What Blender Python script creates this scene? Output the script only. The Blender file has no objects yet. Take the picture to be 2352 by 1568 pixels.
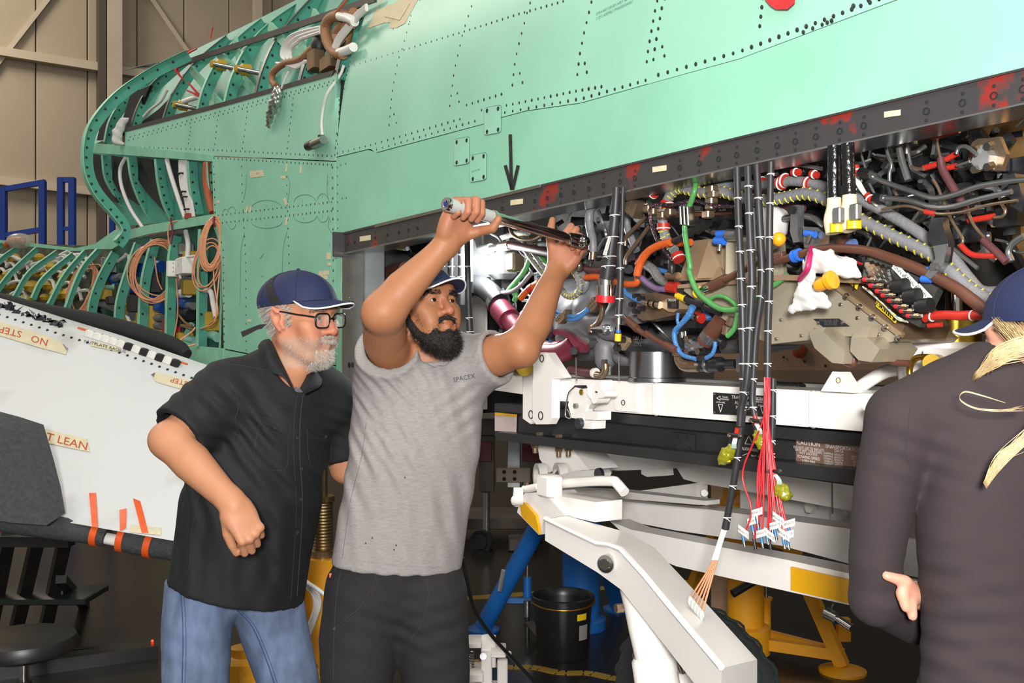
import bpy, math, random
import numpy as np
from mathutils import Vector, Matrix
from mathutils.bvhtree import BVHTree

random.seed(7); rng = np.random.default_rng(7)
sc = bpy.context.scene
COL = sc.collection

# ------------------------------------------------------------------ camera
F = 35.0 / 36.0 * 2352          # focal length in reference pixels
CZ = 1.5                        # camera height
cam_d = bpy.data.cameras.new('camera'); cam = bpy.data.objects.new('camera', cam_d); COL.objects.link(cam)
cam_d.lens = 35; cam_d.sensor_width = 36; cam_d.clip_start = .05; cam_d.clip_end = 200
cam.location = (0, 0, CZ); cam.rotation_euler = (math.pi/2, 0, 0)
sc.camera = cam
# ------------------------------------------------------------------ world, lights, exposure
wd = bpy.data.worlds.new('hangar_air'); sc.world = wd; wd.use_nodes = True
wd.node_tree.nodes['Background'].inputs[0].default_value = (1.0, .955, .90, 1)
wd.node_tree.nodes['Background'].inputs[1].default_value = .33
def area(name, loc, target, size, power, col=(1, 1, 1), sy=None):
    l = bpy.data.lights.new(name, 'AREA'); l.energy = power; l.color = col; l.size = size
    if sy: l.shape = 'RECTANGLE'; l.size_y = sy
    o = bpy.data.objects.new(name, l); COL.objects.link(o); o.location = loc
    o.rotation_euler = (Vector(target) - Vector(loc)).to_track_quat('-Z', 'Y').to_euler()
    return o
# high-bay hangar lamps
area('hangar_lamp', (-5.5, 4.0, 8.5), (-4.5, 5.0, 0), 2.0, 110, (1, .93, .83), 2.0)
area('hangar_lamp.001', (0.5, -1.5, 7.5), (0.3, 3.0, 1.0), 2.0, 150, (1, .95, .88), 2.0)
area('hangar_lamp.002', (-9.0, 11.0, 9.0), (-9.0, 12.5, 2.0), 2.5, 470, (1, .90, .76), 2.5)
# the photographer's flash held just above the camera
area('camera_flash', (-.05, -.75, 1.80), (-.02, 3.0, 1.38), 0.3, 138, (1, .975, .95), .3)
vs = sc.view_settings
vs.view_transform = 'Standard'; vs.look = 'None'; vs.gamma = 1; vs.exposure = .42; vs.use_curve_mapping = False

# ------------------------------------------------------------------ geometry frame
SL = .593                       # plan slope of the aircraft axis (vanishing point at left)
C0 = 1.90                       # plan constant of the fuselage side:  X + SL*Y = C0
A = np.array([-SL, 1., 0]); A /= np.linalg.norm(A)     # along the fuselage, away from the camera
N = np.array([A[1], -A[0], 0.])                        # inboard
Z = np.array([0, 0, 1.])
def V(px, py, Y):
    return np.array([(px-1176)/F*Y, Y, CZ+(784-py)/F*Y])
def U(px, py, dc=0.):
    return V(px, py, (C0+dc)/((px-1176)/F+SL))
def n_in(z):
    return .17*(max(z-2.35, 0)/.74)**2.2
def SK(px, py, off=0.):         # right-hand skin, curving inboard towards the top
    dn = 0.
    for _ in range(8):
        p = U(px, py, (dn+off)*1.163); dn = n_in(p[2])
    return p
def YL(px): return 4.549+(775-px)*.0048
def SLf(px, py, off=0.):        # skin ahead of the bay
    if px >= 775: return SK(px, py, off)
    p = V(px, py, YL(px)); return p+N*off
def skin(px, py, off=0.): return SLf(px, py, off) if px < 775 else SK(px, py, off)
def onplane(px, py, P, n):
    d = np.array([(px-1176)/F, 1., (784-py)/F]); o = np.array([0, 0, CZ])
    return o+d*(np.dot(P-o, n)/np.dot(d, n))

def nrm(v):
    v = np.asarray(v, float); return v/max(np.linalg.norm(v), 1e-12)
def catmull(P, sub=6, closed=False):
    P = [np.asarray(p, float) for p in P]
    if len(P) < 3 or sub <= 1: return P
    out = []; n = len(P)
    rngn = n if closed else n-1
    for i in range(rngn):
        p1, p2 = P[i], P[(i+1) % n]
        p0 = P[(i-1) % n] if (closed or i > 0) else 2*p1-p2
        p3 = P[(i+2) % n] if (closed or i+2 < n) else 2*p2-p1
        for k in range(sub):
            t = k/sub
            out.append(.5*((2*p1)+(p2-p0)*t+(2*p0-5*p1+4*p2-p3)*t*t+(3*p1-p0-3*p2+p3)*t**3))
    if not closed: out.append(P[-1])
    return out

# ------------------------------------------------------------------ materials
MATS = {}
def lin(h):
    h = h.lstrip('#'); c = [int(h[i:i+2], 16)/255 for i in (0, 2, 4)]
    return tuple(x/12.92 if x <= .04045 else ((x+.055)/1.055)**2.4 for x in c)
def M(name, col='#888888', rough=.5, metal=0., var=.0, vs=8., bump=0., bs=120., spec=.5, emit=0., alpha=1., trans=0., attr=None, col2=None, thr=None, sheen=0., coat=0., stretch=None, sss=0.):
    if name in MATS: return MATS[name]
    m = bpy.data.materials.new(name); m.use_nodes = True; nt = m.node_tree; nd = nt.nodes; lk = nt.links
    b = nd['Principled BSDF']; I = b.inputs
    c = (*lin(col), 1) if isinstance(col, str) else (*col, 1)
    I['Base Color'].default_value = c; I['Roughness'].default_value = rough; I['Metallic'].default_value = metal
    I['Specular IOR Level'].default_value = spec
    if sheen: I['Sheen Weight'].default_value = sheen
    if coat: I['Coat Weight'].default_value = coat
    if trans: I['Transmission Weight'].default_value = trans
    if sss:
        I['Subsurface Weight'].default_value = sss; I['Subsurface Radius'].default_value = (.012, .005, .003); I['Subsurface Scale'].default_value = 1.
    if alpha < 1: I['Alpha'].default_value = alpha
    if emit: I['Emission Color'].default_value = c; I['Emission Strength'].default_value = emit
    src = None
    tc = nd.new('ShaderNodeTexCoord')
    def coords():
        if not stretch: return tc.outputs['Object']
        mp = nd.new('ShaderNodeMapping'); mp.inputs['Scale'].default_value = stretch
        lk.new(tc.outputs['Object'], mp.inputs['Vector']); return mp.outputs['Vector']
    if attr:
        a = nd.new('ShaderNodeVertexColor'); a.layer_name = attr; src = a.outputs['Color']
    if var or col2:
        nz = nd.new('ShaderNodeTexNoise'); nz.inputs['Scale'].default_value = vs; nz.inputs['Detail'].default_value = 5
        lk.new(coords(), nz.inputs['Vector'])
        mx = nd.new('ShaderNodeMix'); mx.data_type = 'RGBA'
        if col2:
            c2 = (*lin(col2), 1) if isinstance(col2, str) else (*col2, 1)
            if src: lk.new(src, mx.inputs[6])
            else: mx.inputs[6].default_value = c
            mx.inputs[7].default_value = c2
            rp = nd.new('ShaderNodeMapRange'); t = thr or (.45, .6)
            rp.inputs['From Min'].default_value = t[0]; rp.inputs['From Max'].default_value = t[1]
            lk.new(nz.outputs['Fac'], rp.inputs['Value']); lk.new(rp.outputs['Result'], mx.inputs[0])
        else:
            mx.blend_type = 'MULTIPLY'; mx.inputs[0].default_value = 1
            if src: lk.new(src, mx.inputs[6])
            else: mx.inputs[6].default_value = c
            rp = nd.new('ShaderNodeMapRange'); rp.inputs['From Min'].default_value = .3; rp.inputs['From Max'].default_value = .7
            rp.inputs['To Min'].default_value = 1-var; rp.inputs['To Max'].default_value = 1+var*.6
            lk.new(nz.outputs['Fac'], rp.inputs['Value']); lk.new(rp.outputs['Result'], mx.inputs[7])
        src = mx.outputs[2]
    if src: lk.new(src, I['Base Color'])
    if bump:
        nb = nd.new('ShaderNodeTexNoise'); nb.inputs['Scale'].default_value = bs; nb.inputs['Detail'].default_value = 4
        lk.new(coords(), nb.inputs['Vector'])
        bp = nd.new('ShaderNodeBump'); bp.inputs['Strength'].default_value = bump; bp.inputs['Distance'].default_value = .004
        lk.new(nb.outputs['Fac'], bp.inputs['Height']); lk.new(bp.outputs['Normal'], I['Normal'])
    MATS[name] = m
    return m

# ------------------------------------------------------------------ objects
def tag(o, label=None, cat=None, group=None, kind=None):
    if label: o['label'] = label
    if cat: o['category'] = cat
    if group: o['group'] = group
    if kind: o['kind'] = kind
    return o
def place(o, parent, c):
    if parent is not None:
        o.parent = parent; c = np.asarray(c)-np.asarray(parent['_w'])
    o.location = tuple(c)
def thing(name, loc, label=None, cat=None, group=None, kind=None, parent=None):
    o = bpy.data.objects.new(name, None); COL.objects.link(o); o.empty_display_size = .1
    o['_w'] = [float(x) for x in loc]; place(o, parent, np.asarray(loc, float))
    return tag(o, label, cat, group, kind)
def mk(name, verts, faces, mat, parent=None, smooth=False, label=None, cat=None, group=None, kind=None, mats=None, fm=None):
    v = np.asarray(verts, float).reshape(-1, 3)
    c = (v.min(0)+v.max(0))/2
    me = bpy.data.meshes.new(name); me.from_pydata((v-c).tolist(), [], faces)
    for m in ([mat] if mats is None else mats): me.materials.append(m)
    if fm is not None: me.polygons.foreach_set('material_index', fm)
    if smooth is True: me.polygons.foreach_set('use_smooth', [True]*len(me.polygons))
    me.update()
    if smooth not in (True, False): me.shade_smooth(); me.set_sharp_from_angle(angle=math.radians(smooth))
    o = bpy.data.objects.new(name, me); COL.objects.link(o); o['_w'] = [float(x) for x in c]
    place(o, parent, c)
    return tag(o, label, cat, group, kind)
def inst(src, name, loc, parent=None, rot=None):       # a further copy that shares mesh data
    o = bpy.data.objects.new(name, src.data); COL.objects.link(o); o['_w'] = [float(x) for x in loc]
    place(o, parent, loc)
    if rot is not None: o.rotation_euler = rot
    return o

class MB:
    def __init__(s): s.v = []; s.f = []; s.m = []; s.cm = 0
    def add(s, v, f):
        b = len(s.v); s.v.extend([np.asarray(p, float) for p in v]); s.f.extend([tuple(i+b for i in q) for q in f]); s.m.extend([s.cm]*len(f)); return s
    def hexa(s, c):             # 8 corners: 0-3 one face, 4-7 the opposite one
        return s.add(c, [(3, 2, 1, 0), (4, 5, 6, 7), (0, 1, 5, 4), (1, 2, 6, 5), (2, 3, 7, 6), (3, 0, 4, 7)])
    def box(s, c, x, y, z):     # centre and three half-axis vectors
        c, x, y, z = [np.asarray(q, float) for q in (c, x, y, z)]
        if np.dot(np.cross(x, y), z) < 0: y = -y
        return s.hexa([c-x-y-z, c+x-y-z, c+x+y-z, c-x+y-z, c-x-y+z, c+x-y+z, c+x+y+z, c-x+y+z])
    def beam(s, p, q, w, h, up=Z):   # rectangular bar from p to q
        p, q = np.asarray(p, float), np.asarray(q, float); d = nrm(q-p); sd = nrm(np.cross(d, up)); u = np.cross(sd, d)
        return s.box((p+q)/2, (q-p)/2, sd*w/2, u*h/2)
    def bbox(s, c, x, y, z, b=.004): # box with chamfered edges in the z direction outline
        c, x, y, z = [np.asarray(q, float) for q in (c, x, y, z)]
        lx, ly = np.linalg.norm(x), np.linalg.norm(y); bx, by = b/lx, b/ly
        o = [(-1+bx, -1), (1-bx, -1), (1, -1+by), (1, 1-by), (1-bx, 1), (-1+bx, 1), (-1, 1-by), (-1, -1+by)]
        lz = np.linalg.norm(z); bz = min(b/lz, .5)
        rings = []
        for t, k in ((-1, 1-b/min(lx, ly)), (-1+bz, 1), (1-bz, 1), (1, 1-b/min(lx, ly))):
            rings.append([c+x*px*k+y*py*k+z*t for px, py in o])
        flip = np.dot(np.cross(x, y), z) < 0
        v = [p for r in rings for p in r]; f = []
        for r in range(3):
            for i in range(8):
                j = (i+1) % 8; f.append((r*8+i, r*8+j, r*8+8+j, r*8+8+i))
        f.append(tuple(range(7, -1, -1))); f.append(tuple(range(24, 32)))
        if flip: f = [tuple(reversed(q)) for q in f]
        return s.add(v, f)
    def prism(s, poly, vec):    # poly: list of 3d points, extruded along vec
        n = len(poly); p = [np.asarray(q, float) for q in poly]; w = np.asarray(vec, float)
        nn = np.zeros(3)
        for i in range(n): nn += np.cross(p[i]-p[0], p[(i+1) % n]-p[0])
        if np.dot(nn, w) > 0: p = p[::-1]
        return s.add(p+[q+w for q in p], [tuple(range(n)), tuple(range(2*n-1, n-1, -1))]+[((i+1) % n, i, n+i, n+(i+1) % n) for i in range(n)])
    def tube(s, P, r, n=10, cap=True, sub=6, closed=False, flat=None):
        if not hasattr(r, '__len__'): rr = [r]*len(P)
        else: rr = list(r)
        Q = catmull(P, sub, closed)
        if len(Q) != len(P):
            rr = [float(x) for x in np.interp(np.linspace(0, len(P)-(0 if closed else 1), len(Q)), range(len(rr)+(1 if closed else 0)), rr+([rr[0]] if closed else []))]
        m = len(Q); Q = [np.asarray(q, float) for q in Q]
        T = []
        for i in range(m):
            a = Q[(i-1) % m] if (closed or i > 0) else Q[0]; b = Q[(i+1) % m] if (closed or i < m-1) else Q[-1]
            T.append(nrm(b-a))
        ref = np.array([0, 0, 1.]) if abs(T[0][2]) < .9 else np.array([1., 0, 0])
        if flat is not None: ref = np.asarray(flat[0], float)
        u = nrm(np.cross(ref, T[0])); v = []
        for i in range(m):
            u = nrm(u-T[i]*np.dot(u, T[i])); w = np.cross(T[i], u)
            for k in range(n):
                a = 2*math.pi*k/n
                v.append(Q[i]+rr[i]*(u*math.cos(a)+w*math.sin(a)*(flat[1] if flat is not None else 1)))
        f = []
        for i in range(m if closed else m-1):
            j = (i+1) % m
            for k in range(n):
                l = (k+1) % n; f.append((i*n+k, i*n+l, j*n+l, j*n+k))
        if cap and not closed:
            f.append(tuple(range(n-1, -1, -1))); f.append(tuple(range((m-1)*n, m*n)))
        return s.add(v, f)
    def cyl(s, p, q, r, n=16, r2=None):
        return s.tube([p, q], [r, r if r2 is None else r2], n=n, sub=1)
    def lathe(s, o, ax, prof, n=20, a0=0, a1=2*math.pi):    # prof: (radius, height along ax)
        ax = nrm(ax); ref = np.array([0, 0, 1.]) if abs(ax[2]) < .9 else np.array([1., 0, 0])
        u = nrm(np.cross(ref, ax)); w = np.cross(ax, u); o = np.asarray(o, float); v = []; full = a1-a0 > 6.28
        nn = n if full else n+1
        for r, h in prof:
            for k in range(nn):
                a = a0+(a1-a0)*k/n; v.append(o+ax*h+r*(u*math.cos(a)+w*math.sin(a)))
        f = []
        for i in range(len(prof)-1):
            for k in range(n):
                l = (k+1) % nn; f.append((i*nn+k, i*nn+l, (i+1)*nn+l, (i+1)*nn+k))
        return s.add(v, f)
    def ball(s, c, r, n=12, sq=(1, 1, 1)):
        c = np.asarray(c, float); v = []; f = []; R = n//2
        for i in range(R+1):
            t = math.pi*i/R
            for k in range(n):
                a = 2*math.pi*k/n; v.append(c+r*np.array([sq[0]*math.sin(t)*math.cos(a), sq[1]*math.sin(t)*math.sin(a), sq[2]*math.cos(t)]))
        for i in range(R):
            for k in range(n):
                l = (k+1) % n; f.append((i*n+k, (i+1)*n+k, (i+1)*n+l, i*n+l))
        return s.add(v, f)
    def hexnut(s, p, ax, r, h, n=6):
        ax = nrm(ax); return s.tube([np.asarray(p), np.asarray(p)+ax*h], r, n=n, sub=1)
    def ring(s, c, ax, R, r, n=20, m=8):
        ax = nrm(ax); ref = np.array([0, 0, 1.]) if abs(ax[2]) < .9 else np.array([1., 0, 0])
        u = nrm(np.cross(ref, ax)); w = np.cross(ax, u)
        return s.tube([np.asarray(c)+R*(u*math.cos(a)+w*math.sin(a)) for a in np.linspace(0, 2*math.pi, n, endpoint=False)], r, n=m, sub=1, closed=True)
    def grid(s, G, thick=None): # G[i][j] points; thick: vector or None
        a, b = len(G), len(G[0]); v = [p for r in G for p in r]; f = [(i*b+j, i*b+j+1, (i+1)*b+j+1, (i+1)*b+j) for i in range(a-1) for j in range(b-1)]
        if thick is None: return s.add(v, f)
        w = [np.asarray(p)+np.asarray(thick) for p in v]; k = a*b
        nn = np.cross(np.asarray(G[0][-1])-np.asarray(G[0][0]), np.asarray(G[-1][0])-np.asarray(G[0][0]))
        f2 = [tuple(x+k for x in reversed(q)) for q in f]
        bd = [i for i in range(b)]+[i*b+b-1 for i in range(1, a)]+[(a-1)*b+j for j in range(b-2, -1, -1)]+[i*b for i in range(a-2, 0, -1)]
        f3 = [(bd[(i+1) % len(bd)], bd[i], bd[i]+k, bd[(i+1) % len(bd)]+k) for i in range(len(bd))]
        ff = f+f2+f3
        if np.dot(nn, np.asarray(thick)) > 0: ff = [tuple(reversed(q)) for q in ff]
        return s.add(v+w, ff)
    def build(s, name, mat, parent=None, smooth=40, **k):
        if isinstance(mat, (list, tuple)): return mk(name, s.v, s.f, None, parent, smooth, mats=list(mat), fm=s.m, **k)
        return mk(name, s.v, s.f, mat, parent, smooth, **k)

def TB(name, pts, r, mat, parent, n=10, sub=6, **k):
    return MB().tube(pts, r, n=n, sub=sub).build(name, mat, parent, smooth=60, **k)
_fc = {}
def text2d(s, size=1., bold=0.):
    key = (s, bold)
    if key not in _fc:
        cu = bpy.data.curves.new('lettering', 'FONT'); cu.body = s; cu.size = 1; cu.align_x = 'CENTER'; cu.align_y = 'CENTER'; cu.resolution_u = 2; cu.offset = bold
        o = bpy.data.objects.new('lettering', cu); COL.objects.link(o); dg = bpy.context.evaluated_depsgraph_get(); dg.update()
        me = bpy.data.meshes.new_from_object(o.evaluated_get(dg))
        _fc[key] = (np.array([v.co[:] for v in me.vertices]).reshape(-1, 3), [tuple(p.vertices) for p in me.polygons])
        bpy.data.objects.remove(o); bpy.data.curves.remove(cu); bpy.data.meshes.remove(me)
    v, f = _fc[key]; return v*size, f
def text(name, s, mat, parent, o, xd, yd, size, bold=0., sx=1.):
    v, f = text2d(s, size, bold); xd, yd = nrm(xd), nrm(yd)
    P = [np.asarray(o)+xd*p[0]*sx+yd*p[1] for p in v]
    return mk(name, P, f, mat, parent)
# ================================================================== smooth solid modelling on a distance grid
class SDF:
    def __init__(s, lo, hi, h):
        lo, hi = np.minimum(lo, hi)-3*h, np.maximum(lo, hi)+3*h
        s.lo = np.asarray(lo, float); s.h = h; s.n = np.ceil((np.asarray(hi)-s.lo)/h).astype(int)+1
        s.d = np.full(s.n, .5, np.float32)
        s.ax = [(s.lo[i]+h*np.arange(s.n[i])).astype(np.float32) for i in range(3)]
    def put(s, fn, lo, hi, k=.01, op='u'):
        m = k+2*s.h
        a = np.clip(np.floor((np.asarray(lo)-m-s.lo)/s.h).astype(int), 0, s.n); b = np.clip(np.ceil((np.asarray(hi)+m-s.lo)/s.h).astype(int)+1, 0, s.n)
        if np.any(b <= a): return s
        sl = tuple(slice(a[i], b[i]) for i in range(3))
        x = s.ax[0][sl[0]][:, None, None]; y = s.ax[1][sl[1]][None, :, None]; z = s.ax[2][sl[2]][None, None, :]
        e = fn(x, y, z).astype(np.float32); d = s.d[sl]; k = max(k, 1e-5)
        if op == 'u':
            hh = np.clip(.5+.5*(d-e)/k, 0, 1); r = d+(e-d)*hh-k*hh*(1-hh)
        else:
            hh = np.clip(.5-.5*(d+e)/k, 0, 1); r = d+(-e-d)*hh+k*hh*(1-hh)
        s.d[sl] = r; return s
    def limb(s, P, R, k=.01, op='u', flat=None, ks=.0):
        P = [np.asarray(p, float) for p in P]; R = list(R) if hasattr(R, '__len__') else [R]*len(P)
        lo = np.min([p-r*1.6 for p, r in zip(P, R)], 0); hi = np.max([p+r*1.6 for p, r in zip(P, R)], 0)
        def fn(x, y, z):
            out = None
            for i in range(len(P)-1):
                a, b = P[i], P[i+1]; px, py, pz = x-a[0], y-a[1], z-a[2]; ab = b-a; f = 1.
                if flat is not None:
                    u, f = np.asarray(flat[0], float), flat[1]; q = (1/f-1); dd = px*u[0]+py*u[1]+pz*u[2]
                    px, py, pz = px+q*dd*u[0], py+q*dd*u[1], pz+q*dd*u[2]; ab = ab+q*np.dot(ab, u)*u
                t = np.clip((px*ab[0]+py*ab[1]+pz*ab[2])/max(np.dot(ab, ab), 1e-9), 0, 1)
                e = (np.sqrt((px-t*ab[0])**2+(py-t*ab[1])**2+(pz-t*ab[2])**2)-(R[i]+(R[i+1]-R[i])*t))*min(1, f)
                out = e if out is None else np.minimum(out, e)
            return out
        return s.put(fn, lo, hi, k, op)
    def ell(s, c, r, k=.01, op='u', R=None):
        c = np.asarray(c, float); r = np.asarray(r, float); m = r.max() if R is not None else r
        def fn(x, y, z):
            p = [x-c[0], y-c[1], z-c[2]]
            if R is not None: p = [p[0]*R[0][i]+p[1]*R[1][i]+p[2]*R[2][i] for i in range(3)]
            k0 = np.sqrt((p[0]/r[0])**2+(p[1]/r[1])**2+(p[2]/r[2])**2); k1 = np.sqrt((p[0]/r[0]**2)**2+(p[1]/r[1]**2)**2+(p[2]/r[2]**2)**2)
            return k0*(k0-1)/np.maximum(k1, 1e-6)
        return s.put(fn, c-m, c+m, k, op)
    def rbox(s, c, hx, r, k=.01, op='u', R=None):
        c = np.asarray(c, float); hx = np.asarray(hx, float); m = np.linalg.norm(hx)
        def fn(x, y, z):
            p = [x-c[0], y-c[1], z-c[2]]
            if R is not None: p = [p[0]*R[0][i]+p[1]*R[1][i]+p[2]*R[2][i] for i in range(3)]
            q = [np.abs(p[i])-(hx[i]-r) for i in range(3)]
            return np.sqrt(sum(np.maximum(v, 0)**2 for v in q))+np.minimum(np.maximum(np.maximum(q[0], q[1]), q[2]), 0)-r
        return s.put(fn, c-m, c+m, k, op)
    def warp(s, fn):            # add a displacement field to the whole grid
        x = s.ax[0][:, None, None]; y = s.ax[1][None, :, None]; z = s.ax[2][None, None, :]
        s.d += fn(x, y, z).astype(np.float32); return s
    def mesh(s, smooth=1):
        d = s.d; sg = d < 0; nx, ny, nz = d.shape
        c8 = [(i, j, k) for i in (0, 1) for j in (0, 1) for k in (0, 1)]
        sub = lambda a, o: a[o[0]:nx-1+o[0], o[1]:ny-1+o[1], o[2]:nz-1+o[2]]
        anyc = np.zeros((nx-1, ny-1, nz-1), bool); allc = np.ones_like(anyc)
        for o in c8: q = sub(sg, o); anyc |= q; allc &= q
        act = np.argwhere(anyc & ~allc); del anyc, allc
        idx = np.full((nx-1, ny-1, nz-1), -1, np.int32); idx[act[:, 0], act[:, 1], act[:, 2]] = np.arange(len(act))
        val = np.stack([d[act[:, 0]+o[0], act[:, 1]+o[1], act[:, 2]+o[2]] for o in c8], 1)
        pos = np.zeros((len(act), 3)); cnt = np.zeros(len(act))
        for a in range(8):
            for b in range(a+1, 8):
                oa, ob = np.array(c8[a]), np.array(c8[b])
                if np.abs(oa-ob).sum() != 1: continue
                m = (val[:, a] < 0) != (val[:, b] < 0); t = np.where(m, val[:, a]/np.where(m, val[:, a]-val[:, b], 1), 0)
                pos += np.where(m[:, None], oa+(ob-oa)*t[:, None], 0); cnt += m
        V_ = s.lo+s.h*(act+pos/cnt[:, None]); Fs = []
        for ax in range(3):
            b, c = (ax+1) % 3, (ax+2) % 3
            s0 = [slice(None)]*3; s1 = [slice(None)]*3; s0[ax] = slice(0, -1); s1[ax] = slice(1, None)
            ch = sg[tuple(s0)] != sg[tuple(s1)]; e = np.argwhere(ch)
            ok = (e[:, b] > 0) & (e[:, c] > 0) & (e[:, b] < d.shape[b]-1) & (e[:, c] < d.shape[c]-1); e = e[ok]
            q = []
            for db, dc in ((-1, -1), (0, -1), (0, 0), (-1, 0)):
                g = e.copy(); g[:, b] += db; g[:, c] += dc; q.append(idx[g[:, 0], g[:, 1], g[:, 2]])
            q = np.stack(q, 1); inside = sg[e[:, 0], e[:, 1], e[:, 2]]
            q[~inside] = q[~inside][:, ::-1]; Fs.append(q)
        Fq = np.concatenate(Fs); Fq = Fq[(Fq >= 0).all(1)]
        for _ in range(smooth):
            E = np.concatenate([Fq[:, [0, 1]], Fq[:, [1, 2]], Fq[:, [2, 3]], Fq[:, [3, 0]]]); n = len(V_)
            cn = np.bincount(E[:, 0], minlength=n)+np.bincount(E[:, 1], minlength=n)
            av = np.stack([np.bincount(E[:, 0], V_[E[:, 1], i], n)+np.bincount(E[:, 1], V_[E[:, 0], i], n) for i in range(3)], 1)/np.maximum(cn, 1)[:, None]
            V_ = V_*.5+av*.5
        return V_, Fq
    def build(s, name, mat, parent=None, smooth=2, colf=None, **kw):
        v, f = s.mesh(smooth); return qmesh(name, v, f, mat, parent, colf, **kw)
def qmesh(name, v, f, mat, parent=None, colf=None, label=None, cat=None, group=None, kind=None):
    c = (v.min(0)+v.max(0))/2; me = bpy.data.meshes.new(name); n, m = len(v), len(f)
    me.vertices.add(n); me.vertices.foreach_set('co', (v-c).astype(np.float32).ravel())
    me.loops.add(m*4); me.loops.foreach_set('vertex_index', f.astype(np.int32).ravel())
    me.polygons.add(m); me.polygons.foreach_set('loop_start', np.arange(0, m*4, 4, dtype=np.int32)); 
    me.update(calc_edges=True); me.validate()
    me.polygons.foreach_set('use_smooth', np.ones(len(me.polygons), bool)); me.materials.append(mat)
    if colf is not None:
        a = me.color_attributes.new('Col', 'FLOAT_COLOR', 'POINT'); a.data.foreach_set('color', np.c_[colf(v), np.ones(n)].astype(np.float32).ravel())
    o = bpy.data.objects.new(name, me); COL.objects.link(o); o['_w'] = [float(x) for x in c]; place(o, parent, c)
    return tag(o, label, cat, group, kind)
def _cut(s, p, n):             # remove the side that n points to
    n = nrm(n); x = s.ax[0][:, None, None]; y = s.ax[1][None, :, None]; z = s.ax[2][None, None, :]
    s.d = np.maximum(s.d, ((x-p[0])*n[0]+(y-p[1])*n[1]+(z-p[2])*n[2]).astype(np.float32)); return s
SDF.cut = _cut
def _fold(s, c, rad, kdir, wl, amp, ph=0.):   # a local patch of cloth folds
    c = np.asarray(c, float); k = nrm(kdir)*2*math.pi/wl; a = np.clip(np.floor((c-2.2*rad-s.lo)/s.h).astype(int), 0, s.n); b = np.clip(np.ceil((c+2.2*rad-s.lo)/s.h).astype(int), 0, s.n)
    if np.any(b <= a): return s
    sl = tuple(slice(a[i], b[i]) for i in range(3)); x = s.ax[0][sl[0]][:, None, None]-c[0]; y = s.ax[1][sl[1]][None, :, None]-c[1]; z = s.ax[2][sl[2]][None, None, :]-c[2]
    w = np.clip(1-(x*x+y*y+z*z)/(2.2*rad)**2, 0, 1)**2; s.d[sl] -= (amp*w*np.sin(x*k[0]+y*k[1]+z*k[2]+ph+1.2*np.sin((x+z)*14))).astype(np.float32); return s
SDF.fold = _fold
# ================================================================== the hangar
m_tan = M('tan_wall_paint', '#9c8f7a', .75, var=.12, vs=.8, bump=.1, bs=30)
m_tan2 = M('tan_steel_paint', '#b0a38e', .6, var=.1, vs=2)
m_brn = M('brown_pipe_paint', '#463c35', .6)
m_floor = M('polished_dark_concrete', '#211f1c', .25, var=.35, vs=.9, spec=.5, col2=None)
m_dwall = M('dim_grey_wall_paint', '#4a4641', .8, var=.2, vs=.5)
QW = V(220, 400, 16.)
def W(px, py, off=0.): return onplane(px, py, QW-A*off, A)
MB().add([(-25, -6, 0), (16, -6, 0), (16, 34, 0), (-25, 34, 0)], [(0, 1, 2, 3)]).build('floor', m_floor, kind='structure')
wb = thing('wall_back', (QW[0], QW[1], 0), kind='structure')
src = None
x0 = QW-N*11; x0[2] = 0
for i in range(30):
    c = x0+N*(i*.75)+Z*5.6
    if src is None:
        src = MB().bbox(c, N*.368, Z*5.6, A*.03, .012).build('wall_sheet', m_tan, wb)
    else: inst(src, 'wall_sheet', c, wb)
MB().box(x0+N*11.2+Z*5.6+A*.06, N*11.5, Z*5.6, A*.02).build('wall_lining', m_brn, wb)
def wbeam(name, pts, w, d, m):
    b = MB()
    for (a, c) in zip(pts[:-1], pts[1:]): b.beam(W(*a, d/2+.03), W(*c, d/2+.03), d, w)
    return b.build(name, m, kind='structure')
wbeam('trim_1', [(-260, 78), (900, 262)], .13, .16, m_tan2)
wbeam('trim_2', [(-260, 385), (900, 520)], .13, .16, m_tan2)
def wcol(name, px, w, d, m):
    p = W(px, 500, d/2+.04); q = p.copy(); p[2] = 0; q[2] = 11
    return MB().box((p+q)/2, N*w/2, A*d/2, Z*5.5).build(name, m, kind='structure')
wcol('trim_3', 260, .22, .34, m_tan2); wcol('trim_4', 232, .10, .30, m_brn); wcol('trim_5', 591, .12, .2, m_tan2)
wcol('trim_12', -420, .22, .34, m_tan2)
wbeam('trim_6', [(140, -40), (-20, 165)], .07, .08, m_tan2)
wbeam('trim_7', [(335, -20), (432, 122)], .07, .08, m_tan2)
wbeam('trim_8', [(232, 160), (420, 640)], .06, .07, m_tan2)
wbeam('trim_11', [(-20, 165), (-300, 420)], .07, .08, m_tan2)
ps = U(1176, 784)+N*9.; ps[2] = 0
MB().box(ps+Z*3-A*2, A*18, Z*3, N*.08).build('wall_right', m_dwall, kind='structure')
# yellow line painted on the floor
def G(px, py): return V(px, py, CZ*F/(py-784))
m_yl = M('yellow_floor_paint', '#9c7d2c', .5, var=.3, vs=4)
b = MB(); L = [G(x, 1512+(x-1000)*.105+3*math.sin(x*.05)) for x in range(1000, 1560, 20)]
for i in range(len(L)-1):
    d = nrm(L[i+1]-L[i]); s_ = np.cross(Z, d)*.03
    b.hexa([L[i]-s_+Z*.0005, L[i]+s_+Z*.0005, L[i+1]+s_+Z*.0005, L[i+1]-s_+Z*.0005, L[i]-s_+Z*.002, L[i]+s_+Z*.002, L[i+1]+s_+Z*.002, L[i+1]-s_+Z*.002])
b.build('trim_9', m_yl, kind='structure')
b = MB(); b.box(G(1230, 1362)+Z*.001, np.array([1.2, .35, 0]), np.array([-.012, .04, 0]), Z*.001); b.build('trim_10', m_yl, kind='structure')

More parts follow.
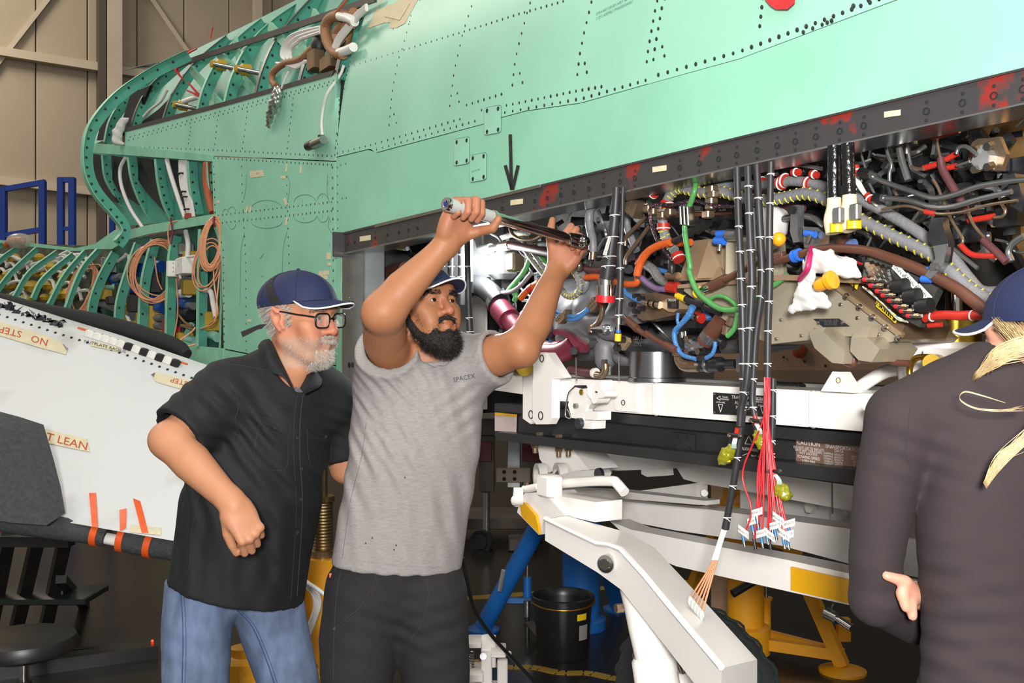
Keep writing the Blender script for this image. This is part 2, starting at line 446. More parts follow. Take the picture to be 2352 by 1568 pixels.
# blue work platform seen behind the nose
m_blue = M('royal_blue_paint', '#12398f', .4, var=.12, vs=5)
bp = thing('work_platform', (V(120, 784, 10.)[0], 10., 0), 'royal blue steel guard rail platform behind the nose at far left', 'platform')
def sq(name, pts, w, m, par, d=None):
    b = MB()
    for a, c in zip(pts[:-1], pts[1:]): b.beam(a, c, w if d is None else d, w)
    return b.build(name, m, par)
def post(px, y0, w=.06, Y=10.):
    p = V(px, y0, Y); q = p.copy(); q[2] = 0
    MB().box((p+q)/2, np.array([w/2, 0, 0]), np.array([0, w/2, 0]), Z*(p[2]/2)).build('post', m_blue, bp)
for px, y0 in ((98, 416), (140, 409), (166, 409), (8, 432)): post(px, y0, .058)
post(258, 470, .05, 10.5)
sq('rail', [V(-60, 447, 10), V(104, 418, 10)], .05, m_blue, bp)
sq('rail', [V(-60, 552, 10), V(98, 527, 10)], .05, m_blue, bp)
sq('rung', [V(134, 413, 10), V(172, 413, 10)], .05, m_blue, bp)
sq('rung', [V(134, 525, 10), V(172, 525, 10)], .04, m_blue, bp)
# ================================================================== the aircraft
m_grn = M('seafoam_primer', '#97d1b8', .42, var=.08, vs=2.6, spec=.4, bump=.02, bs=15)
m_grn2 = M('seafoam_primer_darker', '#8dccaf', .45, var=.10, vs=3., spec=.4)  # slightly darker green, used for the lower skin panels and edge strip
m_frm = M('pale_green_frame_primer', '#86c6a6', .5, var=.12, vs=12)
m_teal = M('teal_inner_primer', '#4d9c86', .55, var=.18, vs=7)
m_gap = M('dark_gap', '#14201c', .9)
m_riv = M('rivet_grey', '#2a3532', .5, metal=.3, var=.3, vs=90)
m_sill = M('graphite_sill_paint', '#3f3d3e', .42, metal=.2, var=.15, vs=6, col2='#8e2a22', thr=(.60, .635))
m_sill0 = M('graphite_paint', '#3d3b3c', .42, metal=.2, var=.2, vs=6)
m_blk = M('black_blanket', '#1d1e1e', .7, var=.3, vs=15, bump=.3, bs=40)
m_steel = M('brushed_steel', '#a7a7a4', .3, metal=1, var=.12, vs=25)
m_dsteel = M('dark_steel', '#55565a', .38, metal=.9, var=.25, vs=20)
m_chr = M('polished_steel', '#c9c6c0', .14, metal=1)
m_alu = M('grey_aluminium', '#9b9e9e', .27, metal=.85, var=.25, vs=6)
m_mtape = M('masking_tape', '#d9cda9', .7, var=.1, vs=30)
m_btape = M('black_tape', '#1b1b1c', .5)
m_otape = M('orange_tape', '#e2581c', .45, var=.1, vs=30)
m_pen = M('pencil_line', '#4e7a6a', .8)
m_white = M('white_plastic', '#e6e4de', .45, var=.06, vs=10)
m_rpen = M('red_pen', '#b6442f', .8)
m_kpen = M('black_pen', '#2b2a28', .8)

ac = thing('aircraft_fuselage', (*U(1176, 784)[:2], 0), 'unpainted seafoam green aircraft fuselage with open bays and a grey sill', 'aircraft')
def resamp(P, n, f=None):
    P = np.asarray(P, float); d = np.r_[0, np.cumsum(np.linalg.norm(np.diff(P, axis=0), axis=1))]
    t = np.unique(np.r_[np.linspace(0, d[-1], n)])
    return np.c_[np.interp(t, d, P[:, 0]), np.interp(t, d, P[:, 1])]
def coons(B, T, L, R, nu, nv):
    B, T, L, R = resamp(B, nu), resamp(T, nu), resamp(L, nv), resamp(R, nv); G = []
    for i in range(nv):
        v = i/(nv-1); row = []
        for j in range(nu):
            u = j/(nu-1)
            p = (1-v)*B[j]+v*T[j]+(1-u)*L[i]+u*R[i]-((1-u)*(1-v)*B[0]+u*(1-v)*B[-1]+(1-u)*v*T[0]+u*v*T[-1])
            row.append(p)
        G.append(row)
    return G
def panel(name, B, T, L, R, mat, nu=60, nv=14, f=skin, off=0., th=.006, par=ac, **k):
    G = coons(B, T, L, R, nu, nv)
    return MB().grid([[f(p[0], p[1], off) for p in r] for r in G], N*th).build(name, mat, par, smooth=35, **k)
seam1 = [(772.5, 361), (850, 342), (863, 351), (1113, 284), (1150, 270), (1210, 254), (1335, 236), (1490, 192)]
seam2 = [(1490, 192), (1700, 134), (2052, 2), (2420, -130)]
eL = [(772.5, 361), (777, 300), (790, 200), (808, 120), (852, 0), (885, -80)]
eR = [(1489, 192), (1500, 110), (1514, 0), (1524, -80)]
sh = lambda P, dx, dy: [(x+dx, y+dy) for x, y in P]
panel('skin_panel', sh(seam1, 0, -1), [(885, -80), (1200, -80), (1524, -80)], sh(eL, 0, -1), eR, m_grn, 110, 24)
panel('skin_panel', [(1491.5, 190.5)]+sh(seam2[1:], 0, -1.2), [(1526, -80), (1900, -150), (2420, -220)], sh(eR, 2.2, 0), [(2420, -131), (2420, -220)], m_grn, 70, 12)
sill_t = [(773, 538), (1200, 436), (1650, 327), (2420, 139)]
panel('skin_panel', sill_t, sh(seam1, 0, 1)+sh(seam2[1:], 0, 1), [(772.5, 538), (772.5, 362)], [(2420, 139), (2420, -128)], m_grn2, 140, 16)
panel('skin_panel', [(287, 344), (480, 357), (769.5, 369)], [(287, 302), (500, 247), (782, 168)], [(287, 344), (287, 302)], [(769.5, 369), (773.5, 300), (782, 168)], m_grn, 60, 12)
panel('skin_panel', [(514, 800), (640, 825), (769.5, 838)], [(487, 360), (620, 365), (769.5, 371.5)], [(514, 800), (511, 700), (508, 600), (490, 480), (487, 360)], [(769.5, 838), (769.5, 371.5)], m_grn2, 30, 30)
panel('skin_panel', [(514, 900), (640, 930), (769.5, 960)], [(514, 803), (640, 828), (769.5, 841)], [(514, 900), (514, 803)], [(769.5, 960), (769.5, 841)], m_grn2, 12, 6)
panel('edge_strip', [(772, 960), (785, 960)], [(772, 540), (785, 537)], [(772, 960), (772, 540)], [(785, 960), (785, 537)], m_grn2, 4, 14)
# dark structure right behind the panel gaps
panel('panel_backing', [(500, 900), (772, 950)], [(500, 366), (772, 366)], [(500, 900), (505, 700), (500, 366)], [(772, 950), (772, 366)], m_gap, 20, 12, off=.012)
panel('panel_backing', [(300, 345), (770, 372)], [(300, 306), (790, 172)], [(300, 345), (300, 306)], [(770, 372), (790, 172)], m_gap, 20, 8, off=.012)
panel('panel_backing', sh(sill_t, 4, -4), [(895, -70), (1524, -72), (1900, -140), (2420, -210)], [(777, 534), (777, 361), (795, 200), (857, 0), (895, -70)], [(2420, 136), (2420, -210)], m_gap, 60, 20, off=.012)
# fuselage crown and far side, out of the frame but part of the body
cr = []
for dn, zz in ((.19, 3.16), (.45, 3.5), (.9, 3.7), (1.5, 3.7), (2.0, 3.4)):
    cr.append([U(1176, 784)*np.array([1, 1, 0])+A*s+N*dn+Z*zz for s in np.linspace(-3.2, 1.55, 8)])
MB().grid(cr, -N*.006-Z*.004).build('crown_skin', m_grn, ac)

# ---- rivets: real raised heads, too small to pick apart singly
def rivets(lines, r=.0055, par=ac, f=skin, name='rivets', mat=None):
    b = MB()
    for pts, n in lines:
        P = resamp(pts, n) if n > 1 else [pts[0]]
        for p in P:
            c = f(p[0], p[1], 0.); rr = r*random.uniform(.9, 1.12)
            e = f(p[0]+6, p[1], 0.); g = f(p[0], p[1]-6, 0.)
            x = nrm(e-c); y = nrm(g-c); nn = nrm(np.cross(x, y))
            if nn[1] > 0: nn = -nn
            ring = [c+rr*(x*math.cos(a)+y*math.sin(a)) for a in np.linspace(0, 2*math.pi, 8, endpoint=False)]
            b.add(ring+[q*.25+c*.75+nn*.0012 for q in ring], [(i, (i+1) % 8, 8+(i+1) % 8, 8+i) for i in range(8)]+[tuple(range(8, 16))])
    return b.build(name, mat or m_riv, par, kind='stuff')
z3 = lambda *P: [(750+P[i]/2.6133, P[i+1]/2.6133) for i in range(0, len(P), 2)]
z1 = lambda *P: [(P[i]/2.6133, P[i+1]/2.6133) for i in range(0, len(P), 2)]
rivets([(z3(262, 60, 240, 95, 160, 300, 120, 455, 110, 510, 90, 620, 65, 800, 65, 920), 17),
        (z3(135, 400, 870, 175, 1150, 85, 1420, 8), 40), (z3(520, 45, 455, 290, 430, 358, 395, 540, 375, 750), 15),
        (z3(870, 38, 820, 190, 765, 430, 740, 635), 11), (z3(1222, 18, 1205, 70, 1150, 280, 1130, 378, 1115, 510), 9),
        (z3(1590, 12, 1545, 200, 1520, 325, 1505, 447), 8), (z3(1985, 5, 1975, 45, 1930, 300, 1922, 370), 7), 
        (z3(295, 862, 800, 715), 15), (z3(65, 920, 265, 870), 7), (z3(300, 897, 890, 727), 17), (z3(1080, 632, 1500, 546, 1650, 520), 16),
        (z3(1070, 675, 1540, 590, 1915, 482), 19), (z3(840, 630, 1050, 565), 7), (z3(405, 685, 418, 736), 2), (z3(785, 560, 795, 610), 2),
        (z3(930, 660), 1), (z3(1160, 440, 1176, 495), 2), (z3(1550, 380, 1562, 433), 2), (z3(250, 130, 560, 0), 9), (z3(400, 175, 500, 130), 3)])
rivets([(z3(2030, -10, 2015, 32, 1970, 290, 1962, 357), 7), (z3(2015, 280, 2028, 335), 2), ([(1512, 172), (1700, 118), (2040, -10)], 26),
        ([(1745, 60), (1752, -5)], 4), ([(1900, 52), (1760, 96)], 1), ([(1960, 14), (2100, -40)], 5), ([(1845, 74), (1910, 48)], 4)], r=.0055)
rivets([(z3(65, 1005, 68, 1370), 8), (z3(85, 990, 115, 983), 2), (z3(95, 1190, 118, 1188), 2), ([(1000, 545)], 1)], r=.0052)
rivets([(z1(780, 822, 1500, 620, 2060, 468), 46), (z1(772, 842, 1500, 640, 2050, 488), 46), (z1(760, 880, 1400, 905, 1990, 937), 46), (z1(1145, 765, 1130, 860), 5), (z1(1305, 720, 1290, 865), 5),
        (z1(1485, 670, 1455, 890), 7), (z1(1760, 590, 1725, 890), 9), (z1(2050, 500, 2010, 930), 11), (z1(2080, 450, 2036, 600), 4)], r=.0062)
rivets([(z1(1285, 948, 1990, 990), 30), (z1(1450, 1000, 1455, 1190, 1475, 1560, 1478, 2100), 22), (z1(1720, 1060, 1735, 1560, 1735, 2150), 22), (z1(1310, 1292, 1990, 1212), 28), (z1(1310, 1340, 1990, 1265), 28)], r=.0062)
rivets([(z1(1995, 1005, 2000, 1560, 2000, 2180), 20), (z1(1284, 1000, 1292, 1300, 1340, 1500, 1345, 2050), 24)], r=.0072)
# pencil notes around the rivets
b = MB()
def pline(P, w=.0011, sub=5):
    Q = catmull([skin(x, y, -.0008) for x, y in P], sub); b.tube(Q, w, n=4, sub=1)
for cx, cy, rx, ry, a0, a1 in ((613, 480, 36, 20, 185, 355), (613, 508, 36, 16, 5, 175), (701, 466, 26, 19, 185, 350), (701, 494, 27, 17, 8, 172), (742, 462, 13, 17, 190, 345), (742, 492, 13, 18, 10, 170), (533, 488, 9, 13, 190, 350), (533, 512, 9, 14, 10, 170), (518, 490, 6, 10, 190, 350)):
    pline([(cx+rx*math.cos(math.radians(a)), cy+ry*math.sin(math.radians(a))) for a in np.linspace(a0, a1, 9)])
pline([(567, 400), (565, 430), (560, 458)]); pline([(660, 405), (666, 420), (663, 450), (658, 480)]); pline([(753, 400), (752, 440), (757, 465)])
pline([(562, 535), (556, 560), (553, 600), (552, 700)]); pline([(660, 530), (651, 570), (648, 640)]); pline([(606, 582), (598, 594)]); pline([(600, 633), (606, 635)])
pline([(757, 500), (755, 520), (764, 538)])
b.build('pencil_marking', m_pen, ac)
for x, y, t in ((612, 474, '3'), (612, 516, '3'), (695, 461, '3'), (698, 503, '3'), (741, 452, '5'), (741, 497, '5'), (753, 420, '5'), (759, 508, '5'), (757, 562, '5')):
    c = skin(x, y, -.001); text('pencil_number', t, m_pen, ac, c, -A, Z, .02)
# masking tape scraps
def scrap(x, y, w, h, a=0., par=ac, mat=None, f=skin, th=.0008, name='tape_scrap'):
    ca, sa = math.cos(math.radians(a)), math.sin(math.radians(a))
    P = [f(x+sx*w/2*ca-sy*h/2*sa, y+sx*w/2*sa+sy*h/2*ca, -.0006) for sx, sy in ((-1, -1), (1, -1), (1, 1), (-1, 1))]
    return MB().prism(P, -N*th).build(name, mat or m_mtape, par)
for q in ((590, 399, 31, 15, -6), (651, 407, 11, 6, 0), (658, 385, 4, 18, 5), (691, 389, 4, 18, 5), (656, 463, 6, 16, -25), (567, 481, 4, 14, 15), (575, 481, 4, 14, 15), (658, 508, 5, 16, 10), (501, 463, 6, 6, 0), (755, 588, 9, 15, 0), (744, 627, 24, 10, -4), (745, 637, 16, 9, 0), (757, 671, 11, 8, 0), (573, 736, 9, 6, 0), (669, 636, 10, 6, 0), (757, 606, 8, 6, 0), (719, 850, 26, 7, 4), (745, 650, 10, 8, 0)):
    scrap(*q)
text('pencil_note', 'UPPER FLAT FWD', m_kpen, ac, skin(590, 399, -.0024), -A, Z+A*.05, .011)
# big tape patch near the top
P = z3(340, -40, 262, 140, 250, 170, 345, 138, 382, 134, 380, 168, 420, 168, 470, 140, 548, 0, 560, -40)
MB().prism([skin(x, y, -.001) for x, y in P], -N*.001).build('masking_tape_patch', m_mtape, ac)
P = z3(360, 30, 350, 100, 440, 120, 500, 20)
MB().prism([skin(x, y, -.0035) for x, y in P], -N*.0015).build('masking_tape_patch', m_mtape, ac)
# three access covers
def rrect(x0, y0, x1, y1, sk, r, n=4):
    out = []
    for cx, cy, a in ((x0+r, y0+r, 180), (x1-r, y0+r, 270), (x1-r, y1-r, 0), (x0+r, y1-r, 90)):
        for k in range(n+1):
            t = math.radians(a+90*k/n); x = cx+r*math.cos(t); out.append((x, cy+r*math.sin(t)+sk*(x-(x0+x1)/2)))
    return out
for x0, y0, x1, y1 in ((948, 640, 1046, 803), (766, 829, 857, 988), (863, 925, 959, 1086)):
    (x0, y0), (x1, y1) = z3(x0, y0)[0], z3(x1, y1)[0]
    th_ = thing('access_cover', skin((x0+x1)/2, (y0+y1)/2), parent=ac)
    MB().prism([skin(x, y, -.0004) for x, y in rrect(x0-1, y0-1, x1+1, y1+1, -.19, 6)], -N*.0006).build('gap_outline', m_gap, th_)  # larger dark plate painting the shaded gap round the cover
    MB().prism([skin(x, y, -.001) for x, y in rrect(x0, y0, x1, y1, -.19, 5)], -N*.0018).build('plate', m_grn, th_)
    for sx in (x0+6, x1-6):
        for sy in (y0+7, y1-7):
            c = skin(sx, sy-.19*(sx-(x0+x1)/2), -.0028)
            bb = MB().lathe(c, -N, [(.0075, 0), (.0075, .001), (.005, .0012), (.005, .0002), (0, .0002)], 12)
            bb.build('screw', m_riv, th_)
text('stamp', 'S59FA-40115 08', m_pen, ac, skin(1092, 392, -.0032), -A-Z*.0, Z, .009)
text('stamp', 'S59FA-4007-208-REV A/B/F  A6-0001', m_pen, ac, skin(1410, 13, -.001), -A, Z, .011)
text('stamp', '2 OF 2 ASSEMBLY PMA00003560001', m_pen, ac, skin(1410, 24, -.001), -A, Z, .011)
# black tape arrow
arr = thing('tape_arrow', skin(1175, 380), parent=ac)
for a, c, w in (((1103, 806), (1111, 1140), 19), ((1073, 992), (1114, 1138), 19), ((1151, 992), (1117, 1138), 19)):
    a, c = z3(*a)[0], z3(*c)[0]; d = nrm(np.array([c[0]-a[0], c[1]-a[1]])); e = np.array([-d[1], d[0]])*w/2.6133/2
    MB().prism([skin(p[0]+s*e[0], p[1]+s*e[1], -.001-(.0008 if w else 0)) for p, s in ((a, 1), (c, 1), (c, -1), (a, -1))], -N*.0008).build('tape_strip', m_btape, arr)
# red tag hanging over the top
m_red = M('red_cloth', '#c22a2c', .6, var=.1, vs=20)
P = [(1754, -60), (1826, -60), (1826, 8), (1810, 22), (1785, 22), (1772, 14), (1760, 0)]
MB().prism([skin(x, y, -.01) for x, y in P], -N*.003).build('warning_streamer', m_red, label='red cloth warning streamer hanging at top of green skin', cat='streamer')

# ---- grey sill along the open bay
sl = thing('bay_sill', U(1500, 400), parent=ac)
st = lambda x: 538-(x-773)*.2422
sb = lambda x: 583-(x-790)*.2205
pts = np.linspace(787, 2430, 60)
b = MB(); b.grid([[U(x, sb(x), -.012) for x in pts], [U(x, st(x)+2, -.012) for x in pts]], N*.012); b.build('web', m_sill, sl)
b = MB(); b.grid([[U(x, sb(x)+1, -.016) for x in pts], [U(x, sb(x)-3, -.016) for x in pts]], N*.10); b.build('lower_flange', m_alu, sl)
b = MB(); b.grid([[U(x, st(x)+4, -.017) for x in pts], [U(x, st(x)-1, -.017) for x in pts]], N*.012); b.build('upper_lip', m_sill0, sl)
bl = np.linspace(860, 1240, 20)
b = MB(); b.grid([[U(x, st(x)+5.5, -.0195) for x in bl], [U(x, st(x)-1.5, -.0195) for x in bl]], N*.003); b.build('bare_edge', m_steel, sl)
hx = [799, 815, 862, 890, 916, 938, 959, 1154, 1228, 1257, 1288, 1318, 1353, 1386, 1424, 1458, 1561, 1606, 1651, 1692, 1739, 1785, 1827, 1874, 1929, 1984, 2128, 2211, 2283, 2350]
src = None; src2 = None
for x in hx:
    y = (st(x)+sb(x))/2+.08*(sb(x)-st(x)); c = U(x, y, -.0125)
    if src is None: src = MB().lathe(c, -N, [(.0072, -.002), (.0072, .0008), (.0055, .001), (.005, -.004), (0, -.004)], 12).build('bolt_hole', m_gap, sl)
    else: inst(src, 'bolt_hole', c, sl)
    for s in (-1, 1):
        c = U(x-s*.5, y+s*.27*(sb(x)-st(x)), -.0125)
        if src2 is None: src2 = MB().lathe(c, -N, [(.0036, -.001), (.0036, .0008), (0, .0012)], 8).build('sill_rivet', m_dsteel, sl)
        else: inst(src2, 'sill_rivet', c, sl)
for x, yo in ((839, .5), (1187, .45), (1515, .45), (2050, .42)):
    y = st(x)+yo*(sb(x)-st(x)); w = 8+x*.0052
    MB().prism([U(x+sx*w, y+sy*(5+x*.0008)-.14*sx*w, -.013) for sx, sy in ((-1, -1), (1, -1), (1, 1), (-1, 1))], -N*.001).build('tape_scrap', m_mtape, sl)
MB().box(U(789, 562, -.015), A*.006, N*.05, Z*.055).build('end_bracket', m_sill0, sl)

# ---- metal frame at the front of the bay
fr = thing('bay_end_frame', U(810, 750), parent=ac)
b = MB(); b.grid([[U(786, 960, .0), U(790, 960, .0), U(812, 960, .01), U(834, 960, .03)], [U(786, 575, .0), U(790, 575, .0), U(812, 575, .01), U(834, 575, .03)]], N*.01); b.build('flange', m_alu, fr)
p0, p1 = U(834, 960, .03), U(834, 560, .03)
MB().grid([[p0, p0+N*.10], [p1, p1+N*.10]], A*.02).build('web', m_alu, fr); p2_, p3_ = U(838, 960, .12), U(838, 545, .12); MB().grid([[p2_, p2_+N*1.0], [p3_, p3_+N*1.0]], A*.02).build('bay_bulkhead', M('dark_bay_lining', '#26282a', .7, var=.4, vs=6), fr)
for y in (697, 838, 912):
    c = U(803, y, -.002); MB().lathe(c, -N, [(.013, 0), (.013, .003), (.008, .004), (.006, -.001), (0, -.001)], 14).build('bushing', m_dsteel if y == 697 else m_gap, fr)
for x, y in ((803, 684), (803, 710)):
    MB().lathe(U(x, y, -.001), -N, [(.004, 0), (.003, .002), (0, .002)], 8).build('rivet_head', m_steel, fr)

# ---- open frames ahead of the bay
AF = nrm([-.66, .75, 0]); NF = np.array([AF[1], -AF[0], 0])
def frame(pts, w=.028, d=.10, par=None, name='frame', mf=None, mw=None, dY=0., sub=5, hol=0):
    P0 = V(pts[0][0], pts[0][1], YL(pts[0][0])+dY)
    Q = catmull([onplane(x, y, P0, AF) for x, y in pts], sub); n = len(Q)
    o = thing(name, Q[n//2], parent=par)
    inw = []
    for i in range(n):
        t = nrm(Q[min(i+1, n-1)]-Q[max(i-1, 0)]); k = nrm(np.cross(t, AF))
        if np.dot(k, NF) < 0: k = -k
        inw.append(k)
    MB().grid([[q-AF*w/2 for q in Q], [q+AF*w/2 for q in Q]], N*.004).build('flange', mf or m_frm, o)
    MB().grid([[q+AF*w*.35+k*.003 for q, k in zip(Q, inw)], [q+AF*w*.35+k*d for q, k in zip(Q, inw)]], AF*.004).build('web', mw or m_teal, o)
    if hol:
        b = MB()
        for i in range(2, n-1, hol):
            c = Q[i]+AF*(w*.35-.001)+inw[i]*d*.45; b.lathe(c, -AF, [(.008, 0), (.008, .002), (0, .003)], 8)
        if b.v: b.build('rivets', m_riv, o, kind='stuff')
    return o
ub = mb_ = lb = nb = ac
UF = [[(770, 172), (785, 110), (806, 50), (845, -5), (880, -60)], [(684, 192), (700, 140), (735, 70), (775, 20), (830, -50)], [(585, 215), (600, 160), (632, 90), (690, 20), (760, -50)], [(513, 237), (530, 175), (566, 105), (625, 45), (700, -5)],
      [(451, 255), (466, 200), (500, 135), (545, 85), (600, 40)], [(372, 276), (392, 220), (430, 160), (470, 120), (520, 80)], [(298, 297), (312, 250), (340, 200), (385, 158), (430, 120)], [(238, 326), (250, 275), (280, 228), (320, 192), (370, 150)]]
for i, p in enumerate(UF): frame(p, .03 if i not in (3, 4) else .022, .07, ub, mf=m_sill0 if i in (0, 1, 2, 5, 6) else m_frm, hol=2)
frame([(430, 113), (340, 158), (260, 214), (205, 280), (189, 335), (191, 395), (212, 445), (255, 497), (277, 528), (262, 552)], .05, .07, ub, 'nose_ring', hol=2)
for p in ([(233, 356), (240, 410), (268, 460), (306, 516)], [(292, 361), (300, 412), (320, 466), (346, 514)], [(355, 365), (361, 420), (373, 468), (390, 506)], [(430, 370), (434, 430), (446, 494)], [(473, 372), (477, 430), (486, 488)]):
    frame(p, .026, .07, mb_, hol=2)
for p in ([(309, 556), (285, 625), (266, 692), (261, 758)], [(256, 575), (224, 635), (204, 692), (198, 742)], [(347, 548), (323, 648), (316, 770)], [(395, 538), (384, 610), (379, 782)], [(457, 526), (454, 620), (452, 795)], [(492, 515), (508, 590), (505, 800)]):
    frame(p, .03, .07, lb, hol=3)
for p in ([(225, 566), (180, 622), (142, 722)], [(192, 573), (144, 629), (108, 697)], [(165, 578), (96, 636), (70, 684)], [(128, 574), (64, 622), (28, 680)], [(82, 566), (22, 622), (-20, 676)], [(40, 562), (-10, 600), (-60, 670)], [(2, 556), (-50, 590), (-100, 660)]):
    frame(p, .045, .045, nb)
def strip(name, top, bot, mat, par, th=.012, off=-.004, nu=24):
    T, B = resamp(top, nu), resamp(bot, nu)
    return MB().grid([[SLf(p[0], p[1], off) for p in B], [SLf(p[0], p[1], off) for p in T]], N*th).build(name, mat, par)
strip('longeron', [(288, 294), (500, 238), (790, 155)], [(288, 303), (500, 248), (785, 168)], m_sill0, ub)
# upper longeron lies further inboard, on the rolled-in part of the frames
def upl(px, py): return V(px, py, YL(px)+.27)
T = resamp([(330, 176), (450, 128), (620, 72), (860, -12)], 20); B = resamp([(330, 186), (450, 140), (620, 86), (860, 4)], 20)
MB().grid([[upl(*p) for p in B], [upl(*p) for p in T]], N*.012).build('upper_longeron', m_sill0, ub)
strip('stringer', [(190, 327), (290, 334), (490, 356)], [(190, 349), (290, 356), (490, 371)], m_frm, mb_)
strip('stringer', [(270, 535), (340, 517), (490, 492)], [(268, 557), (345, 537), (492, 512)], m_frm, lb)
strip('splice_plate', [(347, 540), (420, 527)], [(347, 548), (420, 536)], m_sill0, lb, off=-.012)
strip('longeron', [(-60, 545), (80, 559), (175, 570), (272, 548)], [(-60, 552), (80, 567), (180, 577), (272, 560)], m_frm, nb)
MB().prism([SLf(x, y, -.012) for x, y in ((205, 572), (268, 528), (283, 528), (283, 558), (262, 572))], N*.01).build('gusset', m_frm, nb)
strip('lower_longeron', [(400, 778), (460, 795), (514, 800)], [(395, 800), (460, 838), (514, 850)], m_frm, lb)
strip('lower_longeron', [(40, 678), (140, 720), (265, 762)], [(40, 688), (140, 730), (270, 775)], m_frm, nb)
# inner walls of the bays
def inner(name, B, T, L, R, mat, par, d, nu=16, nv=8):
    G = coons(B, T, L, R, nu, nv); dd = d if hasattr(d, '__len__') else (d, d); return MB().grid([[V(p[0], p[1], YL(p[0])+dd[0]+(dd[1]-dd[0])*i/(nv-1)) for p in r] for i, r in enumerate(G)], N*.01).build(name, mat, par)
inner('inner_wall', [(205, 335), (300, 300), (500, 246), (800, 160)], [(240, 245), (340, 165), (560, 60), (840, -80)], [(205, 335), (212, 290), (240, 245)], [(800, 160), (806, 50), (840, -80)], m_teal, ub, (.36, 1.15))
inner('inner_wall', [(280, 520), (490, 500)], [(205, 350), (490, 366)], [(280, 520), (225, 450), (205, 350)], [(490, 500), (485, 366)], m_teal, mb_, .30)
inner('inner_wall', [(180, 770), (515, 830)], [(260, 560), (500, 505)], [(180, 770), (210, 650), (260, 560)], [(515, 830), (500, 505)], M('deep_teal_primer', '#2d6153', .6, var=.4, vs=9), lb, .42)
inner('inner_wall', [(-80, 700), (170, 745)], [(-80, 556), (262, 565)], [(-80, 700), (-80, 556)], [(170, 745), (210, 640), (262, 565)], M('mottled_bay_lining', '#53594a', .6, var=.6, vs=14), nb, .36)
for q in ([(222, 322), (265, 318), (262, 232), (236, 262)], [(268, 316), (300, 296), (345, 196), (300, 215)], [(310, 292), (372, 272), (390, 225), (365, 250)]):
    MB().prism([V(x, y, YL(x)+.2) for x, y in q], N*.02).build('insulation_blanket', m_blk, ub)
for q in ([(206, 352), (232, 356), (240, 415), (268, 465), (240, 455), (214, 410)], [(248, 356), (290, 362), (302, 415), (318, 470), (272, 440), (252, 400)], [(310, 360), (352, 366), (362, 425), (380, 490), (335, 440), (315, 410)], [(384, 366), (418, 369), (432, 440), (440, 500), (400, 445)]):
    MB().prism([V(x, y, YL(x)+.18) for x, y in q], N*.02).build('insulation_blanket', m_blk, mb_)
# diagonal webs and fittings inside the upper bay
for a, c in (((690, 95), (725, 185)), ((540, 90), (560, 190)), ((600, 150), (625, 205)), ((440, 160), (510, 245)), ((500, 120), (590, 215)), ((620, 60), (700, 150)), ((720, 30), (770, 110))):
    MB().beam(V(*a, YL(a[0])+.36), V(*c, YL(c[0])+.30), .02, .05).build('stiffener', m_frm, ub)
m_yel = M('yellow_plastic', '#b8962a', .45, var=.08, vs=20)
m_wire_w = M('white_wire', '#d9d6d0', .5)
m_tanh = M('tan_braided_sleeve', '#9a6f4a', .6, var=.3, vs=160, bump=.4, bs=300)
m_ored = M('orange_wire', '#c0622e', .5)
def Yb(px, d=.2): return YL(px)+d
def tp(P, d=.15): return [V(x, y, YL(x)+(d if len(q) == 2 else q[2])) for q in P for x, y in [q[:2]]]
for x, y in ((518, 151), (575, 162), (430, 243)):
    b = MB(); c = V(x, y, Yb(x, .28)); b.lathe(c, -N, [(.035, 0), (.035, .05), (.022, .06), (.022, .09), (0, .09)], 12); b.build('fitting_collar', m_yel, ub)
    MB().cyl(c-N*.08, V(x+24, y+7, Yb(x, .18)), .014, 10).build('fitting_pipe', m_alu, ub)
TB('sleeve_pipe', tp([(400, 243), (425, 232), (455, 222)], .2), .016, m_white, ub)
TB('sensor_wire', tp([(385, 205), (370, 232), (345, 252), (330, 268)], .12), .009, m_wire_w, ub)
b = MB()
for i in range(7): b.tube(tp([(432+i*2, 190+i*2), (441+i, 200+i), (452+i*1.5, 216+i), (430, 208)], .16), .006, n=5)
b.build('red_wire_bundle', m_red, ub)
b = MB()
for i in range(14): b.tube(tp([(452-i*2.2, 112+i*.5), (430-i*1.5, 125+i), (412-i, 145+i*.8), (405+i*1.2, 165+i*1.4)], .10+.004*i), .005, n=5)
b.build('red_wire_bundle', m_red, ub)
# thick sleeved looms at the top of the bay
TB('braided_loom', tp([(812, 52), (790, 36), (762, 40), (748, 62), (752, 95), (768, 120), (788, 124)], .08), .026, m_tanh, ub)
TB('braided_loom', tp([(790, 55), (775, 80), (790, 100), (800, 60), (816, 30)], .16), .03, m_tanh, ub)
TB('braided_loom', tp([(720, 108), (690, 135), (655, 145), (628, 165), (625, 185), (635, 197)], .1), .018, m_tanh, ub)
TB('loom_sleeve', tp([(780, 37), (800, 42), (815, 50)], .05), .021, m_white, ub)
TB('loom_sleeve', tp([(776, 122), (795, 116), (812, 108)], .07), .021, m_white, ub)
b = MB()
for i in range(12):
    b.tube(tp([(735, 62+i*1.2), (700-i*.6, 70+i*1.8), (668+i*1.5, 82+i*1.4), (650+i*1.8, 105+i*.6), (646+i*2, 128), (655+i*1.6, 138)], .08+.006*(i % 5)), .0075, n=6)
b.build('white_wire_bundle', m_wire_w, ub)
b = MB()
for i in range(6): b.tube(tp([(842, 12+i*2), (815+i, 35+i*2), (790+i*2, 66+i), (772+i*2, 90+i), (760+i, 130)], .06), .008, n=6)
b.build('white_wire_bundle', m_wire_w, ub)
b = MB()
for i in range(7): b.tube(tp([(635+i*3, 145), (665+i*2, 150+i), (690, 146+i), (700+i, 140)], .1), .008, n=6)
b.build('white_wire_bundle', m_wire_w, ub)
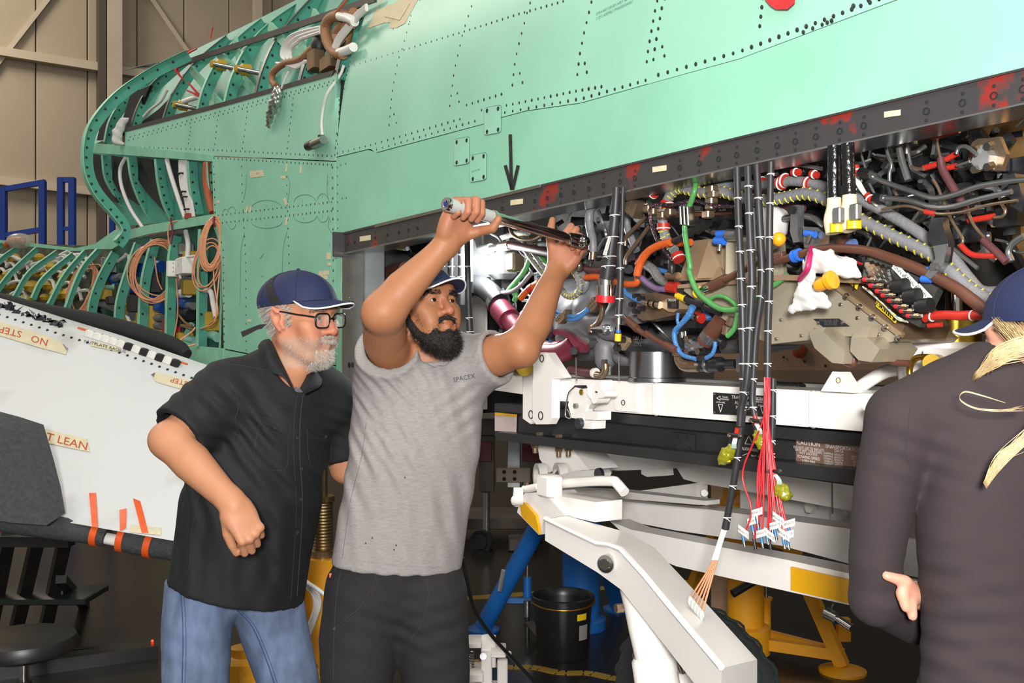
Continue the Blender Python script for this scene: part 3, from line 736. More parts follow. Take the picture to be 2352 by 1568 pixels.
MB().bbox(V(725, 140, Yb(725, .12)), A*.05, N*.03, Z*.05, .006).build('connector_block', M('bronze_metal', '#8a7358', .4, metal=.8, var=.2), ub)
MB().bbox(V(758, 146, Yb(758, .1)), A*.07, N*.03, Z*.035, .006).build('connector_block', MATS['bronze_metal'], ub)
MB().ball(V(733, 104, Yb(733, .15)), .04, 12, (1, 1, 1.3)).build('black_boot', m_btape, ub)
TB('tie_wire', tp([(770, 30), (790, 8), (800, -5)], .02), .005, m_ored, ub)
# wires in the middle bay
TB('cable', tp([(288, 362), (276, 390), (280, 430), (300, 480), (325, 518), (332, 530)], .06), .013, m_wire_w, mb_)
TB('cable', tp([(383, 366), (392, 400), (408, 450), (425, 500)], .05), .015, m_wire_w, mb_)
b = MB()
for i in range(4): b.tube(tp([(414+i*4, 368), (416+i*4, 420), (427+i*4, 460), (433+i*4, 498)], .06), .012, n=6)
b.build('white_wire_bundle', m_wire_w, mb_)
for y, x in ((400, 419), (442, 425), (454, 428), (482, 433)):
    MB().ring(V(x+3, y, Yb(x, .06)), Z+N*.1, .034, .006, 14, 6).build('cable_tie', m_btape, mb_)
MB().bbox(V(437, 497, Yb(437, .05)), A*.03, N*.03, Z*.018, .004).build('connector_block', M('rust_red_plastic', '#8f3a22', .5), mb_)
TB('cable', tp([(475, 372), (474, 420), (481, 460), (488, 488)], .03), .022, M('rust_orange_sleeve', '#a4512a', .5, var=.2, vs=60), mb_)
# the crowded lower bay
m_bfit = M('blue_anodised_fitting', '#2454a8', .35, metal=.4)
m_blkp = M('black_plastic', '#1c1c1e', .45, var=.2, vs=30)
m_gpipe = M('grey_hose', '#6b6e70', .45, var=.15, vs=30)
m_gpl = M('pale_green_pipe', '#8cc4b0', .4)
def cylp(name, x, y, x2, y2, r, m, d=.22, par=None, n=12): return MB().cyl(V(x, y, Yb(x, d)), V(x2, y2, Yb(x2, d)), r, n).build(name, m, par or lb)
def boxp(name, x, y, w, h, m, d=.22, par=None): return MB().bbox(V(x, y, Yb(x, d)), A*w, N*.05, Z*h, .006).build(name, m, par or lb)
for q in ((228, 640, 262, 640, .05, m_blkp), (250, 641, 263, 641, .038, m_bfit), (262, 640, 280, 634, .026, m_gpipe), (215, 692, 262, 706, .03, m_gpipe), (210, 720, 258, 736, .026, m_gpipe), (213, 692, 226, 696, .05, m_blkp), (208, 718, 222, 722, .045, m_blkp),
          (240, 656, 275, 660, .024, m_gpl), (300, 665, 322, 668, .026, m_bfit), (312, 618, 322, 620, .05, m_bfit), (358, 610, 372, 612, .04, m_bfit), (405, 674, 433, 672, .032, m_white), (412, 660, 436, 640, .035, m_gpipe), (345, 688, 360, 690, .04, m_bfit), (362, 706, 376, 708, .035, m_bfit),
          (410, 695, 432, 700, .035, m_bfit), (424, 700, 445, 703, .025, m_gpipe), (408, 720, 440, 722, .04, m_blkp), (355, 730, 376, 730, .026, m_gpipe), (352, 748, 372, 748, .026, m_gpipe), (292, 722, 306, 722, .045, m_gpipe), (462, 668, 480, 670, .026, m_bfit), (398, 590, 410, 560, .02, m_gpipe), (430, 765, 440, 745, .02, m_gpl), (418, 778, 450, 783, .03, m_gpl), (480, 765, 500, 775, .03, m_gpl)):
    cylp('pipe_fitting', *q)
for q in ((240, 676, .05, .04, m_yel), (262, 690, .06, .03, m_blkp), (282, 670, .05, .06, m_blkp), (300, 730, .035, .10, m_yel), (310, 697, .07, .06, m_blkp), (350, 700, .05, .06, m_blkp), (355, 736, .035, .10, m_yel), (398, 686, .045, .05, m_red), (398, 735, .04, .04, m_blkp), (394, 755, .05, .07, m_red), (437, 660, .04, .05, m_yel), (350, 650, .05, .07, m_blkp), (440, 598, .04, .06, m_yel), (250, 610, .05, .06, m_alu), (330, 575, .08, .03, m_alu), (425, 573, .05, .04, m_steel), (408, 690, .03, .04, m_alu), (345, 760, .04, .03, m_bfit), (425, 777, .03, .04, m_yel), (485, 738, .035, .06, m_yel), (475, 700, .03, .09, m_blkp)):
    boxp('equipment_box', *q)
TB('cable', tp([(296, 585), (300, 640), (290, 690), (288, 715), (296, 735), (304, 760)], .14), .013, m_wire_w, lb)
TB('cable', tp([(426, 530), (432, 560), (430, 598)], .1), .016, m_wire_w, lb)
TB('cable', tp([(470, 668), (484, 670), (490, 700), (496, 728)], .08), .016, m_wire_w, lb)
TB('cable', tp([(270, 600), (285, 590), (290, 583)], .14), .012, m_wire_w, lb)
TB('cable', tp([(408, 720), (425, 740), (440, 748), (415, 747), (440, 755)], .1), .008, M('brown_cream_wire', '#8c6a4c', .5, var=.4, vs=120), lb)
b = MB()
for k in range(26):
    x = random.uniform(-30, 170); y = random.uniform(590, 690); b.ball(V(x, y, Yb(x, .25)), random.uniform(.03, .07), 8, (1.2, 1, .8))
b.build('wrapped_fittings', m_yel, nb, kind='stuff')
b = MB()
for k in range(40):
    x = random.uniform(-40, 180); y = 590+random.uniform(0, 90); p = tp([(x, y), (x+random.uniform(10, 25), y-8), (x+30, y+random.uniform(-20, 20))], .2); b.tube(p, .014, n=6)
b.build('wire_bundle', m_wire_w, nb, kind='stuff')
TB('orange_hose', tp([(16, 562), (30, 552), (52, 553)], -.05), .03, m_ored, nb)
MB().ball(V(45, 553, YL(45)-.1), .09, 12, (1.2, .8, .7)).build('plastic_bag', M('clear_film', '#b9b4a8', .25, alpha=.45, bump=.8, bs=30), label='crumpled clear plastic bag lying on the nose frames', cat='bag')
# slender rods sticking out at the crown of the bay
b = MB()
for k in range(4): b.tube([V(290+k*6, 160-k*2, YL(300)-.02), V(330+k*4, 150+k, YL(330)), V(365+k*5, 143+k, YL(360)+.1)], .004, n=5)
b.build('crown_rods', m_steel, ub)
TB('lock_wire', tp([(484, 88), (486, 75), (489, 62)], .1), .004, m_red, ub)
# ================================================================== the jet engine in the bay
RG = {1: (1200, 380, 6.03), 2: (1450, 380, 6.031), 3: (1200, 620, 6.03), 4: (1450, 620, 6.031), 5: (1800, 250, 4.261), 6: (1760, 560, 3.973), 7: (1060, 470, 4.479), 8: (780, 530, 3.918)}
en = thing('jet_engine', (*U(1600, 784, .6)[:2], 0), 'dark jet engine crowded with pipes, hoses and silver boxes above white trailer', 'engine')
def Yd(px, dc): return (C0+dc)/((px-1176)/F+SL)
def EP(g, q, dc=.12):
    x, y = RG[g][0]+q[0]/RG[g][2], RG[g][1]+q[1]/RG[g][2]; return U(x, y, q[2] if len(q) > 2 else dc)
def EX(g, q): return RG[g][0]+q[0]/RG[g][2], RG[g][1]+q[1]/RG[g][2]
def ET(name, segs, rpx, mat, dc=.12, n=10, par=None, sub=6, **k):   # segs: [(region, [(x,y[,dc])...]), ...], radius in photo pixels
    P = []; x0 = None
    for g, pts in segs:
        for q in pts: P.append(EP(g, q, dc)); x0 = x0 or EX(g, q)[0]
    Y = np.linalg.norm(P[len(P)//2][:2]*np.array([0, 1])); r = [a*Y/F for a in rpx] if hasattr(rpx, '__len__') else rpx*Y/F
    return TB(name, P, r, mat, par or en, n=n, sub=sub, **k)
def EC(name, g, a, b, rpx, mat, dc=.12, n=14, par=None):
    p, q = EP(g, a, dc), EP(g, b, dc); return MB().cyl(p, q, rpx*p[1]/F, n).build(name, mat, par or en)
def band(name, g, a, d, rpx, wpx, mat, dc=.12, par=None, n=14):   # collar round a hose at a, along direction d (photo)
    p = EP(g, a, dc); q = EP(g, (a[0]+d[0], a[1]+d[1]), dc); t = nrm(q-p)*wpx*p[1]/F/2
    return MB().cyl(p-t, p+t, rpx*p[1]/F, n).build(name, mat, par or en)
def EB(name, g, poly, mat, dc=.15, th=.04, par=None, bev=None):
    return MB().prism([EP(g, q, dc) for q in poly], N*th).build(name, mat, par or en)
m_case = M('dark_engine_metal', '#5c5a58', .4, metal=.5, var=.4, vs=9)
m_cast = M('grey_casting', '#77767a', .55, metal=.25, var=.3, vs=14, bump=.15, bs=80)
m_silv = M('silver_casting', '#a9aaac', .4, metal=.6, var=.15, vs=12)
m_gold = M('bronze_heat_shield', '#c69c64', .28, metal=.7, var=.35, vs=5, bump=.3, bs=9)
m_tanb = M('tan_metal_plate', '#b49b7c', .36, metal=.55, var=.15, vs=5)
m_box = M('satin_metal_plate', '#ada38f', .33, metal=.4, var=.15, vs=4)
m_ghose = M('grey_rubber_hose', '#7d7d80', .38, var=.12, vs=50, bump=.5, bs=160)
m_gyh = None
def stripe_mat(name, base, mark, sc, lo, hi, rough=.5):
    if name in MATS: return MATS[name]
    m = bpy.data.materials.new(name); m.use_nodes = True; nt = m.node_tree; nd = nt.nodes; lk = nt.links; b = nd['Principled BSDF']; b.inputs['Roughness'].default_value = rough
    tc = nd.new('ShaderNodeTexCoord'); vo = nd.new('ShaderNodeTexVoronoi'); vo.inputs['Scale'].default_value = sc
    lk.new(tc.outputs['Object'], vo.inputs['Vector']); mr = nd.new('ShaderNodeMapRange'); mr.inputs['From Min'].default_value = lo; mr.inputs['From Max'].default_value = hi
    lk.new(vo.outputs['Distance'], mr.inputs['Value']); mx = nd.new('ShaderNodeMix'); mx.data_type = 'RGBA'; mx.inputs[6].default_value = (*lin(mark), 1); mx.inputs[7].default_value = (*lin(base), 1)
    lk.new(mr.outputs['Result'], mx.inputs[0]); lk.new(mx.outputs[2], b.inputs['Base Color']); MATS[name] = m; return m
m_mar = M('maroon_hose', '#5a3436', .45, var=.12, vs=20)
m_marp = M('maroon_paint', '#7a2a3e', .42, metal=.3, var=.2, vs=12)
m_brh = M('brown_hose', '#5c3a2c', .42, var=.12, vs=25)
m_orb = M('orange_braid', '#cf5a1c', .5, var=.25, vs=220, bump=.4, bs=260)
m_grh = M('green_sleeve', '#4f9450', .35, var=.15, vs=60, bump=.4, bs=90)
m_blb = stripe_mat('blue_braid', '#3f77b2', '#a9c6da', 150, .12, .2)
m_pkb = stripe_mat('black_pink_braid', '#241d25', '#c2707a', 160, .22, .3)
m_pur = M('purple_hose', '#7b6388', .45, var=.15, vs=40, bump=.3, bs=140)
m_rib = M('grey_braid', '#8a8a88', .5, metal=.3, var=.3, vs=140, bump=.5, bs=300)
m_rsl = M('red_sleeve', '#b02a1e', .4, var=.12, vs=40)
m_ystr = M('yellow_tracer', '#d9cf3a', .5)
m_ties = M('white_lacing', '#e4e2dc', .6)
m_blkh = M('black_rubber', '#222325', .4, var=.15, vs=30)
m_blkg = M('glossy_black_sleeve', '#101113', .2, bump=.6, bs=90)
m_brz = M('bronze_fitting', '#9a866f', .28, metal=.8, var=.2, vs=40)
m_caly = M('yellow_cap', '#e8c51e', .4)
m_calr = M('red_cap', '#c8202a', .4)
m_calo = M('amber_cap', '#eb9e1a', .35)
m_blc = M('blue_ring', '#2f6bd0', .4)
# casings: a long drum along the axis with flange rings
ax0 = U(1176, 784)*np.array([1, 1, 0])+N*.78+Z*2.05
def sax(px): return np.dot(U(px, 784, .5)-U(1176, 784, .5), A)
b = MB(); b.lathe(ax0, A, [(.0, -2.6), (.36, -2.6), (.36, -1.25), (.43, -1.2), (.43, -1.17), (.37, -1.15), (.37, -.62), (.45, -.60), (.45, -.56), (.38, -.54), (.38, .05), (.34, .2), (.3, .5), (0, .5)], 48)
b.build('core_casing', m_case, en)
b = MB(); b.lathe(ax0, A, [(.365, -2.6), (.50, -2.6), (.50, -1.42), (.47, -1.40), (.365, -1.40)], 56); b.build('heat_shield', m_gold, en)
for s in (-1.44, -1.80, -2.2):
    MB().lathe(ax0, A, [(.50, s-.012), (.512, s-.010), (.512, s+.010), (.50, s+.012)], 56).build('shield_seam', m_dsteel, en)
MB().lathe(ax0, A, [(.38, -.86), (.41, -.85), (.41, -.80), (.38, -.79)], 48).build('flange_ring', m_dsteel, en)
# bay lining behind and above the engine
bl_ = [U(1176, 784)*np.array([1, 1, 0])+A*s for s in (-3.2, 1.25)]
MB().grid([[bl_[0]+N*1.5+Z*1.58, bl_[1]+N*1.5+Z*1.58], [bl_[0]+N*1.5+Z*2.6, bl_[1]+N*1.5+Z*2.6]], N*.02).build('bay_lining', M('dark_bay_lining', '#26282a', .7, var=.4, vs=6), ac)
MB().grid([[bl_[0]+N*.05+Z*2.62, bl_[1]+N*.05+Z*2.62], [bl_[0]+N*1.5+Z*2.62, bl_[1]+N*1.5+Z*2.62]], Z*.02).build('bay_roof', MATS['dark_bay_lining'], ac)
# cast gearbox under the core
g = SDF(U(1560, 784, .0)*0+np.minimum(U(1250, 900, .1), U(1760, 900, .7))-.12, np.maximum(U(1250, 650, .7), U(1760, 640, .1))+.12, .0065)
def G3(x, y, dc): return EP(3, (x, y), dc)
g.limb([G3(700, 560, .35), G3(1500, 620, .35), G3(2800, 640, .4)], [.11, .12, .11], .03)
g.limb([G3(800, 900, .3), G3(1500, 950, .3), G3(2300, 900, .32)], [.085, .08, .085], .03)
g.limb([G3(1300, 380, .34), G3(1450, 800, .26)], [.07, .05], .03); g.limb([G3(1700, 480, .3), G3(1750, 850, .24), G3(1600, 1050, .22)], [.06, .045, .04], .025)
g.limb([G3(2050, 600, .3), G3(2000, 900, .22)], [.05, .035], .02); g.limb([G3(700, 700, .28), G3(1000, 720, .22), G3(1500, 760, .22)], [.035, .03, .02], .015)
g.limb([G3(1500, 1000, .17), G3(1790, 1000, .17), G3(2000, 960, .2)], [.05, .05, .03], .015)
g.limb([G3(600, 640, .26), G3(760, 500, .24), G3(1000, 440, .26)], [.02, .024, .02], .02); g.limb([G3(1400, 1170, .2), G3(2000, 1180, .2)], [.035, .035], .01)
g.limb([G3(2080, 1180, .18), G3(2380, 1190, .18)], [.028, .03], .008); g.limb([G3(2000, 720, .2), G3(2150, 800, .18), G3(2250, 1000, .2)], [.03, .024, .03], .02)
g.limb([G3(1150, 1080, .2), G3(1150, 1240, .2)], [.036, .034], .01); g.limb([G3(1180, 815, .17), G3(1330, 830, .17)], [.034, .034], .008)
for x, y in ((900, 520), (1150, 600), (1350, 560), (1650, 700), (1900, 620), (1250, 700)): g.ell(G3(x, y, .24), (.04, .04, .03), .02)
g.ell(G3(1600, 620, .2), (.05, .04, .028), .015, 's'); g.ell(G3(1050, 540, .21), (.06, .04, .02), .015, 's')
g.build('gearbox_casting', m_cast, en)
text('cast_lettering', 'PL01', m_alu, en, EP(3, (1235, 815, .12)), -A, Z, .022); text('cast_lettering', '1W.1', m_alu, en, EP(3, (1590, 950, .10)), -A, Z, .02)
text('cast_lettering', '102Z15000', m_alu, en, EP(3, (1620, 990, .10)), -A, Z, .018); text('cast_lettering', '2592', m_alu, en, EP(3, (1590, 1025, .10)), -A, Z, .018)
# silver drum at the front of the engine
b = MB(); c = EP(7, (330, 560), .42); b.lathe(c, A*.95-N*.25, [(0, -.17), (.075, -.17), (.085, -.15), (.085, -.10), (.14, -.08), (.155, -.04), (.155, .16), (.13, .2), (0, .2)], 32); b.build('starter_housing', m_silv, en)
MB().bbox(EP(7, (430, 620), .30), A*.05, N*.05, Z*.055, .02).build('pump_cover', m_silv, en)
MB().bbox(EP(7, (560, 590), .27), A*.03, N*.03, Z*.035, .008).build('solenoid_block', m_brz, en)
MB().bbox(EP(7, (260, 310), .33), A*.055, N*.05, Z*.06, .006).build('valve_bracket', m_case, en)
g = SDF(EP(1, (800, 1150), .5)-.25, EP(1, (1200, 600), .3)+.25, .006)
g.ell(EP(1, (1040, 860), .42), (.11, .11, .10), .01); g.rbox(EP(1, (1080, 950), .34), (.07, .07, .09), .02, .02); g.limb([EP(1, (860, 760), .34), EP(1, (1180, 700), .34)], .045, .03)
g.build('fuel_pump_housing', m_silv, en)
text('cast_lettering', '4133T35P01', m_dsteel, en, EP(1, (1060, 840), .20), -A, Z, .016); text('cast_lettering', '200SA4300', m_dsteel, en, EP(1, (1060, 875), .20), -A, Z, .016)
# region 1: hoses beside the hand
ET('rubber_hose', [(1, [(1400, 590, .2), (1260, 505), (1090, 500), (960, 590), (925, 720), (935, 860), (972, 1030), (978, 1200)])], 10, m_ghose, .13, 12)
EC('hose_end', 1, (978, 1195), (970, 1300), 8.5, m_brz, .13)
ET('rubber_hose', [(1, [(1430, 520), (1455, 700), (1450, 850), (1510, 1010), (1580, 1180)])], 9, m_ghose, .22)
for a, b_ in (((1725, 690), (1440, 990)), ((1770, 830), (1450, 1250))):
    ET('steel_pipe', [(1, [a, ((a[0]+b_[0])/2, (a[1]+b_[1])/2), b_, (b_[0]-20, b_[1]+120)])], 5, m_brz, .17, sub=4)
ET('grey_hose', [(1, [(1490, 470), (1640, 410), (1800, 365)]), (2, [(400, 345), (600, 285), (800, 240), (1050, 225), (1250, 270), (1420, 290), (1700, 270), (1900, 262), (2111, 235)]), (5, [(80, 705), (300, 735), (700, 870), (900, 960), (1200, 1130), (1450, 1300), (1620, 1420)]), (6, [(1720, 150), (1850, 320), (1960, 430), (2120, 440), (2320, 395)])], 12, m_ghose, .15, 12)
for q in ((1, (1440, 520)), (1, (1540, 560)), (1, (1590, 600))):
    MB().bbox(EP(q[0], q[1], .13), A*.010+Z*.008, N*.02, Z*.022-A*.012, .004).build('hose_clamp', m_brz, en)
EC('pipe_joint', 1, (1760, 510), (1660, 650), 8, m_alu, .16)
ET('braided_hose', [(1, [(2330, 1060), (2200, 1070), (1950, 1100), (1809, 1150), (1700, 1220), (1640, 1310), (1600, 1440)]), (3, [(1590, 40), (1600, 130), (1560, 190), (1400, 190), (1250, 150), (1050, 95), (880, 100)])], 8, m_orb, .13)
band('red_tape_wrap', 1, (1620, 1350), (-.4, 1), 10, 12, m_rsl, .13)
ET('hydraulic_hose', [(7, [(410, 430), (500, 415), (720, 455), (930, 500), (1075, 530)])], 10, m_mar, .2)
EC('hose_end', 7, (400, 432), (500, 415), 11, m_brz, .2); EC('hex_fitting', 7, (300, 448), (400, 435), 8, m_dsteel, .2, 6); EC('port_boss', 7, (210, 460), (300, 450), 12, m_alu, .22)
ET('steel_pipe', [(7, [(262, 190), (285, 280), (375, 335), (425, 410)])], 3.5, m_alu, .22)
ET('steel_pipe', [(1, [(915, 1185), (830, 1270), (745, 1350)])], 4, m_steel, .1)
MB().ball(EP(1, (780, 1385), .1), .017, 12).build('elbow_fitting', m_steel, en)
ET('hydraulic_hose', [(1, [(790, 1395), (880, 1440), (1060, 1455), (1200, 1420)])], 9, m_mar, .18)
# grey hose with yellow tracer rings
def tracer(segs, rpx, dc, name='tracer_hose', step=16, lead=.75):
    P = []
    for g_, pts in segs:
        for q in pts: P.append(EP(g_, q, dc))
    Q = catmull(P, 8); Y = Q[len(Q)//2][1]; r = rpx*Y/F
    o = TB(name, P, r, m_ghose, en, n=14, sub=8)
    b = MB(); acc = 0; 
    for i in range(1, len(Q)-1):
        L_ = np.linalg.norm(Q[i]-Q[i-1])
        acc += L_
        if acc > step*Y/F:
            acc = 0; t = nrm(Q[i+1]-Q[i-1]); u = nrm(np.cross(t, Z)); w = np.cross(t, u)
            for a0 in (.3, 1.6, 3.0, 4.2):
                b.tube([Q[i]+(r*1.01)*(u*math.cos(a)+w*math.sin(a))+t*r*.5*math.cos(a-.6) for a in np.linspace(a0, a0+.9, 4)], r*.15, n=4, sub=1)
    b.build('tracer_marks', m_ystr, o, kind='stuff'); return o
tracer([(2, [(600, 1180), (490, 1020), (440, 850), (440, 650), (500, 480), (570, 380), (670, 315), (820, 345), (1000, 375), (1250, 365), (1420, 410), (1650, 470), (1800, 485), (2000, 460), (2111, 445)]), (5, [(80, 850), (220, 830), (400, 880), (540, 970), (800, 1110), (1100, 1260), (1400, 1400)]), (6, [(1560, 130), (1640, 210), (1780, 340), (1900, 440), (2090, 540)])], 13, .11)
tracer([(1, [(680, 1330), (745, 1470)]), (3, [(710, 20), (775, 120), (800, 230), (760, 330), (680, 370), (590, 340), (545, 270)])], 7, .12, step=9)
ET('grey_hose', [(3, [(780, 20), (850, 90), (885, 170), (850, 270), (760, 310)])], 9, m_ghose, .16)
tracer([(7, [(650, 470), (740, 600), (850, 740)])], 5, .2, step=8); tracer([(7, [(720, 470), (800, 590), (880, 700)])], 5, .22, step=8)
tracer([(7, [(410, 340), (550, 300), (690, 290)])], 6, .26, step=8)
ET('tan_pipe', [(7, [(500, 240), (530, 310), (620, 360), (740, 360), (820, 320)])], 4.5, m_brz, .22)
ET('green_hose', [(7, [(700, 560), (650, 680), (570, 780), (500, 860), (430, 960)])], 6, m_grh, .24); ET('green_hose', [(7, [(800, 520), (860, 570), (900, 600)])], 6, m_grh, .24)
ET('green_hose', [(7, [(540, 880), (560, 940), (545, 990)])], 6, m_grh, .22)
ET('braided_pipe', [(7, [(720, 700), (620, 820), (520, 890), (400, 910)])], 5, m_rib, .21)
ET('braided_hose', [(7, [(800, 800), (720, 850), (660, 900), (610, 960)])], 8, m_orb, .17); band('red_tape_wrap', 7, (720, 855), (-1, .7), 10, 18, m_rsl, .17)
# bleed duct at the front: black sleeve, clamp, maroon duct and its flange
ET('duct_sleeve', [(7, [(60, 860), (130, 830), (220, 850), (310, 920), (390, 1010)])], 24, m_blkh, .2, 18)
band('duct_clamp', 7, (365, 1010), (.75, 1), 26, 16, m_steel, .2, n=24)
ET('duct', [(7, [(380, 1040), (460, 1140), (560, 1260), (690, 1400)]), (3, [(240, 1090), (420, 1130), (560, 1120)])], 23, m_marp, .2, 20)
EC('duct_collar', 7, (400, 1070), (490, 1180), 27, m_marp, .2, 24)
ET('duct', [(3, [(300, 1150), (500, 1150), (640, 1100), (740, 1010)])], [22, 24, 24, 23], m_marp, .17, 20)
EB('duct_flange', 3, [(430, 825), (470, 815), (520, 840), (640, 880), (730, 970), (840, 1035), (866, 1090), (815, 1145), (740, 1110), (640, 960), (520, 890), (425, 900), (400, 860)], m_marp, .10, .02)
EB('mating_flange', 3, [(470, 800), (555, 765), (650, 820), (760, 900), (905, 945), (935, 985), (860, 1080), (830, 1030), (730, 960), (640, 870), (520, 830)], m_alu, .125, .03)
for q in ((410, 900), (762, 1120)): MB().hexnut(EP(3, q, .12), -N*.8-A*.6, .013, .035).build('bolt', m_dsteel, en)
# blue braided lines
ET('blue_hose', [(3, [(380, 560), (450, 572), (560, 602), (700, 640), (830, 600), (950, 490), (1030, 430)])], 5, m_blb, .12); ET('blue_hose', [(3, [(380, 630), (440, 640), (560, 672), (700, 690), (800, 655), (900, 565), (1000, 500)])], 4.5, m_blb, .12)
for q in ((600, 610), (540, 650), (580, 680), (985, 440), (1010, 480), (1030, 520)):
    p = EP(3, q, .11); MB().bbox(p, A*.017-Z*.010, N*.014, Z*.006+A*.002, .002).build('line_clip', m_brz, en)
ET('blue_hose', [(3, [(400, 720), (390, 850), (388, 1010)])], 4, m_blb, .16)
ET('steel_pipe', [(3, [(1115, 480), (1100, 600), (1055, 720), (960, 815)])], 6.5, m_brz, .11); EC('elbow_fitting', 3, (955, 760), (955, 860), 8, m_brz, .11); EC('hex_fitting', 3, (975, 815), (1130, 820), 7.5, m_dsteel, .11, 6); EC('blue_collar', 3, (1130, 820), (1160, 822), 9, m_bfit, .12); EC('port_ring', 3, (1160, 822), (1185, 822), 12, m_alu, .12)
EC('orange_plug', 3, (1100, 450), (1080, 510), 6, m_rsl, .11)
ET('steel_pipe', [(3, [(1395, 615), (1465, 695)])], 3, m_steel, .12, sub=1)
ET('brown_hose', [(3, [(1450, 690), (1590, 820), (1750, 920)]), (4, [(200, 870), (350, 970), (480, 1040), (600, 1110)])], 6.5, m_brh, .09); EC('hose_sleeve', 3, (1455, 690), (1590, 815), 9, m_brh, .09); EC('hose_sleeve', 4, (480, 1035), (615, 1110), 9, m_brh, .09)
ET('steel_pipe', [(4, [(615, 1110), (675, 1140), (660, 1165), (580, 1162)])], 4, m_brz, .1)
EB('lug_plate', 3, [(1370, 910), (1450, 940), (1465, 1000), (1380, 1115), (1330, 1095), (1320, 1040)], m_tanb, .08, .012)
for q in ((1408, 962), (1340, 1080)): MB().hexnut(EP(3, q, .08), -N, .011, .014).build('bolt', m_dsteel, en)
EC('hex_fitting', 3, (1135, 1240), (1140, 1310), 8, m_steel, .15, 6); ET('elbow_pipe', [(3, [(1150, 1300), (1150, 1390), (1110, 1455), (1020, 1450)])], 8, m_brz, .15)
ET('brown_hose', [(3, [(680, 1370), (820, 1410), (1000, 1430)])], 11, m_mar, .18); band('white_band', 3, (1005, 1425), (1, .05), 12, 8, m_white, .18); EC('hose_end', 3, (650, 1360), (700, 1385), 7, m_steel, .18)
EC('braided_pipe', 3, (1200, 1300), (1195, 1450), 6, m_rib, .2)
for x in (745, 1335): EC('support_rod', 3, (x, 1210), (x+4, 1530), 1.6, m_steel, .1, 8)
# region 4
ET('purple_hose', [(4, [(60, 60), (140, 110), (250, 200), (350, 255), (500, 268)])], 7, m_pur, .13); ET('braided_duct', [(2, [(150, 1340), (300, 1440)]), (4, [(380, 110), (460, 160), (540, 180)])], 11, m_rib, .17, 14)
EC('red_tape_wrap', 4, (525, 235), (640, 245), 13, m_rsl, .12); EC('black_boot', 4, (630, 245), (760, 300), 10, m_blkh, .13)
EC('yellow_band', 4, (640, 345), (770, 410), 9, m_caly, .13); ET('black_hose', [(4, [(765, 400), (880, 440), (1040, 475)])], 10, m_blkh, .13); ET('black_hose', [(4, [(1030, 510), (1150, 560), (1265, 600)])], 8.5, m_blkh, .12)
ET('green_sleeve', [(2, [(905, 175, .08), (880, 330), (830, 500), (765, 660), (740, 800), (748, 960), (775, 1150), (815, 1400)]), (4, [(800, 0), (855, 180), (935, 320), (1060, 430), (1160, 500), (1300, 550), (1500, 540)])], 6.5, m_grh, .055, 12)
ET('green_sleeve', [(4, [(1080, 430), (1120, 385), (1190, 360), (1300, 375), (1400, 440), (1470, 510)])], 5, m_grh, .065); ET('green_sleeve', [(4, [(1470, 520), (1470, 640), (1440, 780), (1390, 860), (1330, 915)])], 6, m_grh, .06)
ET('green_sleeve', [(4, [(1700, 420), (1800, 320), (1940, 230), (2111, 110)]), (6, [(80, 370), (190, 280)])], 6.5, m_grh, .09)
for q in ((720, 695), (770, 695), (820, 705)): MB().bbox(EP(2, q, .05), A*.004+Z*.0, N*.012, Z*.025+A*.002, .002).build('line_clip', m_steel, en)
EC('cable_connector', 4, (1310, 890), (1330, 780), 10, m_brz, .07); EC('cable_connector', 4, (1370, 760), (1400, 650), 11, m_brz, .08)
EC('yellow_cap', 4, (900, 330), (985, 270), 11, m_caly, .08); EC('steel_ferrule', 4, (980, 272), (1090, 232), 10, m_chr, .08); EC('hose_sleeve', 4, (1085, 235), (1320, 120), 12, m_brh, .085)
ET('brown_conduit', [(4, [(1300, 130), (1500, 30)]), (2, [(1800, 1320), (2111, 1240)]), (6, [(50, 165), (250, 115), (420, 65), (620, 40), (900, 60), (1120, 125), (1400, 235), (1700, 385), (1900, 530), (2060, 660)])], [9, 9, 9, 10, 10, 10, 10.5, 10.5, 11, 11.5, 12, 12.5, 13, 13], m_brh, .07, 14)
for q, w in (((262, 112), 8), ((300, 100), 8)): band('blue_clamp', 6, q, (1, -.25), 15, w, m_blc, .07)
EC('blue_clamp', 6, (1420, 320), (1500, 325), 8, m_blc, .06); EC('blue_clamp', 6, (1455, 240), (1500, 235), 8, m_blc, .07)
sv = thing('servo_valve', EP(4, (400, 480), .14), parent=en)
EB('valve_body', 4, [(90, 330), (340, 310), (640, 380), (730, 470), (690, 600), (300, 690), (150, 700), (60, 540)], m_brz, .15, .07, par=sv); EB('valve_cap', 4, [(430, 430), (500, 390), (640, 400), (650, 540), (590, 585), (510, 575), (430, 520)], m_tanb, .12, .05, par=sv)
EB('name_plate', 4, [(500, 403), (636, 408), (634, 535), (500, 530)], m_btape, .113, .006, par=sv); text('lettering', 'MOOG', m_white, sv, EP(4, (567, 418), .111), -A, Z, .010)
for i in range(5): text('lettering', '0000 000', m_alu, sv, EP(4, (590, 450+i*16), .111), -A, Z, .005)
for q in ((55, 480), (110, 572), (180, 535), (175, 400), (110, 360)): MB().hexnut(EP(4, q, .13), -N, .008, .02).build('bolt', m_dsteel, sv)
for k in range(6): EC('thread_ring', 4, (200+k*36, 455+k*6), (222+k*36, 458+k*6), 9 if k % 2 else 7, m_chr if k % 2 else m_brz, .11, par=sv)
EC('gland', 4, (160, 450), (205, 456), 6, m_steel, .11, par=sv)
EB('valve_foot', 4, [(60, 520), (180, 500), (330, 560), (300, 680), (180, 710), (90, 660)], m_brz, .17, .05, par=sv)
ET('blue_hose', [(3, [(1400, 250), (1440, 330), (1560, 390), (1680, 450)])], [4, 6, 8, 5], m_blb, .12)
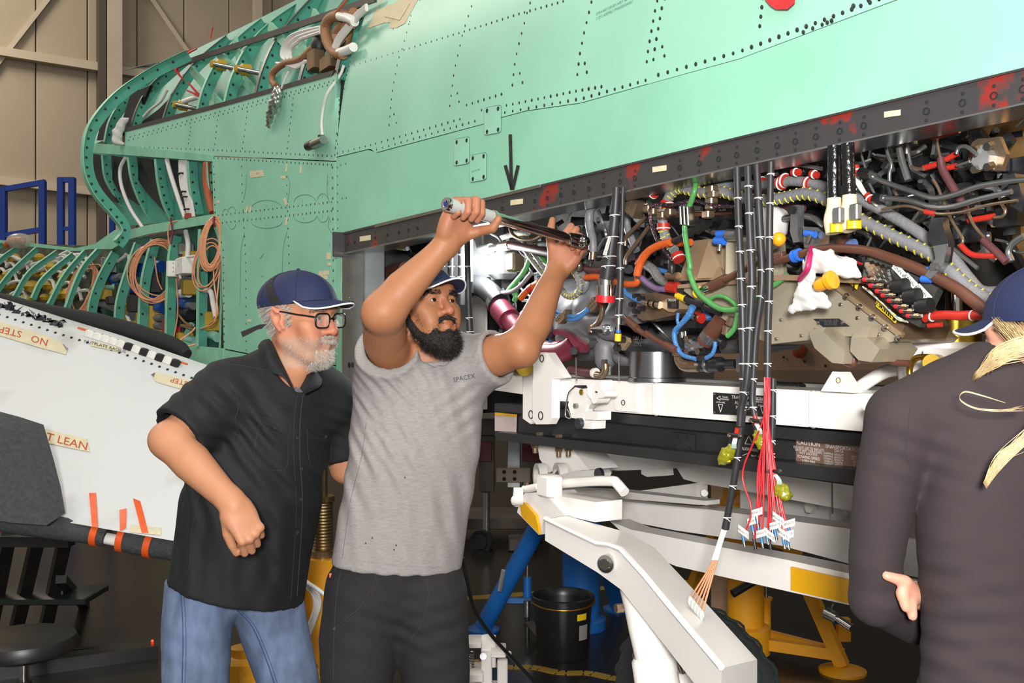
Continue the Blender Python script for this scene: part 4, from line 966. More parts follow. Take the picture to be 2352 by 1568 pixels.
ET('blue_hose', [(4, [(855, 500), (800, 620), (690, 750), (605, 840), (600, 950), (640, 1080), (720, 1180), (900, 1232)])], [8, 8, 6, 6, 6, 5.5, 5, 5], m_blb, .1); ET('blue_hose', [(4, [(1000, 1232), (1110, 1175), (1155, 1080), (1162, 990)])], 5, m_blb, .1); ET('blue_hose', [(4, [(650, 590), (640, 700), (660, 790), (620, 880)])], 4, m_blb, .13)
ET('blue_hose', [(4, [(1010, 520), (1050, 600), (1080, 680)])], 8, m_blb, .2); ET('blue_hose', [(2, [(360, 1440), (440, 1460), (510, 1480)])], 6, m_blb, .2)
EB('hose_clip', 4, [(900, 1180), (1000, 1180), (1000, 1250), (905, 1250)], m_dsteel, .09, .02)
EC('insulated_duct', 4, (1250, 700), (1060, 930), 20, m_brh, .12, 20); EC('duct_band', 4, (1110, 880), (1050, 955), 21, m_alu, .12, 24); EC('insulated_duct', 4, (1050, 955), (1020, 995), 20, m_brh, .12, 20)
ET('elbow_pipe', [(4, [(1030, 980), (980, 1040), (900, 1050), (800, 1030)])], 14, m_alu, .13, 16)
EB('valve_block', 4, [(705, 930), (880, 925), (1010, 1000), (1020, 1150), (790, 1165), (705, 1140)], m_dsteel, .12, .08)
for q in ((820, 955), (820, 1125), (975, 1125), (720, 1110)): MB().hexnut(EP(4, q, .12), -N, .010, .015).build('bolt', m_steel, en)
ET('elbow_pipe', [(4, [(690, 1130), (680, 1230), (740, 1310), (850, 1325), (940, 1320)])], 15, m_brz, .14, 16); EC('filter_canister', 4, (920, 1310), (1240, 1305), 17, m_dsteel, .15, 22); EC('canister_ring', 4, (1060, 1310), (1090, 1308), 19, m_alu, .15, 22); EC('canister_ring', 4, (910, 1310), (940, 1310), 18, m_alu, .15, 22); EC('canister_neck', 4, (1240, 1300), (1460, 1300), 11, m_dsteel, .16, 18); EB('canister_flange', 4, [(1450, 1190), (1500, 1190), (1500, 1410), (1450, 1410)], m_alu, .15, .06)
for q in ((700, 860), (750, 850)): EC('bright_pin', 4, q, (q[0]+5, q[1]+80), 5, m_chr, .14)
EC('red_plug', 4, (880, 640), (980, 670), 12, m_rsl, .17); EC('plug_core', 4, (860, 650), (900, 660), 8, m_steel, .15); EB('sensor_block', 4, [(680, 720), (880, 690), (900, 800), (680, 800)], m_dsteel, .16, .05)
EC('knob', 4, (1230, 1000), (1280, 1020), 10, m_dsteel, .12)
EC('dark_canister', 4, (1290, 1060), (1500, 1050), 17, m_case, .18, 18)
# big silver drum below
c = U(1509, 843, .22); r_ = 63*c[1]/F
MB().lathe(c-Z*.04, Z, [(0, 0), (r_*1.06, 0), (r_*1.06, .010), (r_, .012), (r_, .085), (0, .085)], 48).build('drum_flange', M('turned_steel', '#8f9094', .25, metal=1, var=.1, vs=30, stretch=(1, 1, 8)), en)
MB().lathe(c-Z*.10, Z, [(.04, 0), (.04, .07)], 24).build('drum_shaft', m_steel, en)
# region 2: looms and the tan box
ET('pink_braid', [(2, [(1480, 575), (1350, 570), (1200, 562), (1020, 525), (880, 490), (700, 515), (550, 552), (360, 530), (282, 590), (272, 750), (325, 950), (400, 1100), (530, 1270), (560, 1330)])], 4.2, m_pkb, .075)
ET('black_boot', [(2, [(540, 1300), (560, 1400), (560, 1490)])], [5, 9, 7], m_blkh, .09); EC('back_shell', 2, (500, 1520), (650, 1530), 9, m_brz, .1)
for q, d in (((300, 360), (1, .0)), ((490, 540), (.3, 1)), ((445, 850), (0, 1)), ((650, 1270), (.45, 1))): 
    o = band('red_tape_wrap', 2, q, d, 15 if q[0] != 650 else 15, 16, m_rsl, .11)
    p = EP(2, q, .11); t = nrm(EP(2, (q[0]+d[0], q[1]+d[1]), .11)-p); MB().ring(p+t*.004, t, 15.4*p[1]/F, .0018, 20, 5).build('lacing', m_ties, o)
ET('braided_cable', [(2, [(545, 1060), (400, 1100), (250, 1180), (160, 1290), (110, 1400), (80, 1520)])], 9, m_orb, .07, 12); ET('black_cable', [(2, [(540, 1062), (650, 1020), (800, 940)])], 7, m_blkh, .08); EC('black_connector', 2, (800, 930), (960, 830), 10, m_blkh, .09); EC('black_connector', 2, (900, 880), (1060, 770), 14, m_btape, .1); EC('hex_fitting', 2, (790, 930), (840, 890), 8, m_dsteel, .09, 6)
ET('brown_pipe', [(2, [(560, 700), (900, 680), (1430, 650)])], 5, m_brh, .16); ET('steel_pipe', [(2, [(600, 630), (900, 635), (1180, 625)])], 2.5, m_steel, .15); ET('brown_conduit', [(2, [(1760, 610), (1950, 600), (2111, 580)]), (5, [(80, 960), (200, 970)])], 8, m_mar, .2)
for q in ((1120, 330), (1140, 400), (1110, 500), (1110, 560), (1065, 680), (240, 600), (310, 640), (540, 650), (435, 690)): MB().bbox(EP(2, q, .085), A*.013, N*.012, Z*.010, .003).build('line_clip', m_brz, en)
ec = thing('engine_controller', U(1850, 740, .2), parent=en)
def EU(name, poly, mat, dc=.15, th=.05, par=ec): return MB().prism([U(x, y, dc) for x, y in poly], N*th).build(name, mat, par)
# upper shelf of the controller box
for nm, P, dcs, m_ in (('front_plate', [(1557, 645), (1592, 553), (1630, 548), (1665, 642)], [.14, .17, .17, .12], m_tanb), ('angle_plate', [(1600, 640), (1627, 552), (1665, 545), (1666, 635)], [.11, .13, .18, .14], m_tanb), ('side_plate', [(1666, 640), (1667, 545), (1700, 540), (1795, 545), (1800, 640)], [.10, .12, .2, .22, .12], m_box)):
    MB().prism([U(x, y, d) for (x, y), d in zip(P, dcs)], N*.012).build(nm, m_, ec)
MB().prism([U(x, y, d) for (x, y), d in zip([(1556, 654), (1800, 630), (1960, 640), (1960, 650), (1800, 643), (1556, 662)], [.10, .08, .07, .07, .08, .10])], N*.25).build('lid_edge', m_tanb, ec)
EU('base_plate', [(1556, 658), (1800, 640), (1910, 655), (2062, 775), (2050, 785), (2015, 786), (1978, 774), (1940, 772), (1770, 790), (1700, 760)], m_box, .12, .20)
MB().prism([U(x, y, d) for (x, y), d in zip([(1908, 652), (1916, 628), (1995, 645), (2078, 748), (2066, 778)], [.115, .13, .14, .13, .115])], N*.15).build('cover_strip', M('bronze_plate', '#7b6550', .35, metal=.6, var=.15, vs=6), ec)
MB().prism([U(x, y, d) for (x, y), d in zip([(1906, 655), (1912, 648), (2072, 765), (2066, 776)], [.108]*4)], N*.01).build('cover_rail', m_tanb, ec)
for q in ((733, 478), (853, 575), (972, 668), (1090, 763), (1207, 857), (620, 380)): MB().lathe(EP(6, q, .104), -N, [(.007, 0), (.0065, .004), (.003, .006), (0, .006)], 12).build('screw', m_chr, ec)
for q in ((137, 692), (490, 563), (680, 552), (835, 675), (448, 786), (322, 836), (640, 832), (1020, 826), (95, 866), (480, 720), (700, 720), (993, 945)): MB().lathe(EP(6, q, .117), -N, [(.0045, 0), (.004, .003), (0, .004)], 10).build('screw', m_chr, ec)
EB('data_plate', 6, [(430, 683), (655, 680), (755, 752), (520, 757)], m_dsteel, .114, .003, par=ec); text('lettering', 'F414-GE-100', m_alu, ec, EP(6, (570, 697), .111), -A, Z, .010)
for i in range(3): text('lettering', '0040-000 0000', m_alu, ec, EP(6, (585, 712+i*12), .111), -A, Z, .006)
EB('caution_label', 6, [(1000, 570), (1020, 530), (1185, 685), (1172, 718)], m_caly, .112, .002, par=ec); EB('caution_face', 6, [(1012, 565), (1024, 542), (1178, 686), (1168, 706)], m_btape, .110, .002, par=ec)
text('lettering', 'CAUTION', m_caly, ec, EP(6, (1095, 615), .107), EP(6, (1045, 565), .107)-EP(6, (1145, 665), .107), EP(6, (1090, 635), .107)-EP(6, (1100, 600), .107), .015)
EB('caution_label', 6, [(740, 345), (845, 345), (822, 415)], m_caly, .112, .002, par=ec); text('lettering', '!', m_btape, ec, EP(6, (800, 368), .108), -A, -Z, .03, .02)
for P in ([(392, 830), (520, 800), (720, 990), (700, 1095), (600, 1085), (440, 950)], [(775, 855), (920, 850), (1035, 960), (960, 1078), (840, 1060), (765, 980)]):
    EB('connector_housing', 6, P, m_box, .06, .12, par=ec)
for P in ([(392, 830), (415, 780), (545, 760), (520, 800)], [(775, 855), (800, 800), (955, 740), (920, 850)]): EB('housing_flange', 6, P, m_box, .075, .03, par=ec)
ET('cable_boot', [(6, [(700, 1075), (750, 1085), (790, 1090), (800, 1030), (760, 1000)])], [6, 9, 10, 9, 7], m_brh, .1, par=ec); ET('brown_hose', [(6, [(1010, 1020), (1120, 1060), (1200, 1085), (1310, 1090)])], [8, 10, 8, 8], m_brh, .15); EC('hex_fitting', 6, (1000, 1030), (1050, 1030), 9, m_dsteel, .12, 6)
ET('black_cable', [(6, [(40, 960), (150, 945), (300, 940)])], [9, 8, 5], m_blkh, .14)
for q in ((1225, 945), (1250, 880)): pass
bk = thing('blue_cap_bracket', EP(2, (1250, 1000), .1), parent=en)
EC('blue_cap', 2, (1200, 950), (1320, 945), 9, m_blc, .12, par=bk); EC('blue_cap', 2, (1165, 1040), (1290, 1050), 9, m_blc, .1, par=bk); EC('test_port', 2, (1230, 1090), (1220, 1180), 5, m_steel, .09, par=bk); EC('grey_barrel', 2, (1340, 960), (1480, 960), 14, m_alu, .1, 18, par=bk); EB('black_latch', 2, [(1190, 890), (1290, 740), (1370, 780), (1300, 900)], m_blkp, .15, .04, par=bk)
# connector panel
cp = thing('connector_panel', EP(6, (1150, 450), .06), parent=en)
EB('panel_plate', 6, [(890, 180), (930, 120), (1020, 110), (1570, 400), (1400, 760), (1320, 720), (870, 330)], M('panel_grey', '#4b4b48', .4, metal=.4, var=.2, vs=10), .08, .02, par=cp)
EB('contact_plate', 6, [(905, 200), (950, 130), (1160, 240), (1100, 390), (880, 300)], M('olive_plate', '#5e665a', .4, metal=.3), .074, .008, par=cp)
for r0 in range(4):
    for c_ in range(4):
        q = (965+c_*48-r0*-4+r0*12, 185+c_*20+r0*42-c_*2); MB().hexnut(EP(6, q, .07), -N-Z*.3, .009, .014).build('contact_jack', m_steel, cp)
for i, q in enumerate(((905, 325), (960, 380), (1020, 430), (1072, 468), (1130, 517), (1190, 570), (1240, 612), (1300, 655))):
    f = thing('test_fitting', EP(6, q, .05), parent=en); EC('red_tip', 6, (q[0]-16, q[1]), (q[0]+12, q[1]), 5.2, m_calr, .045, par=f); EC('steel_body', 6, (q[0]+10, q[1]), (q[0]+70, q[1]), 4, m_steel, .045, par=f); EC('hex_nut', 6, (q[0]+55, q[1]), (q[0]+95, q[1]), 6, m_brz, .045, 6, par=f); EC('steel_base', 6, (q[0]+90, q[1]), (q[0]+120, q[1]), 4.5, m_chr, .045, par=f)
for q in ((1215, 385), (1330, 475), (1440, 565)):
    f = thing('round_connector', EP(6, q, .05), parent=en); EC('shell', 6, (q[0]-60, q[1]), (q[0]-20, q[1]), 14, m_dsteel, .05, 20, par=f); EC('black_cap', 6, (q[0]-30, q[1]), (q[0]+60, q[1]-8), 17, m_btape, .05, 22, par=f); EC('thread', 6, (q[0]-90, q[1]+10), (q[0]-50, q[1]+5), 8, m_steel, .05, par=f)
for q, t in (((1217, 248), 'CONN #3'), ((1332, 352), 'CONN #2'), ((1442, 452), 'CONN #1')):
    xd = EP(6, (q[0]+40, q[1]+42), .07)-EP(6, q, .07); yd = EP(6, (q[0]+10, q[1]-20), .07)-EP(6, q, .07); xd, yd = nrm(xd), nrm(yd); c = EP(6, q, .07)
    MB().prism([c+xd*a*.020+yd*b_*.0075 for a, b_ in ((-1, -1), (1, -1), (1, 1), (-1, 1))], -N*.001).build('label', m_white, cp); text('lettering', t, m_btape, cp, c-N*.003, xd, yd, .010)
for i in range(8): ET('panel_wire', [(6, [(880+i*8, 390+i*4), (960+i*12, 460+i*10), (1080+i*10, 560+i*10), (1200+i*12, 690+i*3), (1290, 700)])], 1.6, [m_wire_w, m_ystr, m_blb, m_wire_w][i % 4], .095, 6)
ET('red_sleeve_hose', [(6, [(1440, 690), (1500, 660), (1640, 648), (1760, 655), (1880, 650), (2010, 660)])], [8, 11, 11, 11.5, 11.5, 9], m_rsl, .07, 14); ET('red_sleeve_hose', [(6, [(1480, 745), (1600, 735)])], 6, m_rsl, .08, sub=1)
for q in ((1515, 660), (1880, 652)): band('lacing', 6, q, (1, .1), 12.4, 3, m_ties, .07)
# region 5: pipes at the right
ET('steel_pipe', [(5, [(820, 640), (1000, 720), (1250, 805), (1450, 872), (1650, 845), (1900, 760), (2190, 710), (2400, 690)])], 6.5, m_alu, .11, 14); EC('pipe_nut', 5, (750, 615), (850, 645), 12, m_dsteel, .11, 6); EC('pipe_nut', 5, (840, 640), (890, 660), 9, m_alu, .11, 6)
ET('steel_pipe', [(5, [(960, 872), (1200, 890), (1450, 958), (1650, 955), (1900, 885), (2230, 808)])], 6.5, m_alu, .1, 14); EC('pipe_nut', 5, (890, 865), (960, 872), 11, m_dsteel, .1, 6); EC('pipe_nut', 5, (940, 870), (990, 874), 9, m_alu, .1, 6)
ET('steel_pipe', [(5, [(960, 985), (1200, 948), (1400, 1002), (1550, 1028), (1750, 1008), (2000, 940), (2290, 893)])], 3.6, m_brz, .09); EC('red_tape_wrap', 5, (1385, 1005), (1475, 1025), 6, m_rsl, .09)
EB('pipe_bracket', 5, [(2190, 650), (2255, 630), (2310, 760), (2352, 900), (2330, 1010), (2240, 960), (2200, 800)], m_dsteel, .12, .04)
for a, b_ in (((1450, 275), (1720, 208)), ((1370, 580), (1510, 540)), ((1590, 495), (1695, 435)), ((1610, 575), (1690, 560)), ((1810, 1092), (2060, 1050))): EC('red_hose_sleeve', 5, a, b_, 7, m_rsl, .17)
ET('red_hose_sleeve', [(5, [(1735, 1335), (1800, 1400), (1880, 1432), (2070, 1440)])], 7, m_rsl, .14); ET('maroon_hose', [(5, [(1535, 480), (1560, 600), (1650, 760), (1760, 940), (1800, 1030)])], [9, 10, 10, 9, 8], m_mar, .16); ET('maroon_hose', [(5, [(1950, 1280), (2080, 1400), (2180, 1500)])], 9, m_mar, .14)
for P, r in (([(990, 280), (1015, 430), (1055, 550), (1035, 640), (1040, 760)], 4.5), ([(1190, 200), (1215, 380), (1235, 520), (1275, 600), (1380, 655)], 4.5), ([(1130, 380), (1160, 520), (1220, 700)], 8), ([(720, 330), (760, 450), (800, 580)], 3), ([(1475, 150), (1500, 330), (1535, 490)], 4), ([(1835, 90), (1838, 150), (1800, 195), (1720, 215)], 4.5), ([(1690, 440), (1715, 380), (1790, 370), (1890, 445)], 5), ([(1690, 555), (1760, 535), (1820, 515)], 3.5), ([(1250, 560), (1300, 585), (1370, 590)], 4), ([(1460, 690), (1510, 770), (1560, 900), (1640, 1080), (1740, 1250), (1750, 1310), (1710, 1340)], 4), ([(2060, 1060), (2140, 1050), (2170, 1000), (2130, 930)], 4), ([(1800, 1010), (1870, 1150), (1990, 1290)], 4), ([(2352, 1240), (2250, 1310), (2200, 1400), (2230, 1491)], 8), ([(0, 555), (150, 552), (370, 585)], 5), ([(150, 440), (270, 445), (390, 480)], 4), ([(0, 1075), (120, 1055), (220, 1050), (320, 1085), (400, 1160)], 7.5), ([(860, 1250), (830, 1320), (790, 1400)], 3), ([(1600, 1320), (1750, 1440), (1900, 1560)], 5), ([(840, 730), (900, 850)], 3), ([(1080, 790), (1110, 850)], 4)):
    ET('steel_pipe', [(5, P)], r, m_alu if r != 4 else m_brz, .15 if P[0][1] > 250 else .2)
for q, r in (((1090, 330), 12), ((1260, 310), 13), ((1200, 400), 9)): EC('pipe_union', 5, (q[0], q[1]-50), (q[0]+5, q[1]+45), r, m_steel, .2, 18)
EB('mount_plate', 5, [(1840, 330), (1900, 290), (2000, 285), (2110, 270), (2180, 440), (2130, 600), (2040, 610), (1880, 590), (1800, 510)], m_brz, .2, .012); EB('mount_lug', 5, [(1870, 430), (1940, 350), (2010, 450), (1980, 580), (1900, 600), (1830, 520)], m_silv, .17, .03)
for q in ((2040, 350), (2040, 550), (1915, 385), (1910, 580)): MB().hexnut(EP(5, q, .18), -N-Z*.3, .008, .018).build('bolt', m_steel, en)
EB('hose_bracket', 5, [(1440, 1070), (1550, 1060), (1560, 1150), (1610, 1300), (1580, 1500), (1500, 1480), (1420, 1200)], m_dsteel, .055, .02); EB('hose_bracket', 6, [(1520, 20), (1640, 0), (1640, 80), (1610, 200), (1500, 320), (1445, 290), (1545, 130)], m_alu, .05, .015); MB().hexnut(EP(6, (1555, 207), .05), -N, .008, .012).build('bolt', m_steel, en)
EB('stay_plate', 5, [(70, 950), (140, 940), (135, 1200), (150, 1300), (95, 1310), (60, 1200)], m_alu, .09, .02); MB().hexnut(EP(5, (98, 992), .09), -N, .010, .012).build('bolt', m_dsteel, en)
EB('latch_body', 5, [(190, 1150), (330, 1160), (450, 1250), (440, 1340), (200, 1360)], m_alu, .1, .05); EC('blue_cap', 5, (215, 1215), (310, 1230), 8, m_blc, .09); EC('test_port', 5, (265, 1230), (235, 1310), 6, m_steel, .085); EC('blue_cap', 5, (600, 1330), (690, 1330), 14, M('pale_blue_plastic', '#5e74a8', .4), .13); EC('brown_tube', 5, (560, 1280), (610, 1330), 14, m_brh, .12)
for q in ((600, 720), (60, 740), (250, 740)): pass
for g_, q, d in ((5, (10, 700), (.1, 1)), (5, (245, 730), (.25, 1)), (2, (1800, 250), (.0, 1)), (2, (2080, 240), (.0, 1)), (5, (120, 620), (1, .0)), (5, (300, 640), (1, .3)), (5, (840, 870), (.8, 1)), (2, (1110, 140), (1, .1)), (5, (715, 600), (.2, 1))):
    big = (g_, q) in ((5, (10, 700)), (5, (245, 730)), (2, (1800, 250)), (2, (2080, 240)))
    o = band('red_tape_wrap', g_, q, (1, .15) if big else d, 15 if big else 8, 15 if big else 22, m_rsl, .15 if big else .13)
    p = EP(g_, q, .15 if big else .13); t = nrm(EP(g_, (q[0]+100, q[1]+15), .15 if big else .13)-p); MB().ring(p, t if big else nrm(EP(g_, (q[0]+d[0], q[1]+d[1]), .13)-p), (15.6 if big else 8.6)*p[1]/F, .002, 20, 5).build('lacing', m_ties, o)
b = MB()
for i in range(6): b.tube([EP(5, q, .13+.004*i) for q in ((690+i*4, 640), (720+i*8, 740), (780+i*6, 830), (830+i*5, 880), (910+i*4, 950))], .0022, n=5)
b.build('fine_wires', m_wire_w, en)
ET('red_wire', [(6, [(740, 130), (800, 150), (880, 185)])], 1.5, m_calr, .07, 6); ET('red_wire', [(6, [(720, 110), (800, 165), (870, 190)])], 1.5, m_calr, .075, 6)
# small hardware scattered on the dark casing
b = MB()
for k in range(420):
    x = random.uniform(1120, 2352); y = 540-(x-1100)*.215+random.uniform(10, 300); p = U(x, min(y, 800), random.uniform(.26, .42)); d = nrm(rng.normal(size=3)); r = random.uniform(.006, .016)
    if k % 3: b.hexnut(p, d, r, r*random.uniform(1.5, 4))
    else: b.box(p, A*r*1.5, N*r, Z*r*1.2)
b.build('small_hardware', m_dsteel, en, kind='stuff')
b = MB()
for k in range(90):
    x = random.uniform(1120, 2352); y = 530-(x-1100)*.215+random.uniform(10, 280); dd = random.uniform(.24, .36); P = [U(x, y, dd)]
    a = random.uniform(-.9, .9)
    for j in range(4): a += random.uniform(-.8, .8); x += 30*math.cos(a); y += 30*math.sin(a); P.append(U(x, y, dd+random.uniform(-.02, .02)))
    b.tube(P, random.uniform(.003, .008), n=6, sub=4)
b.build('small_pipes', m_alu, en, kind='stuff')
# front corner of the bay, left of the man
ET('steel_pipe', [(8, [(318, 140), (315, 250), (312, 380), (270, 480), (235, 610), (262, 820)])], 3.6, m_alu, .10, par=ac); EC('pipe_nut', 8, (315, 190), (315, 235), 6, m_steel, .1, 6, par=ac); EC('pipe_nut', 8, (318, 150), (318, 170), 4, m_steel, .1, par=ac); EC('blue_collar', 8, (314, 262), (314, 290), 6, m_bfit, .1, par=ac)
EC('red_blanking_cap', 8, (215, 420), (345, 420), 29, M('crimson_plastic', '#a3173c', .25, trans=.0, coat=.3), .25, 24, par=ac); EC('duct_collar', 8, (340, 415), (385, 410), 26, m_blkh, .25, 24, par=ac); ET('brown_duct', [(8, [(380, 410), (460, 380), (600, 350)])], 19, m_brh, .27, 20, par=ac)
ET('grey_hook', [(8, [(200, 450), (195, 400), (230, 368), (290, 385), (350, 440)])], 3.5, m_alu, .15, par=ac); EC('grey_tank', 8, (200, 770), (330, 790), 12, m_alu, .3, par=ac)
for q in ((215, 292), (207, 537)): MB().hexnut(EP(8, q, .18), -N, .010, .012).build('bolt', m_steel, ac)
for P in ([(390, 150), (490, 290)], [(330, 250), (380, 320)], [(590, 90), (640, 210)]): ET('strut', [(8, P)], 4, m_dsteel, .3, sub=1, par=ac)
tracer([(8, [(470, 120), (520, 150), (610, 160)])], 5, .2, step=8)
# lamp that the fitters hung inside the bay, with its own light
p = U(1079, 590, .10)
wl = thing('work_light', p-Z*.1, 'bright white stick lamp glowing inside the bay behind the raised hands', 'lamp')
MB().cyl(p-Z*.09, p-Z*.13, .013, 12).build('end_cap', m_blkp, wl); MB().cyl(p+Z*.09, p+Z*.12, .013, 12).build('end_cap', m_blkp, wl); MB().cyl(p-Z*.09, p+Z*.09, .011, 14).build('glow_tube', M('led_glow', '#ffffff', .5, emit=14.), wl); TB('hook', [p+Z*.12, p+Z*.16, p+Z*.19+N*.02], .003, m_steel, wl, n=6)
l = bpy.data.lights.new('work_light_bulb', 'POINT'); l.energy = 13; l.shadow_soft_size = .035; l.color = (.96, 1, 1); o = bpy.data.objects.new('work_light_bulb', l); COL.objects.link(o); o.location = tuple(p+N*.05)
b = MB(); b.grid([[U(1040, 940, .66), U(1115, 940, .66)], [U(1040, 640, .66), U(1115, 660, .66)]], N*.01); b.build('white_bulkhead_plate', m_white, ac)
# ================================================================== engine trailer
m_wp = M('white_gloss_paint', '#f0ece7', .3, var=.05, vs=5, coat=.2, col2='#b8aa9a', thr=(.74, .80))
m_wp2 = M('white_satin_paint', '#cdc9c3', .42, var=.08, vs=4)
m_rail = M('black_rail', '#2f2f30', .4, metal=.3, var=.3, vs=6)
m_yrf = M('yellow_reflective', '#e5a90c', .45, var=.06, vs=60)
m_rub = M('tyre_rubber', '#242426', .75, var=.2, vs=30)
m_goldp = M('gold_zinc', '#b39339', .28, metal=1, var=.2, vs=30)
tr = thing('engine_trailer', (*V(1600, 784, 2.9)[:2], 0), 'white painted engine trailer with a black rail and yellow reflective strips', 'trailer')
def T(px, py, c): return V(px, py, c/((px-1176)/F+SL))
def TP(name, poly, c, th, mat, par=None): return MB().prism([T(x, y, c) for x, y in poly], N*th).build(name, mat, par or tr)
zt = lambda *P: [(1180+P[i]/6.03, 800+P[i+1]/6.03) for i in range(0, len(P), 2)]
def ln(p, q, x): return p[1]+(q[1]-p[1])*(x-p[0])/(q[0]-p[0])
X0, X1 = 1262, 2440
tT = lambda x: 867+(x-1265)*.0505; tB = lambda x: 934+(x-1265)*.0785
TP('upper_beam', [(X0, tT(X0)), (X1, tT(X1)), (X1, tB(X1)), (X0, tB(X0))], 2.06, .14, m_wp)
for x in (1507, 1868): MB().bbox((T(x, tT(x)-1, 2.055)+T(x, tB(x)+2, 2.055))/2, A*.012, N*.006, (T(x, tT(x)-1, 2.055)-T(x, tB(x)+2, 2.055))/2, .004).build('weld_strap', m_wp, tr)
TP('inner_beam', [(1290, 860), (X1, 903), (X1, 960), (1290, 925)], 2.75, .10, m_wp2)
# black rail: flanges and web
r0, r1 = 1136, 2440
q = lambda x, y0, s: y0+(x-1136)*s
TP('rail_upper_flange', [(r0, q(r0, 926, .083)), (r1, q(r1, 926, .083)), (r1, q(r1, 945, .0955)), (r0, q(r0, 943, .0955))], 2.08, .16, m_rail)
TP('rail_web', [(r0, q(r0, 943, .095)), (r1, q(r1, 943, .095)), (r1, q(r1, 1000, .14)), (r0, q(r0, 1000, .125))], 2.13, .03, m_rail)
TP('rail_lower_flange', [(r0+5, q(r0, 992, .105)), (r1, q(r1, 992, .105)), (r1, q(r1, 1012, .122)), (r0+5, q(r0, 1010, .118))], 2.06, .2, m_rail)
MB().prism([T(x, y, 2.125) for x, y in ((1138, 947), (1187, 951), (1186, 992), (1138, 989))], -N*.003).build('reflector', M('pale_pink_reflector', '#c9b8b4', .4), tr)
MB().prism([T(x, y, 2.120) for x, y in ((1138, 947), (1187, 951), (1187, 957), (1138, 953))], -N*.003).build('reflector_edge', m_yrf, tr)
TP('cover_plate', [(1541, 993), (1590, 998), (1589, 1040), (1541, 1035)], 2.115, .01, m_rail)
for x, y in ((1555, 1003), (1576, 1005), (1547, 1024), (1584, 1029)): MB().lathe(T(x, y, 2.114), -N, [(.006, 0), (.006, .002), (.003, .002), (.003, 0), (0, 0)], 10).build('screw', m_dsteel, tr)
# placards
pl = TP('alignment_placard', [(1638, 901), (1766, 910), (1766, 957), (1638, 950)], 2.05, .01, m_btape)
for x, y in ((1641, 905), (1641, 947)): MB().lathe(T(x, y, 2.048), -N, [(.004, 0), (.003, .002), (0, .002)], 8).build('screw', m_steel, pl)
def ptxt(s, x, y, c, h, par, m=m_wire_w): text('lettering', s, m, par, T(x, y, c), -A, Z, h)
for s, x, y, h in (('TRANSPORTATION', 1716, 914, .0125), ('ALIGNMENT', 1710, 926, .0125), ('POSITION', 1708, 937, .0125), ('TRAILER', 1665, 912, .006), ('FORWARD', 1665, 917, .006), ('ALIGN HERE', 1655, 924, .006), ('TRAILER', 1743, 918, .006), ('FORWARD', 1743, 923, .006), ('ALIGN HERE', 1752, 931, .006)): ptxt(s, x, y, 2.046, h, pl)
def tri(P, c, par):
    b = MB(); Q = [T(x, y, c) for x, y in P]
    for i in range(3): b.tube([Q[i], Q[(i+1) % 3]], .0008, n=4, sub=1)
    b.build('arrow_mark', m_wire_w, par)
tri([(1646, 914), (1654, 909), (1654, 919)], 2.046, pl); tri([(1650, 928), (1660, 929), (1655, 946)], 2.046, pl); tri([(1747, 933), (1757, 934), (1752, 950)], 2.046, pl)
p2 = TP('alignment_placard', [(1700, 995), (1760, 1003), (1760, 1062), (1700, 1054)], 2.122, .008, m_btape)
tri([(1720, 1000), (1729, 1020), (1711, 1019)], 2.118, p2); tri([(1704, 1046), (1718, 1041), (1718, 1052)], 2.118, p2); ptxt('ALIGN HERE', 1722, 1032, 2.118, .011, p2); ptxt('ENG AFT', 1738, 1049, 2.118, .010, p2)
m_brp = M('bronze_placard', '#94786a', .3, metal=.5, var=.1, vs=4)
p3 = TP('data_placard', [(1828, 1001), (1888, 1008), (1885, 1073), (1828, 1066)], 2.118, .01, m_brp); ptxt('CAUTION', 1857, 1018, 2.114, .016, p3)
for i, s in enumerate(('DO NOT USE TO INFLATE', 'OR IF NOT TIGHTENED', 'NOT LOCATED')): ptxt(s, 1857, 1030+i*6, 2.114, .008, p3)
ptxt('TOWING SPEED', 1857, 1051, 2.114, .010, p3); ptxt('3 MPH MAX', 1857, 1059, 2.114, .008, p3)
p4 = TP('data_placard', [(1888, 1008), (2010, 1022), (2010, 1090), (1886, 1074)], 2.118, .01, m_brp); ptxt('TRANSPORTATION', 1936, 1029, 2.114, .012, p4); ptxt('DATA', 1927, 1036, 2.114, .010, p4)
for i, s in enumerate(('SHIPPING WEIGHT', 'SHIPPING LENGTH', 'OVERALL LENGTH', 'OVERALL WIDTH', 'OVERALL HEIGHT', 'CENTER OF GRAVITY')): ptxt(s, 1914, 1043+i*6, 2.114, .007, p4)
for i, s in enumerate(('3050 LBS', '120 CU FT', '94 IN', '37 IN', '35 IN')): ptxt(s, 1966, 1049+i*6, 2.114, .007, p4)
for x, y in ((1831, 1008), (1831, 1064), (1899, 1014), (1900, 1073)): MB().lathe(T(x, y, 2.112), -N, [(.004, 0), (.003, .002), (0, .002)], 8).build('screw', m_steel, tr)
